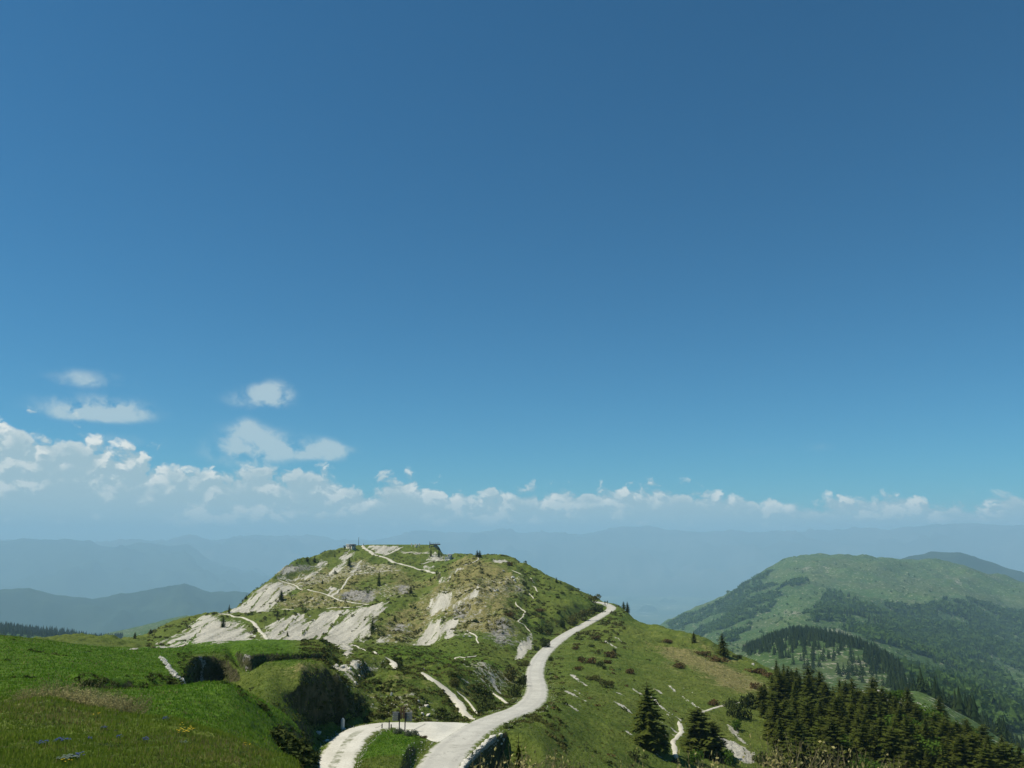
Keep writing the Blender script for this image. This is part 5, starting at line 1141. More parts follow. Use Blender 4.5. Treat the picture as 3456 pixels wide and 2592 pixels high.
def scatter_stuff(name, protos, pos, size, mat, label, wide=1.0, seed=3):
    """many small pieces that nobody could count, joined into one mesh"""
    R = np.random.default_rng(seed); VV = []; FF = []; TT = []; off = 0
    pick = R.integers(0, len(protos), len(pos)); ang = R.uniform(0, 6.283, len(pos))
    for k, (V, F) in enumerate(protos):
        s = np.where(pick == k)[0]
        if len(s) == 0: continue
        c, sn = np.cos(ang[s])[:, None], np.sin(ang[s])[:, None]; sz = size[s][:, None]
        w = sz * (wide if np.isscalar(wide) else wide[s][:, None])
        x = (V[None, :, 0] * c - V[None, :, 1] * sn) * w + pos[s, 0:1]; y = (V[None, :, 0] * sn + V[None, :, 1] * c) * w + pos[s, 1:2]
        z = V[None, :, 2] * sz + pos[s, 2:3]
        VV.append(np.stack([x, y, z], -1).reshape(-1, 3)); n = len(V)
        FF.append((F[None] + (np.arange(len(s)) * n)[:, None, None] + off).reshape(-1, F.shape[1])); off += n * len(s)
        t = np.clip(R.random(len(s))[:, None] * 0.8 + R.random((1, n)) * 0.25, 0, 1); TT.append(t.reshape(-1))
    me = grid_mesh(name, np.concatenate(VV), np.concatenate(FF), {'tone': np.concatenate(TT)}, False)
    return put(name, me, mat, kind='stuff', label=label)
Rn = np.random.default_rng(99)
BL = [blob_mesh(i) for i in range(5)]; CN = [lite_arrays(i) for i in range(5)]
flank, valley_w, hillw = WOODS[0][1], WOODS[1][1], WOODS[2][1]
def with_z(q, sink=0.5): return np.concatenate([q, (Mf.h(q[:, 0], q[:, 1]) - sink)[:, None]], 1)
def ragged(P, n, scale, thr, seed):
    q = in_poly(P, n, Rn); d = poly_sd(P, q[:, 0], q[:, 1])
    k = fbm(q[:, 0] / scale, q[:, 1] / scale, 4, seed) + np.clip(d / 220, 0, 1) * 0.8 > thr
    return q[k]
q1 = ragged(flank, 3600, 160, 0.15, 7); q2 = ragged(valley_w, 8200, 170, 0.1, 8)
q = with_z(np.concatenate([q1, q2])); rr = np.hypot(q[:, 0], q[:, 1])
scatter_stuff("forest", BL, q, Rn.uniform(9, 16, len(q)), M_FORESTLEAF, 'broad-leaved forest covering the lower slopes of the far mountain', 1.15, 11)
q = with_z(ragged(valley_w, 2400, 150, 0.35, 9)); q = q[np.hypot(q[:, 0], q[:, 1]) > 700]
scatter_stuff("conifer_forest", CN, q, Rn.uniform(11, 19, len(q)), M_NEEDLE_FAR, 'dark conifers mixed into the forest of the valley side', 1.0, 12)
# thin scatter of bushes over the open upper slopes
azr = Rn.uniform(0.22, 0.62, 900); rr = np.exp(Rn.uniform(math.log(1500), math.log(4200), 900)); q = with_z(np.stack([rr * np.sin(azr), rr * np.cos(azr)], 1))
scatter_stuff("bushes", BL, q, Rn.uniform(3, 7, len(q)), M_FORESTLEAF, 'scattered bushes over the open slopes of the far mountain', 1.2, 13)
# left-hand conifer wood behind the meadow
azr = Rn.uniform(-0.80, -0.425, 3600); rr = Rn.uniform(1650, 2550, 3600); q = with_z(np.stack([rr * np.sin(azr), rr * np.cos(azr)], 1))
scatter_stuff("conifer_forest", CN, q, Rn.uniform(9, 15, len(q)), M_NEEDLE_FAR, 'dark conifer wood beyond the left meadow', 1.0, 14)
# the wooded knoll: trees one can still tell apart
pk = in_poly(hillw, 1500, Rn)
scat = in_poly(mpts(Z4, [(900, 660), (1050, 630), (1290, 645), (1420, 780), (1480, 860), (1330, 830), (1150, 800), (960, 750)], 500), 70, Rn)
low = in_poly(mpts(Z4, [(1440, 830), (1560, 790), (1760, 940), (1900, 1010), (2060, 1100), (2212, 1180), (2150, 1170), (1950, 1080), (1750, 960), (1600, 880)], 440), 150, Rn)
cand = with_z(np.concatenate([scat, low, pk]))
NB = 104
for i in range(NB):
    x, y, z = cand[i]; far_ = i >= len(scat) + len(low)
    hgt = random.uniform(7, 13)
    o = put("spruce_tree", LITE[i % 4], loc=(x, y, z), cat="tree", group=('spruces scattered over the knoll' if i < len(scat) else 'spruces along the valley side'),
            label=('small distant spruce scattered on the pale knoll behind the wood' if i < len(scat) else 'small distant spruce on the valley side right of the knoll'))
    o.scale = (hgt * 1.05, hgt * 1.05, hgt); o.rotation_euler = (0, 0, random.random() * 6)
q = cand[NB:]
scatter_stuff("conifer_forest", CN, q, Rn.uniform(9, 14, len(q)), M_NEEDLE_FAR, 'dense dark conifer wood on the knoll', 1.0, 15)

# ------------------------------------------------------------------ heath, tussocks and grass
def grid_sample(n, az0, az1, r0, r1, R):
    a = R.uniform(az0, az1, n); r = np.exp(R.uniform(math.log(r0), math.log(r1), n))
    x = r * np.sin(a); y = r * np.cos(a); return x, y, r, a
def field_val(Mx, x, y):
    a = np.arctan2(x, y); s = np.log(np.hypot(x, y))
    i = np.clip(np.searchsorted(G.s, s), 0, len(G.s) - 1); j = np.clip(np.searchsorted(G.az, a), 0, len(G.az) - 1)
    return Mx[i, j]
ALLP = [(ROAD, ROADW + 0.25), (TRACK, TRACKW + 0.1)] + [(l, h + 0.1) for l, h, _ in PATHS]
def off_paths(x, y):
    ok = np.ones(len(x), bool)
    for line, hw in ALLP:
        sub = line[::2] + [line[-1]]
        xs = [p.x for p in sub]; ys = [p.y for p in sub]
        m = np.where((x > min(xs) - hw) & (x < max(xs) + hw) & (y > min(ys) - hw) & (y < max(ys) + hw) & ok)[0]
        if len(m): ok[m] = line_dist(sub, x[m], y[m]) > hw
    return ok & (poly_sd(APRON, x, y) < -0.2)
def mound(seed, n=14):
    R = np.random.default_rng(seed); V = []; F = []
    for k in range(n):
        c = R.normal(0, 1, 3); c[2] = abs(c[2]); c /= np.linalg.norm(c); c = c * np.array([0.5, 0.5, 0.55]) * R.uniform(0.6, 1)
        a = R.normal(0, 1, 3); b = R.normal(0, 1, 3); a /= np.linalg.norm(a); b /= np.linalg.norm(b); o = len(V)
        V += [tuple(c + a * 0.26), tuple(c + b * 0.26), tuple(c - (a + b) * 0.22)]; F.append((o, o + 1, o + 2))
    return np.array(V), np.array(F)
MD = [mound(i) for i in range(6)]
def heath(name, n, az0, az1, r0, r1, s0, s1, mat, label, keep, seed, wide=1.3):
    x, y, r, a = grid_sample(n, az0, az1, r0, r1, Rn)
    k = off_paths(x, y) & (field_val(SCREE, x, y) < 0.35) & keep(x, y, r, a); x, y, r = x[k], y[k], r[k]
    z = G.h(x, y) - 0.05
    return scatter_stuff(name, MD, np.stack([x, y, z], 1), Rn.uniform(s0, s1, len(x)), mat, label, wide, seed)
patchy = lambda x, y, s, t, sd: fbm(x / s, y / s, 3, sd) > t
heath("heath", 9000, -0.40, 0.13, 232, 540, 0.5, 1.3, M_OLIVE, 'olive tussocks and heath over the main hill', lambda x, y, r, a: patchy(x, y, 14, 0.02, 5), 21)
heath("heath", 1900, -0.30, 0.13, 232, 470, 0.7, 1.6, M_JUNI, 'dark low juniper patches on the main hill', lambda x, y, r, a: patchy(x, y, 11, 0.38, 9), 22, 1.6)
heath("dry_heath", 5000, -0.36, 0.10, 232, 500, 0.5, 1.1, M_BEIGE, 'tawny tussocks on the main hill', lambda x, y, r, a: (field_val(DRY, x, y) > 0.5) & patchy(x, y, 9, 0.15, 15), 23)
heath("heath", 9000, -0.24, 0.06, 90, 225, 0.22, 0.6, M_OLIVE, 'olive heath over the hummocks', lambda x, y, r, a: patchy(x, y, 5, 0.05, 31), 24)
heath("heath", 5200, -0.24, 0.06, 90, 225, 0.3, 0.75, M_JUNI, 'dark juniper mats over the hummocks', lambda x, y, r, a: patchy(x, y, 5, 0.30, 35), 25, 1.5)
heath("heath", 5000, 0.0, 0.40, 80, 330, 0.14, 0.4, M_OLIVE, 'olive heath over the right slope', lambda x, y, r, a: patchy(x, y, 8, 0.10, 41), 26)
heath("heath", 1500, 0.0, 0.40, 80, 330, 0.3, 0.9, M_JUNI, 'dark low shrubs over the right slope', lambda x, y, r, a: patchy(x, y, 7, 0.48, 45), 27, 1.5)
heath("heath", 900, 0.0, 0.40, 80, 330, 0.3, 0.8, M_RUST, 'rust-brown low heath over the right slope', lambda x, y, r, a: patchy(x, y, 9, 0.50, 49), 28, 1.6)
heath("heath", 5000, -0.62, -0.18, 40, 110, 0.12, 0.34, M_JUNI, 'dark low growth along the banks of the left meadow', lambda x, y, r, a: (field_val(STEEP, x, y) > 0.25) | patchy(x, y, 5, 0.52, 51), 29, 1.5)

heath("meadow_herbs", 900, -0.62, -0.12, 8, 26, 0.05, 0.14, M_OLIVE, 'low herbs between the grass of the near knoll', lambda x, y, r, a: patchy(x, y, 1.6, 0.1, 61), 30, 1.5)
heath("meadow_herbs", 500, -0.62, -0.12, 8, 26, 0.05, 0.12, M_SAGE, 'grey herbs between the grass of the near knoll', lambda x, y, r, a: patchy(x, y, 1.2, 0.3, 65), 31, 1.5)
def thicket(n, Zf, L, rmin, s0, s1, label, seed, mat=None):
    P = pts(Zf, L, rmin); q = in_poly(P, n, Rn); x, y = q[:, 0], q[:, 1]
    k = (np.hypot(x, y) > rmin) & off_paths(x, y); x, y = x[k], y[k]
    scatter_stuff("thicket", MD, np.stack([x, y, G.h(x, y) - 0.08], 1), Rn.uniform(s0, s1, len(x)), mat or M_JUNI, label, 1.4, seed)
thicket(170, Z1, [(1180, 900), (1260, 880), (1290, 935), (1400, 930), (1650, 925), (1640, 1010), (1500, 1085), (1300, 1085), (1180, 1085)], 70, 0.15, 0.42, 'dark dwarf growth added in place of shade in the meadow hollow', 201)  # added tufts, their dark leaves imitate the shadow in the recess
thicket(260, Z1, [(490, 1060), (700, 1068), (900, 1075), (1180, 1050), (1205, 1100), (1000, 1130), (740, 1140), (500, 1128)], 40, 0.15, 0.4, 'dark dwarf growth on the shaded meadow bank', 202)
thicket(160, Z5, [(0, 140), (150, 150), (480, 120), (545, 195), (480, 195), (240, 178), (0, 190)], 98, 0.15, 0.45, 'dark growth under the far meadow edge', 203)
thicket(150, Z5, [(200, 380), (460, 330), (600, 420), (740, 610), (600, 655), (460, 620), (240, 490)], 76, 0.15, 0.45, 'dark growth added as shade of the hollow above the track', 204)  # added growth, darkens the face where it lies in shade
thicket(260, Z5, [(0, 720), (120, 700), (330, 860), (360, 930), (160, 930), (0, 820)], 40, 0.25, 0.6, 'dark growth standing in for shade on the near spur flank', 205)  # added growth, dark colour replaces the shaded side of the spur
thicket(240, Z5, [(1560, 360), (1680, 400), (1690, 540), (1580, 570), (1540, 480)], 92, 0.3, 0.8, 'dark growth in the trench beside the gravel path', 206)
thicket(160, Z5, [(940, 155), (1000, 170), (1005, 235), (975, 235), (950, 190)], 105, 0.25, 0.6, 'dark growth in the trench mouth by the pale ramp', 207)
def blades(name, n, az0, az1, r0, r1, hk, wk, per, keep, label, mat, seed):
    """grass: each tuft is a few bent blades"""
    R = np.random.default_rng(seed)
    x, y, r, a = grid_sample(n, az0, az1, r0, r1, R)
    k = off_paths(x, y) & (field_val(SCREE, x, y) < 0.3) & (field_val(ROCK, x, y) < 0.4) & keep(x, y, r, a); x, y, r = x[k], y[k], r[k]
    x = np.repeat(x, per) + R.normal(0, 1, len(x) * per) * wk * 1.6 * np.repeat(r, per) / 15; y = np.repeat(y, per) + R.normal(0, 1, len(y) * per) * wk * 1.6 * np.repeat(r, per) / 15; r = np.repeat(r, per)
    z = G.h(x, y); m = len(x)
    dry = field_val(DRY, x, y); lush = field_val(LUSH, x, y)
    patch = fbm(x / 0.8, y / 0.8, 2, seed + 4)
    hgt = hk * np.clip(1 + 0.5 * patch, 0.4, 1.7) * R.uniform(0.55, 1.35, m) * (r / 15) ** 0.35; wid = wk * R.uniform(0.6, 1.4, m) * (r / 15) ** 0.8
    th = R.uniform(0, 6.283, m); lean = R.normal(0.15, 0.35, m) * hgt; la = R.uniform(0, 6.283, m)
    bx, by = np.cos(th) * wid, np.sin(th) * wid
    tx, ty = x + np.cos(la) * lean, y + np.sin(la) * lean
    V = np.stack([np.stack([x - bx, y - by, z - 0.02], -1), np.stack([x + bx, y + by, z - 0.02], -1), np.stack([tx, ty, z + hgt], -1)], 1).reshape(-1, 3)
    tone = np.clip(R.random(m) * 0.55 + 0.25 * patch + 0.2, 0, 1); dd = (R.random(m) < 0.05 + 0.75 * dry + 0.28 * sstep(fbm(x / 1.7, y / 1.7, 3, seed + 9), 0.15, 0.6)).astype(float)
    me = grid_mesh(name, V, np.arange(m * 3).reshape(-1, 3), {'tone': np.repeat(tone, 3), 'dryness': np.repeat(dd * R.uniform(0.4, 1, m), 3), 'lush': np.repeat(lush, 3)}, False)
    return put(name, me, mat, kind='stuff', label=label)
def grass_material():
    m, h, out = new_mat("grass_blades")
    t = h.attr('tone')
    c = h.mix(t, (0.085, 0.140, 0.015), (0.225, 0.300, 0.038)); c2 = h.mix(t, (0.065, 0.150, 0.012), (0.165, 0.310, 0.026))
    c = h.mix(h.attr('lush'), c, c2); c = h.mix(h.attr('dryness'), c, (0.27, 0.21, 0.095))
    d = h.node('ShaderNodeBsdfDiffuse'); tr = h.node('ShaderNodeBsdfTranslucent'); mx = h.node('ShaderNodeMixShader'); mx.inputs[0].default_value = 0.4
    h.l.new(c, d.inputs[0]); h.l.new(c, tr.inputs[0]); h.l.new(d.outputs[0], mx.inputs[1]); h.l.new(tr.outputs[0], mx.inputs[2]); h.l.new(mx.outputs[0], out.inputs[0])
    return m
M_GRASS = grass_material()
yes = lambda x, y, r, a: np.ones(len(x), bool)
blades("grass", 46000, -0.62, -0.10, 7.5, 27, 0.052, 0.0085, 3, yes, 'meadow grass of the near knoll', M_GRASS, 71)
blades("grass", 42000, -0.64, -0.16, 27, 112, 0.055, 0.012, 2, yes, 'short lush grass of the left meadow', M_GRASS, 72)
blades("grass", 9000, -0.26, -0.08, 62, 90, 0.05, 0.012, 2, lambda x, y, r, a: poly_sd(ISLAND, x, y) > -0.5, 'mown looking grass of the island between track and road', M_GRASS, 73)
blades("grass", 30000, -0.24, 0.42, 76, 260, 0.06, 0.013, 2, yes, 'rough grass of the ridge slopes', M_GRASS, 74)
blades("grass", 14000, -0.06, 0.55, 9, 40, 0.10, 0.010, 2, yes, 'grass below the viewpoint', M_GRASS, 75)

# ------------------------------------------------------------------ single shrubs
SHR = {'juniper': [shrub_mesh("juniper", 81 + i, M_JUNI, 7, 520, 0.075, 1.0, 0.55) for i in range(3)], 'rust': [shrub_mesh("heath_shrub", 91 + i, M_RUST, 7, 480, 0.075, 1.1, 0.5) for i in range(3)],
       'olive': [shrub_mesh("olive_shrub", 101 + i, M_OLIVE, 8, 620, 0.07, 1.0, 0.75) for i in range(2)], 'green': [shrub_mesh("green_shrub", 111 + i, M_LEAF, 8, 620, 0.07, 1.0, 0.8) for i in range(2)], 'sage': [shrub_mesh("sage_shrub", 121 + i, M_SAGE, 8, 560, 0.065, 1.1, 0.6) for i in range(2)], 'beige': [shrub_mesh("twig_shrub", 131 + i, M_BEIGE, 8, 620, 0.034, 1.1, 0.75) for i in range(3)]}
def shrub(kind, Zf, x, y, wpx, hpx, scale, rmin, label, group=None, rr=None):
    u, v = Zf(x, y); p = ground_at(u, v, rmin) if rr is None else at(u, v, rr)
    if rr is not None: p.z = float(G.h(p.x, p.y))
    r = math.hypot(p.x, p.y); w = wpx / scale * r / FPX * 0.62; hh = hpx / scale * r / FPX * 1.25
    c, st = random.choice(SHR[kind])
    return plant("shrub", [("foliage", c), ("stems", st)], (p.x, p.y, p.z - 0.05), (w, w, hh), random.random() * 6, label, "shrub", group)
g1 = 'shrubs along the road bank'; g2 = 'shrubs of the right slope'; g3 = 'shrubs of the left banks'
for a in [('juniper', Z3, 905, 925, 150, 60, 'dark shrub with brown top on the bank above the road', g1), ('juniper', Z3, 975, 935, 80, 70, 'dark shrub right beside the brown-topped one above the road', g1), ('juniper', Z3, 1095, 880, 60, 80, 'upright dark shrub between path and road', g1), ('olive', Z3, 1200, 860, 110, 90, 'left end of the long green hedge of shrubs at the road', g1), ('olive', Z3, 1280, 810, 120, 90, 'second of the green shrubs lining the road', g1), ('juniper', Z3, 1345, 770, 110, 70, 'third of the green shrubs lining the road', g1), ('juniper', Z3, 1420, 735, 130, 70, 'dark shrub at the last road bend', g1), ('olive', Z3, 1380, 640, 110, 60, 'rounded olive shrub on the skyline left of the road end', g1), ('juniper', Z3, 1070, 755, 45, 40, 'small dark shrub on the green shoulder above the road', g1), ('rust', Z3, 880, 730, 130, 35, 'flat rusty shrub on the green shoulder', g1), ('rust', Z3, 610, 770, 120, 40, 'brownish shrub at the bend of the white ridge path', g1), ('juniper', Z3, 1105, 565, 45, 25, 'dark shrub high on the shoulder', g1), ('juniper', Z3, 1055, 605, 50, 25, 'low dark shrub under the high one on the shoulder', g1), ('juniper', Z3, 930, 1065, 110, 90, 'dark shrub overhanging the road at its upper bend', g1), ('juniper', Z3, 855, 1095, 60, 50, 'dark shrub at the lower side of the white rubble', g1), ('olive', Z3, 745, 1240, 90, 50, 'green shrub left of the road bend', g1), ('olive', Z3, 610, 1370, 160, 110, 'big olive shrub on the hummock left of the bend', g1), ('juniper', Z3, 735, 1430, 90, 110, 'dark shrub throwing shade on the road bend', g1), ('juniper', Z3, 650, 1520, 110, 110, 'dark brown shrub on the bank edge below the bend', g1), ('olive', Z3, 90, 1430, 110, 80, 'yellow-green shrub beside the gravel path', g1), ('juniper', Z3, 745, 490, 50, 50, 'dark shrub at the pale crag high on the spur', g1), ('juniper', Z3, 785, 525, 40, 35, 'small dark shrub right of the pale crag', g1), ('rust', Z3, 610, 300, 60, 40, 'grey-brown shrub near the ridge top', g1)]:
    kd, Zf, x, y, w, hh, lb, gr = a
    shrub(kd, Zf, x, y, w, hh, 2.765, 108 if x < 800 and y > 1200 else 190, lb, gr)
for a in [('rust', 1420, 990, 90, 45, 'brown shrub beside short white streaks under the road'), ('juniper', 1270, 1190, 70, 50, 'dark shrub on the upper right slope, left of a brown row'), ('rust', 1370, 1215, 130, 65, 'long brown shrub in the row under the road'), ('juniper', 1445, 1240, 80, 55, 'dark end of the brown shrub row'), ('rust', 1520, 1215, 80, 40, 'brown shrub right of the row under the road'), ('rust', 1560, 1160, 120, 70, 'greyish shrub above the brown row'), ('juniper', 1585, 1110, 40, 40, 'dark little shrub above the greyish one'), ('juniper', 1490, 1270, 50, 40, 'small dark shrub below the brown row'), ('rust', 1260, 1275, 90, 40, 'grey-brown shrub below the dark one on the upper slope'), ('rust', 1735, 1310, 80, 55, 'rusty red shrub alone on the grass right of the row'), ('juniper', 985, 1190, 50, 45, 'dark shrub right at the road edge'), ('olive', 1430, 1125, 60, 40, 'olive shrub between two brown ones under the road'), ('rust', 2090, 1020, 70, 35, 'brown flat shrub far up on the right slope'), ('rust', 2190, 1240, 90, 40, 'brown shrub low on the right slope skyline'), ('olive', 1530, 1440, 120, 70, 'broad olive shrub in the middle of the right slope'), ('juniper', 1380, 1060, 60, 30, 'dark flat shrub above the row'), ('rust', 1230, 1080, 70, 35, 'brown shrub near the road above the row'), ('olive', 1400, 1370, 110, 45, 'olive shrub on the green below the brown row')]:
    kd, x, y, w, hh, lb = a; shrub(kd, Z3, x, y, w, hh, 2.765, 100, lb, g2)
for a in [('rust', 430, 665, 90, 22, 'brown mat shrub on the crest of the right slope'), ('rust', 520, 705, 110, 28, 'broad brown mat below the skyline spruce'), ('rust', 310, 740, 70, 20, 'brown mat in the tawny grass'), ('rust', 740, 770, 110, 30, 'brown mat left of the crest spruces'), ('rust', 810, 790, 90, 26, 'brown mat at the foot of the crest spruces'), ('juniper', 640, 690, 60, 22, 'dark rocky shrub on the crest right of the skyline spruce'), ('rust', 500, 945, 60, 34, 'grey-brown shrub above the straight footpath'), ('rust', 255, 600, 45, 16, 'tiny brown mat high on the right slope'), ('juniper', 640, 1010, 110, 90, 'dark shrub where the footpath enters the wood'), ('juniper', 700, 960, 90, 80, 'dark shrub on the wood edge above the footpath end'), ('juniper', 600, 960, 70, 50, 'low dark shrub left of the footpath end'), ('green', 630, 1085, 60, 50, 'green shrub at the left wood edge'), ('rust', 745, 860, 60, 40, 'reddish shrub at the upper wood edge'), ('olive', 1000, 880, 110, 60, 'olive thicket at the upper edge of the wood'), ('olive', 880, 890, 120, 55, 'olive thicket left along the upper wood edge'), ('green', 560, 1265, 90, 60, 'green shrub below the broad spruce'), ('green', 400, 1270, 110, 60, 'green shrub left under the broad spruce'), ('juniper', 80, 1250, 110, 50, 'dark shrub with pale stones at the bottom of the slope'), ('juniper', 760, 1270, 80, 60, 'small dark conifer bush in the grey scree')]:
    kd, x, y, w, hh, lb = a; shrub(kd, Z4, x, y, w, hh, 1.6313, 95, lb, g2)
for a in [('juniper', 1120, 1100, 130, 55, 'dark thicket at the lower end of the trench path'), ('juniper', 1020, 1130, 110, 60, 'dark thicket along the shaded meadow bank'), ('juniper', 860, 1130, 120, 55, 'low dark thicket on the shaded bank, left part'), ('juniper', 740, 1120, 110, 60, 'dark thicket behind the bare twigs'), ('juniper', 560, 1110, 130, 110, 'big dark bush at the left end of the shaded bank'), ('juniper', 640, 1125, 100, 60, 'dark bush beside the big one on the bank'), ('juniper', 590, 885, 70, 25, 'dark low shrub on the left meadow crest'), ('juniper', 1860, 930, 90, 50, 'dark shrub under the far meadow edge')]:
    kd, x, y, w, hh, lb = a; shrub(kd, Z1, x, y, w * 0.7, hh * 0.42, 1.97, 38 if x < 700 else 50 if x < 1180 else 84, lb, g3)
for a in [('sage', 990, 720, 70, 45, 'grey-green plant clump at the foot of the sign, left'), ('sage', 1060, 735, 80, 50, 'grey-green plant clump on the island tip'), ('sage', 1115, 735, 60, 45, 'grey-green plant clump nearest the road on the island'), ('rust', 1170, 755, 60, 25, 'brown dry clump at the sharp island corner')]:
    kd, x, y, w, hh, lb = a; shrub(kd, Z5, x, y, w, hh, 2.212, 70, lb, 'plants on the island')

# bare and budding twig shrubs in the foreground
def twig_shrub(seed, stems, hgt, spread, leaf, nleaf, mat, bare=0.35):
    R = random.Random(seed); tw = []; LV = []; LF = []; LT = []
    for s in range(stems):
        a = R.random() * 6.283; L = hgt * R.uniform(0.55, 1.1); o = spread * R.random() * 0.4
        p = Vector((math.cos(a) * o, math.sin(a) * o, -0.15)); d = Vector((math.cos(a) * spread * R.uniform(0.1, 0.6), math.sin(a) * spread * R.uniform(0.1, 0.6), L)).normalized()
        pts_ = [p]; n = 6
        for k in range(n):
            d = (d + Vector((R.uniform(-.2, .2), R.uniform(-.2, .2), R.uniform(-0.02, 0.12)))).normalized(); pts_.append(pts_[-1] + d * L / n)
        r0 = 0.007 * hgt; tw.append(tube_pts(pts_, [r0 * (1 - 0.8 * k / n) for k in range(n + 1)], 4))
        subs = [pts_]
        for k in range(2, n):
            b = pts_[k]; dd = Vector((R.uniform(-1, 1), R.uniform(-1, 1), R.uniform(0.3, 1))).normalized(); q = [b, b + dd * L * 0.12, b + dd * L * 0.22 + Vector((0, 0, L * 0.04))]
            tw.append(tube_pts(q, [r0 * .5, r0 * .35, r0 * .15], 3)); subs.append(q)
        for j in range(nleaf):
            sp = R.choice(subs); i = R.randrange(len(sp) - 1); t = R.random(); c = sp[i].lerp(sp[i + 1], t)
            if c.z < hgt * bare: continue
            c = c + Vector((R.gauss(0, 1), R.gauss(0, 1), R.gauss(0, 1))) * leaf * 0.8
            a_ = Vector((R.gauss(0, 1), R.gauss(0, 1), R.gauss(0, 1))).normalized(); b_ = a_.orthogonal().normalized(); s_ = leaf * R.uniform(0.5, 1.3); o_ = len(LV)
            LV += [tuple(c - a_ * s_), tuple(c + b_ * s_ * 0.5), tuple(c + a_ * s_), tuple(c - b_ * s_ * 0.5)]; LF.append((o_, o_ + 1, o_ + 2, o_ + 3)); LT += [R.random()] * 4
    tv, tf = join_parts(tw); st = tri_mesh("twigs", tv, tf, None, True); st.materials.append(M_TWIG)
    lv = grid_mesh("leaves", np.array(LV), np.array(LF), {'tone': np.array(LT)}, False); lv.materials.append(mat)
    return lv, st
WIL = [twig_shrub(141 + i, 26, 1.0, 0.55, 0.022, 34, M_WILLOW, 0.45) for i in range(4)]
BARE = [twig_shrub(151 + i, 16, 1.0, 0.9, 0.020, 14, M_BEIGE, 0.3) for i in range(3)]
LOWB = [twig_shrub(161 + i, 26, 1.0, 1.3, 0.038, 28, M_BEIGE, 0.1) for i in range(3)]
def twigs(kind, u, v, r, label, group, wide=1.0):
    tp = at(u, v, r); g = float(G.h(tp.x, tp.y)); hh = max(0.35, tp.z - g) * 1.22
    lv, st = random.choice(kind)
    plant("shrub", [("leaves", lv), ("twigs", st)], (tp.x, tp.y, g), (hh * wide, hh * wide, hh), random.random() * 6, label, "shrub", group)
g4 = 'budding willows below the viewpoint'
for (u, v, r, lb, w) in [(1640, 2570, 14, 'pale budding twigs before the roadside wall', .7), (1700, 2560, 13, 'budding willow under the left of the young spruce', .7), (1760, 2548, 13.5, 'budding willow directly below the young spruce', .75), (1815, 2556, 13, 'budding willow right of the young spruce', .7), (1870, 2560, 14, 'budding willow at the right end of the sapling group', .7), (1930, 2578, 14, 'low budding willow at the edge of the slope', .7), (2330, 2560, 15, 'yellow budding twigs under the broad spruce', .6), (2395, 2572, 15, 'second yellow twig tuft under the broad spruce', .6), (2560, 2508, 14.5, 'taller willow wands before the wood, left', .4), (2610, 2555, 14, 'bright yellow willow tuft before the grey scree', .7), (2680, 2540, 14, 'thick yellow willow before the wood', .75), (2735, 2532, 13.5, 'tallest thick yellow willow before the wood', .75), (2850, 2545, 14, 'yellow willow right of the thick ones', .7), (2905, 2556, 14, 'yellow willow tuft under the middle of the wood', .65), (2985, 2572, 15, 'last small yellow willow to the right', .5), (3045, 2582, 15, 'faint yellow twig at the lower wood edge', .4), (2120, 2560, 12, 'single grey wand at the bottom of the slope', .35)]:
    twigs(WIL, u, v, r, lb, g4, w)
g5 = 'twiggy shrubs behind the flower meadow'
for (u, v, r, lb, w) in [(292, 2278, 24, 'bare forked twigs standing up behind the flower meadow', .7), (262, 2320, 24, 'bare twigs just left of the forked ones', .8), (318, 2300, 24.5, 'bare twigs just right of the forked ones', .7), (375, 2302, 24, 'thin twig shrub right of the bare fork', .6), (205, 2275, 25, 'reddish twig shrub on the meadow slope', .8), (150, 2300, 25, 'twig shrub at the left of the meadow slope', 1.0), (120, 2318, 25.5, 'leftmost twig shrub on the meadow slope', .9), (235, 2310, 25, 'twig shrub in the middle of the meadow slope', .9), (70, 2330, 24.5, 'grey low twigs at the left frame edge', 1.2)]:
    twigs(BARE, u, v, r, lb, g5, w)
BB = [(180, 2345, 22.5), (225, 2350, 22), (262, 2356, 21.8), (300, 2360, 21.5), (335, 2364, 21.2), (368, 2368, 20.8), (400, 2378, 20.3), (425, 2388, 19.8), (448, 2400, 19.4), (280, 2345, 23), (345, 2350, 22.5), (395, 2362, 21.5), (130, 2338, 23), (95, 2340, 23.2)]
for k, (u, v, r) in enumerate(BB):
    twigs(LOWB, u, v, r, 'low beige leafy shrub edging the flower meadow, %s from the left' % ORD[sorted(range(14), key=lambda j: BB[j][0]).index(k)], 'beige shrub band', 1.3)

# young spruce below the viewpoint
hs = p_.z - gz_
spruce(Vector((p_.x, p_.y, gz_ - 0.05)), hs, 'young spruce with pale tips rising from the foreground shrubs', 4, None, 0.9)

# ------------------------------------------------------------------ flowers of the near meadow
def flower_meshes(seed, n, rad, hgt, petal, mat):
    R = random.Random(seed); V = []; F = []; SV = []
    for k in range(n):
        a = R.random() * 6.28; q = rad * math.sqrt(R.random()); c = Vector((math.cos(a) * q, math.sin(a) * q * 0.8, hgt * R.uniform(0.75, 1.2)))
        SV.append(tube_pts([(c.x, c.y, -0.03), tuple(c)], [0.003, 0.002], 3))
        for j in range(5):
            t = 6.283 * j / 5 + a; o = len(V); s = petal * R.uniform(0.8, 1.2)
            V += [tuple(c), tuple(c + Vector((math.cos(t - .45) * s * .7, math.sin(t - .45) * s * .7, s * .35))), tuple(c + Vector((math.cos(t) * s, math.sin(t) * s, s * .25))), tuple(c + Vector((math.cos(t + .45) * s * .7, math.sin(t + .45) * s * .7, s * .35)))]
            F.append((o, o + 1, o + 2, o + 3))
    me = grid_mesh("petals", np.array(V), np.array(F), None, False); me.materials.append(mat)
    sv, sf = join_parts(SV); st = tri_mesh("flower_stems", sv, sf, None); st.materials.append(M_FSTEM)
    return me, st
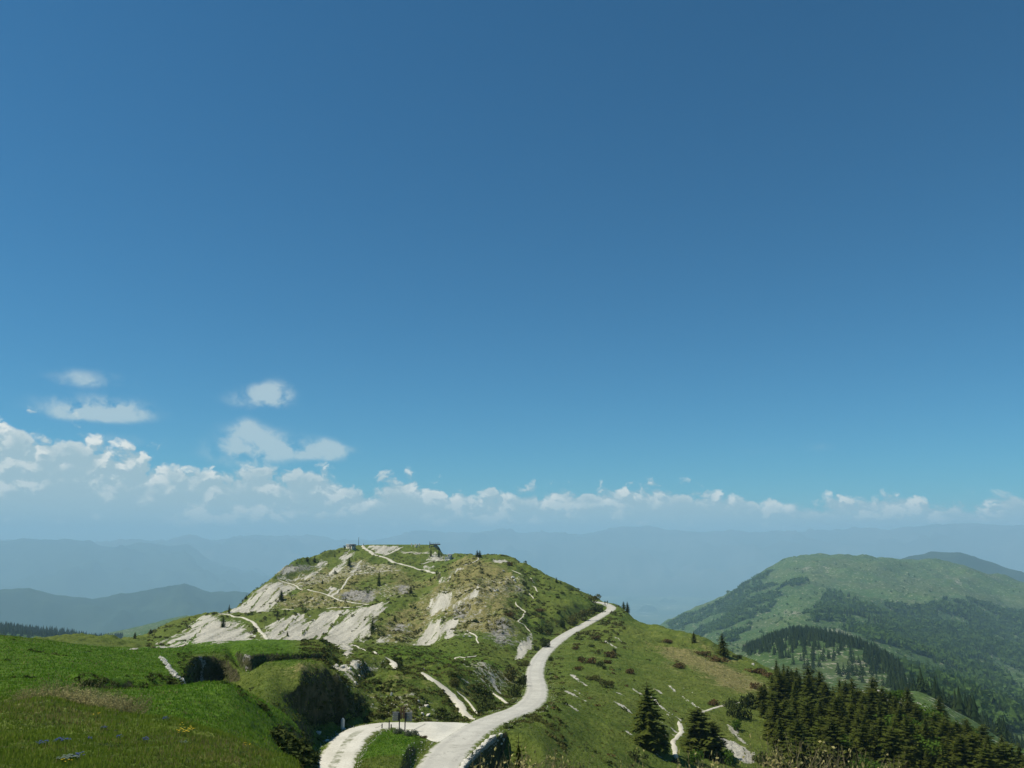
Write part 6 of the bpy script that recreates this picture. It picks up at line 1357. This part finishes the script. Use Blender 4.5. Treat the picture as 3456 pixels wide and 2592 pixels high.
M_FSTEM = plain_material("flower_stem", (0.05, 0.10, 0.015), (0.08, 0.14, 0.02), 20)
M_YEL = plain_material("yellow_petals", (0.60, 0.42, 0.02), (0.72, 0.52, 0.03), 20, 0.6); M_BLU = plain_material("blue_petals", (0.035, 0.055, 0.22), (0.070, 0.10, 0.33), 20, 0.6)
M_GRY = plain_material("grey_leaf", (0.10, 0.14, 0.11), (0.17, 0.22, 0.18), 20, 0.8)
YF = flower_meshes(171, 26, 0.20, 0.17, 0.022, M_YEL); BF = flower_meshes(172, 34, 0.15, 0.10, 0.018, M_BLU); BS = flower_meshes(173, 12, 0.07, 0.09, 0.018, M_BLU); YS = flower_meshes(174, 5, 0.12, 0.15, 0.02, M_YEL); GF = flower_meshes(175, 40, 0.17, 0.08, 0.028, M_GRY)
def Z9(x, y): return x / 3.687, 2250 + y / 3.687
for (fm, Zf, x, y, sc, lb) in [(YF, Z1, 1237, 1452, 1.0, 'clump of bright yellow flowers in the near meadow'), (YS, Z1, 1212, 1392, .8, 'single yellow flowers just above the yellow clump'), (YS, Z1, 640, 1332, 1.0, 'sparse yellow flowers in the middle of the near meadow'), (BF, Z1, 408, 1502, 1.0, 'largest patch of blue flowers in the near meadow'), (BF, Z1, 280, 1512, .8, 'darker blue flower patch left of the largest'), (BS, Z1, 792, 1474, 1.0, 'small blue flower tuft left of the yellow clump'), (BS, Z1, 972, 1496, 1.2, 'small blue flower tuft on a bare brown spot'), (BS, Z1, 520, 1612, 1.2, 'dark blue flower tuft near the lower frame edge'), (BS, Z1, 690, 1410, 1.0, 'faint blue flowers higher up the meadow'), (BS, Z1, 1100, 1352, 1.2, 'faint blue flowers at the meadow rim'), (BS, Z1, 600, 1480, .8, 'faint blue flowers right of the largest patch'), (GF, Z1, 440, 1620, 1.0, 'silvery grey plant patch near the lower frame edge'), (GF, Z1, 1218, 1502, .7, 'silvery grey plant under the yellow clump'), (YS, Z1, 430, 1650, .8, 'yellow flowers at the very bottom edge'), (YS, Z1, 1640, 1530, .9, 'lone yellow flowers on the right of the knoll')]:
    p = ground_at(*Zf(x, y), 6)
    fo = plant("flower_clump", [("flowers", fm[0]), ("stalks", fm[1])], p, (sc * 0.72, sc * 0.72, sc * 0.62), random.random() * 6, lb, "flowers", 'flowers of the near meadow')
    for ch_ in fo.children: ch_['kind'] = 'stuff'
# ------------------------------------------------------------------ built things
def box_arr(x0, x1, y0, y1, z0, z1):
    V = [(x0, y0, z0), (x1, y0, z0), (x1, y1, z0), (x0, y1, z0), (x0, y0, z1), (x1, y0, z1), (x1, y1, z1), (x0, y1, z1)]
    return V, [(0, 3, 2, 1), (4, 5, 6, 7), (0, 1, 5, 4), (1, 2, 6, 5), (2, 3, 7, 6), (3, 0, 4, 7)]
def box_mesh(name, boxes, mat, bevel=0.0, jitter=0.0, seed=0):
    bm = bmesh.new(); R = random.Random(seed)
    for b in boxes:
        V, F = box_arr(*b); vs = [bm.verts.new(tuple(c + R.uniform(-jitter, jitter) for c in v)) for v in V]
        for f in F: bm.faces.new([vs[i] for i in f])
    if bevel: bmesh.ops.bevel(bm, geom=list(bm.edges), offset=bevel, segments=1, affect='EDGES')
    me = bpy.data.meshes.new(name); bm.to_mesh(me); bm.free(); me.materials.append(mat); return me
def tube_mesh(name, path, rad, mat, sides=8):
    v, f = tube_pts(path, rad, sides); me = tri_mesh(name, v, f, None, True); me.materials.append(mat); return me
def rock_mesh(name, seed, mat, sub=2):
    bm = bmesh.new(); bmesh.ops.create_icosphere(bm, subdivisions=sub, radius=0.5); R = np.random.default_rng(seed)
    planes = [(lambda d: d / np.linalg.norm(d))(R.normal(0, 1, 3)) for _ in range(15)]; offs = R.uniform(0.20, 0.42, 15)
    for v in bm.verts:
        c = np.array(v.co)
        for n_, o_ in zip(planes, offs):
            d = c @ n_ - o_
            if d > 0: c = c - n_ * d
        v.co = Vector(c * R.uniform(0.97, 1.03))
    me = bpy.data.meshes.new(name); bm.to_mesh(me); bm.free(); me.materials.append(mat); return me
M_LIME = plain_material("limestone", (0.40, 0.385, 0.33), (0.62, 0.60, 0.53), 5.0, 0.9, 0.5, 0.03)
M_GREYSTONE = plain_material("grey_stone", (0.16, 0.165, 0.16), (0.36, 0.355, 0.33), 4.0, 0.9, 0.6, 0.04)
M_WOODG = plain_material("weathered_wood", (0.20, 0.20, 0.195), (0.36, 0.36, 0.35), 14.0); M_WOODB = plain_material("brown_wood", (0.12, 0.065, 0.035), (0.24, 0.14, 0.08), 14.0); M_DARKW = plain_material("dark_post", (0.020, 0.020, 0.024), (0.05, 0.048, 0.05), 12.0)
M_IRON = plain_material("iron", (0.05, 0.048, 0.045), (0.11, 0.10, 0.09), 20.0, 0.6); M_CONC = plain_material("concrete", (0.13, 0.135, 0.13), (0.24, 0.24, 0.225), 2.0); M_WHITE = plain_material("whitewash", (0.62, 0.60, 0.54), (0.74, 0.72, 0.66), 1.5)
M_ROOF = plain_material("roof_tiles", (0.16, 0.12, 0.10), (0.26, 0.20, 0.17), 3.0); M_GLASS = plain_material("window_glass", (0.02, 0.025, 0.03), (0.04, 0.05, 0.06), 2.0, 0.15)
def onto(u, v, rmin=0.0, sink=0.0):
    p = ground_at(u, v, rmin); p.z -= sink; return p

# stone parapet along the road: single blocks on a rough core
def parapet():
    line = smooth_line(WALL, 0.5); o = put("stone_wall", None, loc=line[0], label='low dry stone parapet with pale coping along the road edge', cat='wall')
    base = line[0]; R = random.Random(5)
    core = []; co = []; f = []
    for i, p in enumerate(line):
        d = (line[min(i + 1, len(line) - 1)] - line[max(i - 1, 0)]); d.z = 0; d.normalize(); n = Vector((d.y, -d.x, 0))
        q = p - base
        co += [tuple(q - n * 0.24 + Vector((0, 0, -0.5))), tuple(q - n * 0.24 + Vector((0, 0, 0.26))), tuple(q + n * 0.20 + Vector((0, 0, 0.26))), tuple(q + n * (0.34 + R.uniform(-.03, .03)) + Vector((0, 0, -3.0)))]
    for i in range(len(line) - 1):
        for k in range(3): a = i * 4 + k; f.append((a, a + 1, a + 5, a + 4))
    f += [(0, 1, 2, 3), tuple((len(line) - 1) * 4 + k for k in (3, 2, 1, 0))]
    me = bpy.data.meshes.new("wall_core"); me.from_pydata(co, [], f); me.update(); me.materials.append(M_GREYSTONE); put("wall_core", me, parent=o)
    caps = [rock_mesh("coping_stone", 300 + i, M_LIME) for i in range(4)]; blk = [rock_mesh("wall_stone", 310 + i, M_GREYSTONE, 1) for i in range(4)]
    for i in range(len(line) - 1):
        p = line[i] - base; d = line[i + 1] - line[i]; ang = math.atan2(d.y, d.x); d.z = 0; d.normalize(); n = Vector((d.y, -d.x, 0))
        c = put("coping_stone", caps[R.randrange(4)], parent=o, loc=p + Vector((0, 0, 0.30 + R.uniform(-.03, .05)))); c.scale = (0.72, 0.68 * R.uniform(.85, 1.1), 0.34 * R.uniform(.8, 1.3)); c.rotation_euler = (R.uniform(-.1, .1), R.uniform(-.1, .1), ang + R.uniform(-.15, .15))
        for row in range(5):
            b = put("stone", blk[R.randrange(4)], parent=o, loc=p + n * (0.20 + 0.02 * row) + Vector((0, 0, 0.02 - row * 0.42)) + d * (0.25 * (row % 2))); b.scale = (0.66, 0.26, 0.50); b.rotation_euler = (R.uniform(-.12, .12), R.uniform(-.1, .1), ang + R.uniform(-.1, .1))
parapet()
# steep masonry-like edge of the island stays as ground; loose rocks beside the wall end
ROCKS = [rock_mesh("boulder", 330 + i, M_LIME) for i in range(5)]
def boulder(Zf, x, y, wpx, hpx, scale, rmin, label, group='pale boulders'):
    p = onto(*Zf(x, y), rmin); r = math.hypot(p.x, p.y); w = max(0.25, wpx / scale * r / FPX); hh = max(0.2, hpx / scale * r / FPX)
    o = put("boulder", random.choice(ROCKS), loc=p + Vector((0, 0, hh * 0.22)), label=label, cat='rock', group=group); o.scale = (w * 1.25, w * 1.1, hh * 1.4); o.rotation_euler = (random.uniform(-.2, .2), random.uniform(-.2, .2), random.random() * 6)
for (x, y, w, hh, lb) in [(1745, 742, 40, 30, 'pale boulder just past the end of the parapet'), (1765, 770, 22, 24, 'dark-sided stone beside the boulder at the parapet end'), (1750, 800, 26, 12, 'flat pale stone below the parapet end'), (1720, 775, 18, 14, 'small white stone at the corner of the parapet'), (1478, 172, 13, 10, 'single white stone under the right scree'), (1175, 245, 12, 12, 'white stone at the top of the gravel path'), (930, 435, 22, 28, 'pale outcrop stone on the front hummock, left'), (1190, 515, 40, 20, 'pale outcrop on the front hummock, right'), (1130, 480, 30, 16, 'small outcrop in the middle of the front hummock'), (1205, 590, 40, 26, 'white stones on the verge right of the sign'), (1165, 580, 26, 26, 'white stone on the verge behind the sign'), (1378, 605, 12, 10, 'white stone on the verge near the gravel path'), (380, 720, 50, 22, 'white rubble stone beside the gravel track'), (445, 780, 40, 14, 'flat white stone at the edge of the gravel track'), (520, 215, 36, 22, 'pale rock on the heap between spur and hummocks'), (570, 225, 40, 26, 'largest pale rock of the heap behind the spur'), (620, 240, 34, 24, 'right rock of the heap behind the spur'), (690, 300, 30, 20, 'pale rock below the heap behind the spur'), (660, 345, 26, 18, 'lower pale rock beside the spur'), (1800, 645, 14, 10, 'small white stone on the right road verge')]:
    boulder(Z5, x, y, w, hh, 2.212, 60 if y > 650 else 86, lb)
for (x, y, w, hh, lb) in [(180, 968, 20, 16, 'left white boulder on the green slope under the cliffs'), (232, 968, 34, 16, 'right white boulder on the green slope under the cliffs'), (470, 545, 26, 18, 'left of the bright rocks high on the tawny spur'), (497, 538, 34, 24, 'right of the bright rocks high on the tawny spur'), (635, 420, 40, 26, 'pale crag on the upper spur'), (655, 445, 30, 22, 'lower part of the pale crag on the upper spur'), (550, 355, 36, 18, 'pale rock near the ridge path top'), (940, 1225, 12, 14, 'white kerb stone at the right road edge')]:
    boulder(Z3, x, y, w, hh, 2.765, 120, lb)
boulder(Z8, 525, 605, 34, 26, 3.687, 200, 'white boulder on the crest right of the skyline spruce')
for (x, y, w, hh, lb) in [(930, 215, 50, 50, 'upper block of the white crag above the wood'), (965, 250, 60, 60, 'middle block of the white crag above the wood'), (1000, 320, 44, 44, 'lower block of the white crag above the wood'), (800, 185, 44, 22, 'pale rock left of the white crag'), (850, 250, 34, 20, 'small pale rock between spruces left of the crag'), (1145, 320, 50, 40, 'grey outcrop right of the crag'), (1175, 370, 40, 50, 'lower grey outcrop right of the crag'), (1345, 440, 56, 50, 'grey outcrop low on the wood edge')]:
    boulder(Z7, x, y, w, hh, 2.584, 160, lb)
# loose stones nobody would count
STN = []
for i in range(4):
    me_ = rock_mesh("t", 350 + i, M_LIME, 1); STN.append((np.array([v.co[:] for v in me_.vertices]), np.array([p.vertices[:] for p in me_.polygons]))); bpy.data.meshes.remove(me_)
def stones(n, az0, az1, r0, r1, s0, s1, keep, label, seed):
    x, y, r, a = grid_sample(n, az0, az1, r0, r1, Rn); k = keep(x, y); x, y = x[k], y[k]
    scatter_stuff("loose_stones", STN, np.stack([x, y, G.h(x, y) + 0.02], 1), Rn.uniform(s0, s1, len(x)) ** 1.0, M_LIME, label, 1.0, seed)
stones(9000, -0.40, 0.15, 230, 540, 0.12, 0.5, lambda x, y: (field_val(SCREE, x, y) > 0.45) & (Rn.random(len(x)) < 0.5), 'loose stones strewn over the scree', 81)
stones(3600, -0.26, 0.06, 86, 225, 0.06, 0.26, lambda x, y: field_val(STONY, x, y) > 0.3, 'loose pale stones on the hummocks', 82)
stones(9000, 0.0, 0.45, 100, 260, 0.08, 0.30, lambda x, y: field_val(SCREE, x, y) > 0.4, 'loose stones in the streaks of the right slope', 83)
stones(9000, -0.50, -0.35, 55, 90, 0.08, 0.30, lambda x, y: line_dist(TRENCH, x, y) < 0.22, 'pale stones lining the trench in the left meadow', 86)
def near_road(x, y): return (line_dist(ROAD[::3], x, y) < 3.2) & (line_dist(ROAD[::3], x, y) > 2.05)
stones(14000, -0.22, 0.12, 70, 250, 0.05, 0.16, near_road, 'gravel along the road verges', 84)
stones(9000, -0.30, -0.05, 62, 95, 0.04, 0.14, lambda x, y: (line_dist(TRACK[::2], x, y) < 2.3) & (line_dist(TRACK[::2], x, y) > 1.3), 'gravel along the track verges', 85)

# white marker pillar with a chain across the track
def pillar():
    p = onto(1156, 2460, 80, 0.05); r = math.hypot(p.x, p.y); k = r / FPX
    o = put("marker_pillar", None, loc=p, label='white stone marker pillar with pointed top at the track entrance', cat='pillar')
    bm = bmesh.new(); w = 6.0 * k; hh = 34 * k
    rings = [(w * 1.0, 0), (w * 1.0, hh * 0.80), (w * 0.86, hh * 0.84), (w * 0.80, hh * 0.90), (w * 0.30, hh), ]
    prev = None
    for q, z in rings:
        vs = [bm.verts.new((math.cos(t * math.pi / 4 + .39) * q, math.sin(t * math.pi / 4 + .39) * q, z)) for t in range(8)]
        if prev:
            for t in range(8): bm.faces.new([prev[t], prev[(t + 1) % 8], vs[(t + 1) % 8], vs[t]])
        prev = vs
    bm.faces.new(prev); me = bpy.data.meshes.new("pillar_shaft"); bm.to_mesh(me); bm.free(); me.materials.append(M_WHITE); put("shaft", me, parent=o)
    put("plinth", box_mesh("plinth", [(-w * 1.5, w * 1.5, -w * 1.5, w * 1.5, -0.25, 0.07)], M_LIME, 0.02, 0.01), parent=o)
    put("chain_ring", tube_mesh("chain_ring", [(w * 1.0 + 0.03 * math.cos(t), -w * 0.2, hh * 0.66 + 0.03 * math.sin(t)) for t in np.linspace(0, 6.28, 9)], 0.008, M_IRON, 5), parent=o)
    return p + Vector((w, 0, hh * 0.64))
pA = pillar()
def post(u, v, hpx, label, wood=None, wpx=1.6):
    p = onto(u, v, 70, 0.06); k = math.hypot(p.x, p.y) / FPX; w = wpx * k; hh = hpx * k
    o = put("bollard", None, loc=p, label=label, cat='post', group='posts by the island')
    put("shaft", box_mesh("post_shaft", [(-w, w, -w, w, -0.2, hh)], wood or M_DARKW, w * 0.25), parent=o)
    put("cap", box_mesh("post_cap", [(-w * 1.2, w * 1.2, -w * 1.2, w * 1.2, hh + 0.002, hh + 0.035)], M_IRON, 0.006), parent=o)
    return p + Vector((0, 0, hh * 0.85))
pB = post(1289, 2465, 21, 'dark chain post on the left corner of the island')
post(1313, 2464, 30, 'tallest dark post left of the sign'); post(1320, 2462, 16, 'short dark post left of the sign')
pts_c = [pA.lerp(pB, t) - Vector((0, 0, 0.55 * (1 - (2 * t - 1) ** 2))) for t in np.linspace(0, 1, 26)]
def chain():
    c0_ = pts_c[0]; o = put("chain", None, loc=c0_, label='sagging iron chain closing the gravel track', cat='chain')
    lk = tube_mesh("link", [(0.10 * math.cos(t), 0.035 * math.sin(t), 0) for t in np.linspace(0, 6.2832, 11)], 0.013, M_IRON, 5)
    for i in range(len(pts_c) - 1):
        a, b = pts_c[i], pts_c[i + 1]; n = 2
        for j in range(n):
            q = a.lerp(b, (j + 0.5) / n); d = (b - a); l = put("link", lk, parent=o, loc=q - c0_); l.rotation_euler = (math.pi / 2 * ((i * n + j) % 2), -math.atan2(d.z, math.hypot(d.x, d.y)), math.atan2(d.y, d.x)); l.scale = (d.length / n / 0.17,) * 3
chain()
# wooden information boards
def sign():
    p = onto(1357, 2462, 70, 0.05); k = math.hypot(p.x, p.y) / FPX
    o = put("information_board", None, loc=p, label='weathered wooden information boards on two dark posts at the junction', cat='sign')
    U = lambda u: (u - 1357) * k
    H = lambda v: (2462 - v) * k
    for u in (1348, 1366): put("post", box_mesh("sign_post", [(U(u) - 1.6 * k, U(u) + 1.6 * k, -0.05, 0.05, -0.3, H(2410))], M_DARKW, 0.008), parent=o)
    for x0, x1, v0, v1 in ((1326, 1346, 2407, 2435), (1368.5, 1388, 2408, 2437)):
        n = 4; hgt = (H(v0) - H(v1)) / n
        for i in range(n):
            z0 = H(v1) + i * hgt; put("plank", box_mesh("sign_plank", [(U(x0), U(x1), -0.025, 0.025, z0 + 0.018, z0 + hgt - 0.018)], M_WOODG, 0.006), parent=o)
        xm = (x0 + x1) / 2; put("batten", box_mesh("sign_batten", [(U(xm) - 0.03, U(xm) + 0.03, 0.027, 0.05, H(v1), H(v0))], M_WOODG, 0.004), parent=o)
    for x0, x1, v0, v1 in ((1350, 1355.5, 2394, 2430), (1358.5, 1364, 2392, 2428)):
        put("plank", box_mesh("sign_tall_plank", [(U(x0), U(x1), -0.03, 0.02, H(v1), H(v0))], M_WOODB, 0.006), parent=o)
    put("rail", box_mesh("sign_rail", [(U(1326), U(1388), 0.055, 0.09, H(2426), H(2423))], M_WOODG, 0.004), parent=o); put("rail", box_mesh("sign_rail", [(U(1326), U(1388), 0.055, 0.09, H(2416), H(2413))], M_WOODG, 0.004), parent=o)
    for i, u in enumerate((1345, 1369)): put("panel", box_mesh("sign_side_panel", [(U(u) - 0.045, U(u) + 0.045, -0.06, 0.024, H(2434), H(2410))], M_DARKW, 0.006), parent=o)
sign()

# hilltop: hut, lookout deck, viewing slab with mast, ruined fort
def spot(x, y, r):
    u, v = Z2(x, y); p = at(u, v, r); return p, r / FPX / 2.765
def hilltop():
    p, k = spot(790, 272, 532); p.z = float(G.h(p.x, p.y)); X_ = lambda x: (x - 790) * k; base = p.z
    o = put("hut", None, loc=p, label='small whitewashed hut with flat roof on the hilltop edge', cat='building')
    h0 = 38 * k
    put("wall", box_mesh("hut_wall", [(X_(750), X_(800), -2, 2, -1.5, h0)], M_WHITE, 0.15), parent=o); put("roof", box_mesh("hut_roof", [(X_(747), X_(803), -2.2, 2.2, h0 + 0.003, h0 + 0.25)], M_WHITE, 0.05), parent=o)
    o.rotation_euler = (0, 0, -0.75)
    put("door", box_mesh("hut_door", [(X_(775), X_(784), -2.06, -2.003, 0, 1.9)], M_DARKW), parent=o)
    put("annex", box_mesh("hut_annex", [(X_(803) + .02, X_(826), -1.5, 1.5, -1.5, h0 * 0.82)], M_WHITE, 0.1), parent=o); put("annex_roof", box_mesh("annex_roof", [(X_(812), X_(832), -1.7, 1.7, h0 * 0.82 + .003, h0 * 0.82 + .5)], M_DARKW, 0.05), parent=o)
    p2 = p + Vector((0, -5.0, 0)); p2.z = float(G.h(p2.x, p2.y))
    d = put("lookout_deck", None, loc=p2, label='dark lookout deck on stilts in front of the white hut', cat='deck')
    zt = at(*Z2(790, 256), math.hypot(p2.x, p2.y)).z - p2.z
    put("deck", box_mesh("deck_slab", [(X_(733), X_(840), -1.2, 1.2, zt - 0.25, zt + 0.2)], M_DARKW, 0.03), parent=d)
    for x in (742, 795, 836): put("stilt", box_mesh("deck_stilt", [(X_(x) - 0.22, X_(x) + 0.22, -0.2, 0.2, -3.5, zt - 0.26)], M_DARKW, 0.02), parent=d)
    p3, k3 = spot(857, 258, 548); p3.z = float(G.h(p3.x, p3.y)) - 0.1
    m = put("mast", None, loc=p3, label='short dark mast right of the white hut', cat='mast')
    put("pole", tube_mesh("mast_pole", [(0, 0, -0.5), (0, 0, 5.2)], [0.16, 0.10], M_DARKW), parent=m); put("base", box_mesh("mast_base", [(-.5, .5, -.5, .5, -.4, .35)], M_CONC, .05), parent=m)
    # slab
    p4, k4 = spot(1575, 262, 548); gz = float(G.h(p4.x, p4.y)); p4.z = gz; X4 = lambda x: (x - 1575) * k4
    zs = at(*Z2(1570, 242), 548).z - gz
    s = put("viewing_slab", None, loc=p4, label='dark concrete slab jutting out over the right hilltop edge', cat='platform')
    put("slab", box_mesh("slab", [(X4(1522), X4(1616), -2.5, 2.5, zs - 0.35, zs + 0.45)], M_CONC, 0.04), parent=s); put("pier", box_mesh("slab_pier", [(X4(1560), X4(1590), -2, 2, -3.5, zs - 0.36)], M_CONC, 0.05), parent=s)
    put("rail", box_mesh("slab_rail", [(X4(1526), X4(1612), -2.4, -2.3, zs + 1.15, zs + 1.22)], M_IRON), parent=s)
    for x in range(1530, 1615, 16): put("rail_post", box_mesh("slab_rail_post", [(X4(x) - 0.05, X4(x) + 0.05, -2.4, -2.3, zs + 0.45, zs + 1.15)], M_IRON), parent=s)
    p5, _ = spot(1522, 252, 546); p5.z = float(G.h(p5.x, p5.y)) - 0.1; zt = at(*Z2(1522, 214), 546).z - p5.z
    fm = put("mast", None, loc=p5, label='tall dark mast at the left end of the viewing slab', cat='mast'); put("pole", tube_mesh("slab_mast_pole", [(0, 0, -0.5), (0, 0, zt)], [0.30, 0.14], M_DARKW), parent=fm); put("base", box_mesh("slab_mast_base", [(-.6, .6, -.6, .6, -.4, .4)], M_CONC, .05), parent=fm)
    for i, x in enumerate((1352, 1387, 1403, 1424)):
        q, kq = spot(x, 268, 545); q.z = float(G.h(q.x, q.y)); st = put("marker_stone", rock_mesh("marker_stone", 370 + i, M_LIME), loc=q + Vector((0, 0, 1.2)), label=['single white standing stone on the hilltop bank', 'left of three white standing stones on the hilltop bank', 'middle of three white standing stones on the hilltop bank', 'right of three white standing stones on the hilltop bank'][i], cat='stone', group='standing stones on the hilltop bank'); st.scale = (1.2, 1.0, 3.6)
    # fort: broken walls
    q, kq = spot(1695, 400, 500); gq = ground_at(*Z2(1690, 392), 380); rq = math.hypot(gq.x, gq.y); kq = rq / FPX / 2.765
    ft = put("ruined_fort", None, loc=gq, label='low ruined stone fort walls below the right hilltop', cat='ruin')
    for i, (x0, x1, y0, y1, hh) in enumerate([(-28, 18, -1.0, 0.2, 3.2), (-28, -22, 0.2, 7, 4.2), (14, 28, 1.0, 2.2, 4.6), (22, 30, 2.2, 9, 5.2), (-10, 22, 8.0, 9.2, 5.6), (40, 70, 3.0, 4.0, 2.2)]):
        put("wall", box_mesh("fort_wall", [(x0 * kq, x1 * kq, y0, y1, -3, hh * 0.62)], M_GREYSTONE if i % 2 else M_LIME, 0.12, 0.15, i), parent=ft)
    for i in range(9): rk = put("stone", ROCKS[i % 5], parent=ft, loc=(random.uniform(-34, 40) * kq, random.uniform(-4, 3), 0.2)); rk.scale = (random.uniform(.8, 1.8),) * 3
hilltop()
# farmhouse on the far saddle
def farmhouse():
    u, v = Z8(433, 402); p = Mf.hit(u, v, 1300); r = math.hypot(p.x, p.y); k = r / FPX / 3.687
    o = put("farmhouse", None, loc=p, label='tiny white farmhouse with dark roof on the far saddle', cat='house')
    w, d, hh = 33 * k, 14 * k, 16 * k
    put("wall", box_mesh("farm_wall", [(-w, w, -d, d, -4, hh)], M_WHITE, 0.05), parent=o)
    bm = bmesh.new(); a = [bm.verts.new(q) for q in [(-w * 1.06, -d * 1.15, hh), (w * 1.06, -d * 1.15, hh), (w * 1.06, d * 1.15, hh), (-w * 1.06, d * 1.15, hh), (-w * 1.06, 0, hh + 26 * k), (w * 1.06, 0, hh + 26 * k)]]
    for f in [(0, 1, 5, 4), (2, 3, 4, 5), (0, 4, 3), (1, 2, 5), (0, 3, 2, 1)]: bm.faces.new([a[i] for i in f])
    me = bpy.data.meshes.new("farm_roof"); bm.to_mesh(me); bm.free(); me.materials.append(M_ROOF); rf = put("roof", me, parent=o)
    put("chimney", box_mesh("farm_chimney", [(-2 * k, 4 * k, -2 * k, 4 * k, hh + 20 * k, hh + 36 * k)], M_WHITE), parent=rf)
    for i in range(4): put("window", box_mesh("farm_window", [(-w * .8 + i * w * .45, -w * .8 + i * w * .45 + w * .18, -d - .06, -d - .003, hh * .35, hh * .75)], M_GLASS), parent=o)
    q = Mf.hit(*Z8(425, 362), 1400); q.z -= 0.5
    b = put("barn", None, loc=q, label='small pale barn just above the far farmhouse', cat='house')
    put("wall", box_mesh("barn_wall", [(-9 * k, 9 * k, -6 * k, 6 * k, -3, 9 * k)], M_WHITE, .05), parent=b); put("roof", box_mesh("barn_roof", [(-11 * k, 11 * k, -8 * k, 8 * k, 9 * k + .01, 12 * k)], M_ROOF, .3), parent=b)
farmhouse()

# ------------------------------------------------------------------ people
def person_meshes(seed, stride):
    """one continuous skinned body, 1.75 m, walking"""
    s = stride
    J = [(0, 0, 0.95), (0, 0, 1.12), (0, 0, 1.36), (0, 0, 1.47), (0, 0.01, 1.60), (0, 0.01, 1.70),
         (-0.18, 0, 1.40), (-0.22, 0.06 * s, 1.14), (-0.21, 0.16 * s, 0.92), (-0.20, 0.19 * s, 0.84), (0.18, 0, 1.40), (0.22, -0.08 * s, 1.14), (0.21, -0.06 * s, 0.92), (0.20, -0.05 * s, 0.84),
         (-0.09, 0, 0.90), (-0.10, -0.10 * s, 0.50), (-0.10, -0.26 * s, 0.10), (-0.10, -0.14 * s, 0.04), (0.09, 0, 0.90), (0.10, 0.14 * s, 0.52), (0.10, 0.20 * s, 0.09), (0.10, 0.33 * s, 0.04)]
    E = [(0, 1), (1, 2), (2, 3), (3, 4), (4, 5), (2, 6), (6, 7), (7, 8), (8, 9), (2, 10), (10, 11), (11, 12), (12, 13), (0, 14), (14, 15), (15, 16), (16, 17), (0, 18), (18, 19), (19, 20), (20, 21)]
    Rr = [.15, .14, .16, .06, .10, .085, .075, .055, .042, .045, .075, .055, .042, .045, .10, .065, .045, .05, .10, .065, .045, .05]
    me = bpy.data.meshes.new("body_skeleton"); me.from_pydata(J, E, []); me.update()
    o = bpy.data.objects.new("body_skeleton", me); COL.objects.link(o)
    sk = o.modifiers.new("skin", 'SKIN'); sb = o.modifiers.new("sub", 'SUBSURF'); sb.levels = 1; sb.render_levels = 1
    for i, v in enumerate(me.skin_vertices[0].data): v.radius = (Rr[i], Rr[i] * (0.8 if i in (0, 1, 2) else 1)); v.use_root = (i == 0)
    bpy.context.view_layer.update(); dg = bpy.context.evaluated_depsgraph_get()
    out = bpy.data.meshes.new_from_object(o.evaluated_get(dg)); bpy.data.objects.remove(o); bpy.data.meshes.remove(me)
    out.name = "body"; return out
def person_mat(name, top, legs, skin=(0.45, 0.28, 0.20), hair=(0.03, 0.02, 0.015)):
    m, h, out = new_mat(name); z = h.node('ShaderNodeSeparateXYZ'); h.put(z.inputs[0], h.node('ShaderNodeTexCoord').outputs['Object']); zz = z.outputs[2]
    c = h.mix(h.math('GREATER_THAN', zz, 0.96), legs, top); c = h.mix(h.math('GREATER_THAN', zz, 1.47), c, skin); c = h.mix(h.math('GREATER_THAN', zz, 1.66), c, hair); c = h.mix(h.math('LESS_THAN', zz, 0.08), c, (0.03, 0.03, 0.03))
    finish(h, out, c, 0.9); return m
BODY = person_meshes(1, 1.0)
for (u, v, rm_, top, legs, rot, lb) in [(2042, 2044, 330, (0.015, 0.015, 0.02), (0.02, 0.02, 0.03), 0.2, 'person in black walking at the road end, left of two'), (2050, 2043, 330, (0.05, 0.10, 0.06), (0.05, 0.045, 0.05), 0.3, 'person in dark green walking at the road end, right of two'),
        (*Z2(905, 262), 500, (0.10, 0.04, 0.05), (0.03, 0.03, 0.05), 1.0, 'person at the top of the hilltop road'), (*Z2(1145, 272), 500, (0.04, 0.04, 0.05), (0.03, 0.03, 0.04), 2.0, 'person on the edge of the white hilltop cut'), (*Z2(1222, 268), 500, (0.30, 0.28, 0.25), (0.04, 0.04, 0.05), 2.5, 'person in pale top at the right of the hilltop cut'), (*Z2(1180, 398), 420, (0.04, 0.05, 0.10), (0.03, 0.03, 0.03), 0.6, 'person walking on the hilltop road halfway up')]:
    p = ground_at(u, v, rm_); p.z += 0.10 + 0.00035 * math.hypot(p.x, p.y)
    me = BODY.copy(); me.materials.clear(); me.materials.append(person_mat("clothing", top, legs))
    for pl in me.polygons: pl.use_smooth = True
    o = put("person", me, loc=p, label=lb, cat='person', group='walkers'); o.rotation_euler = (0, 0, rot)
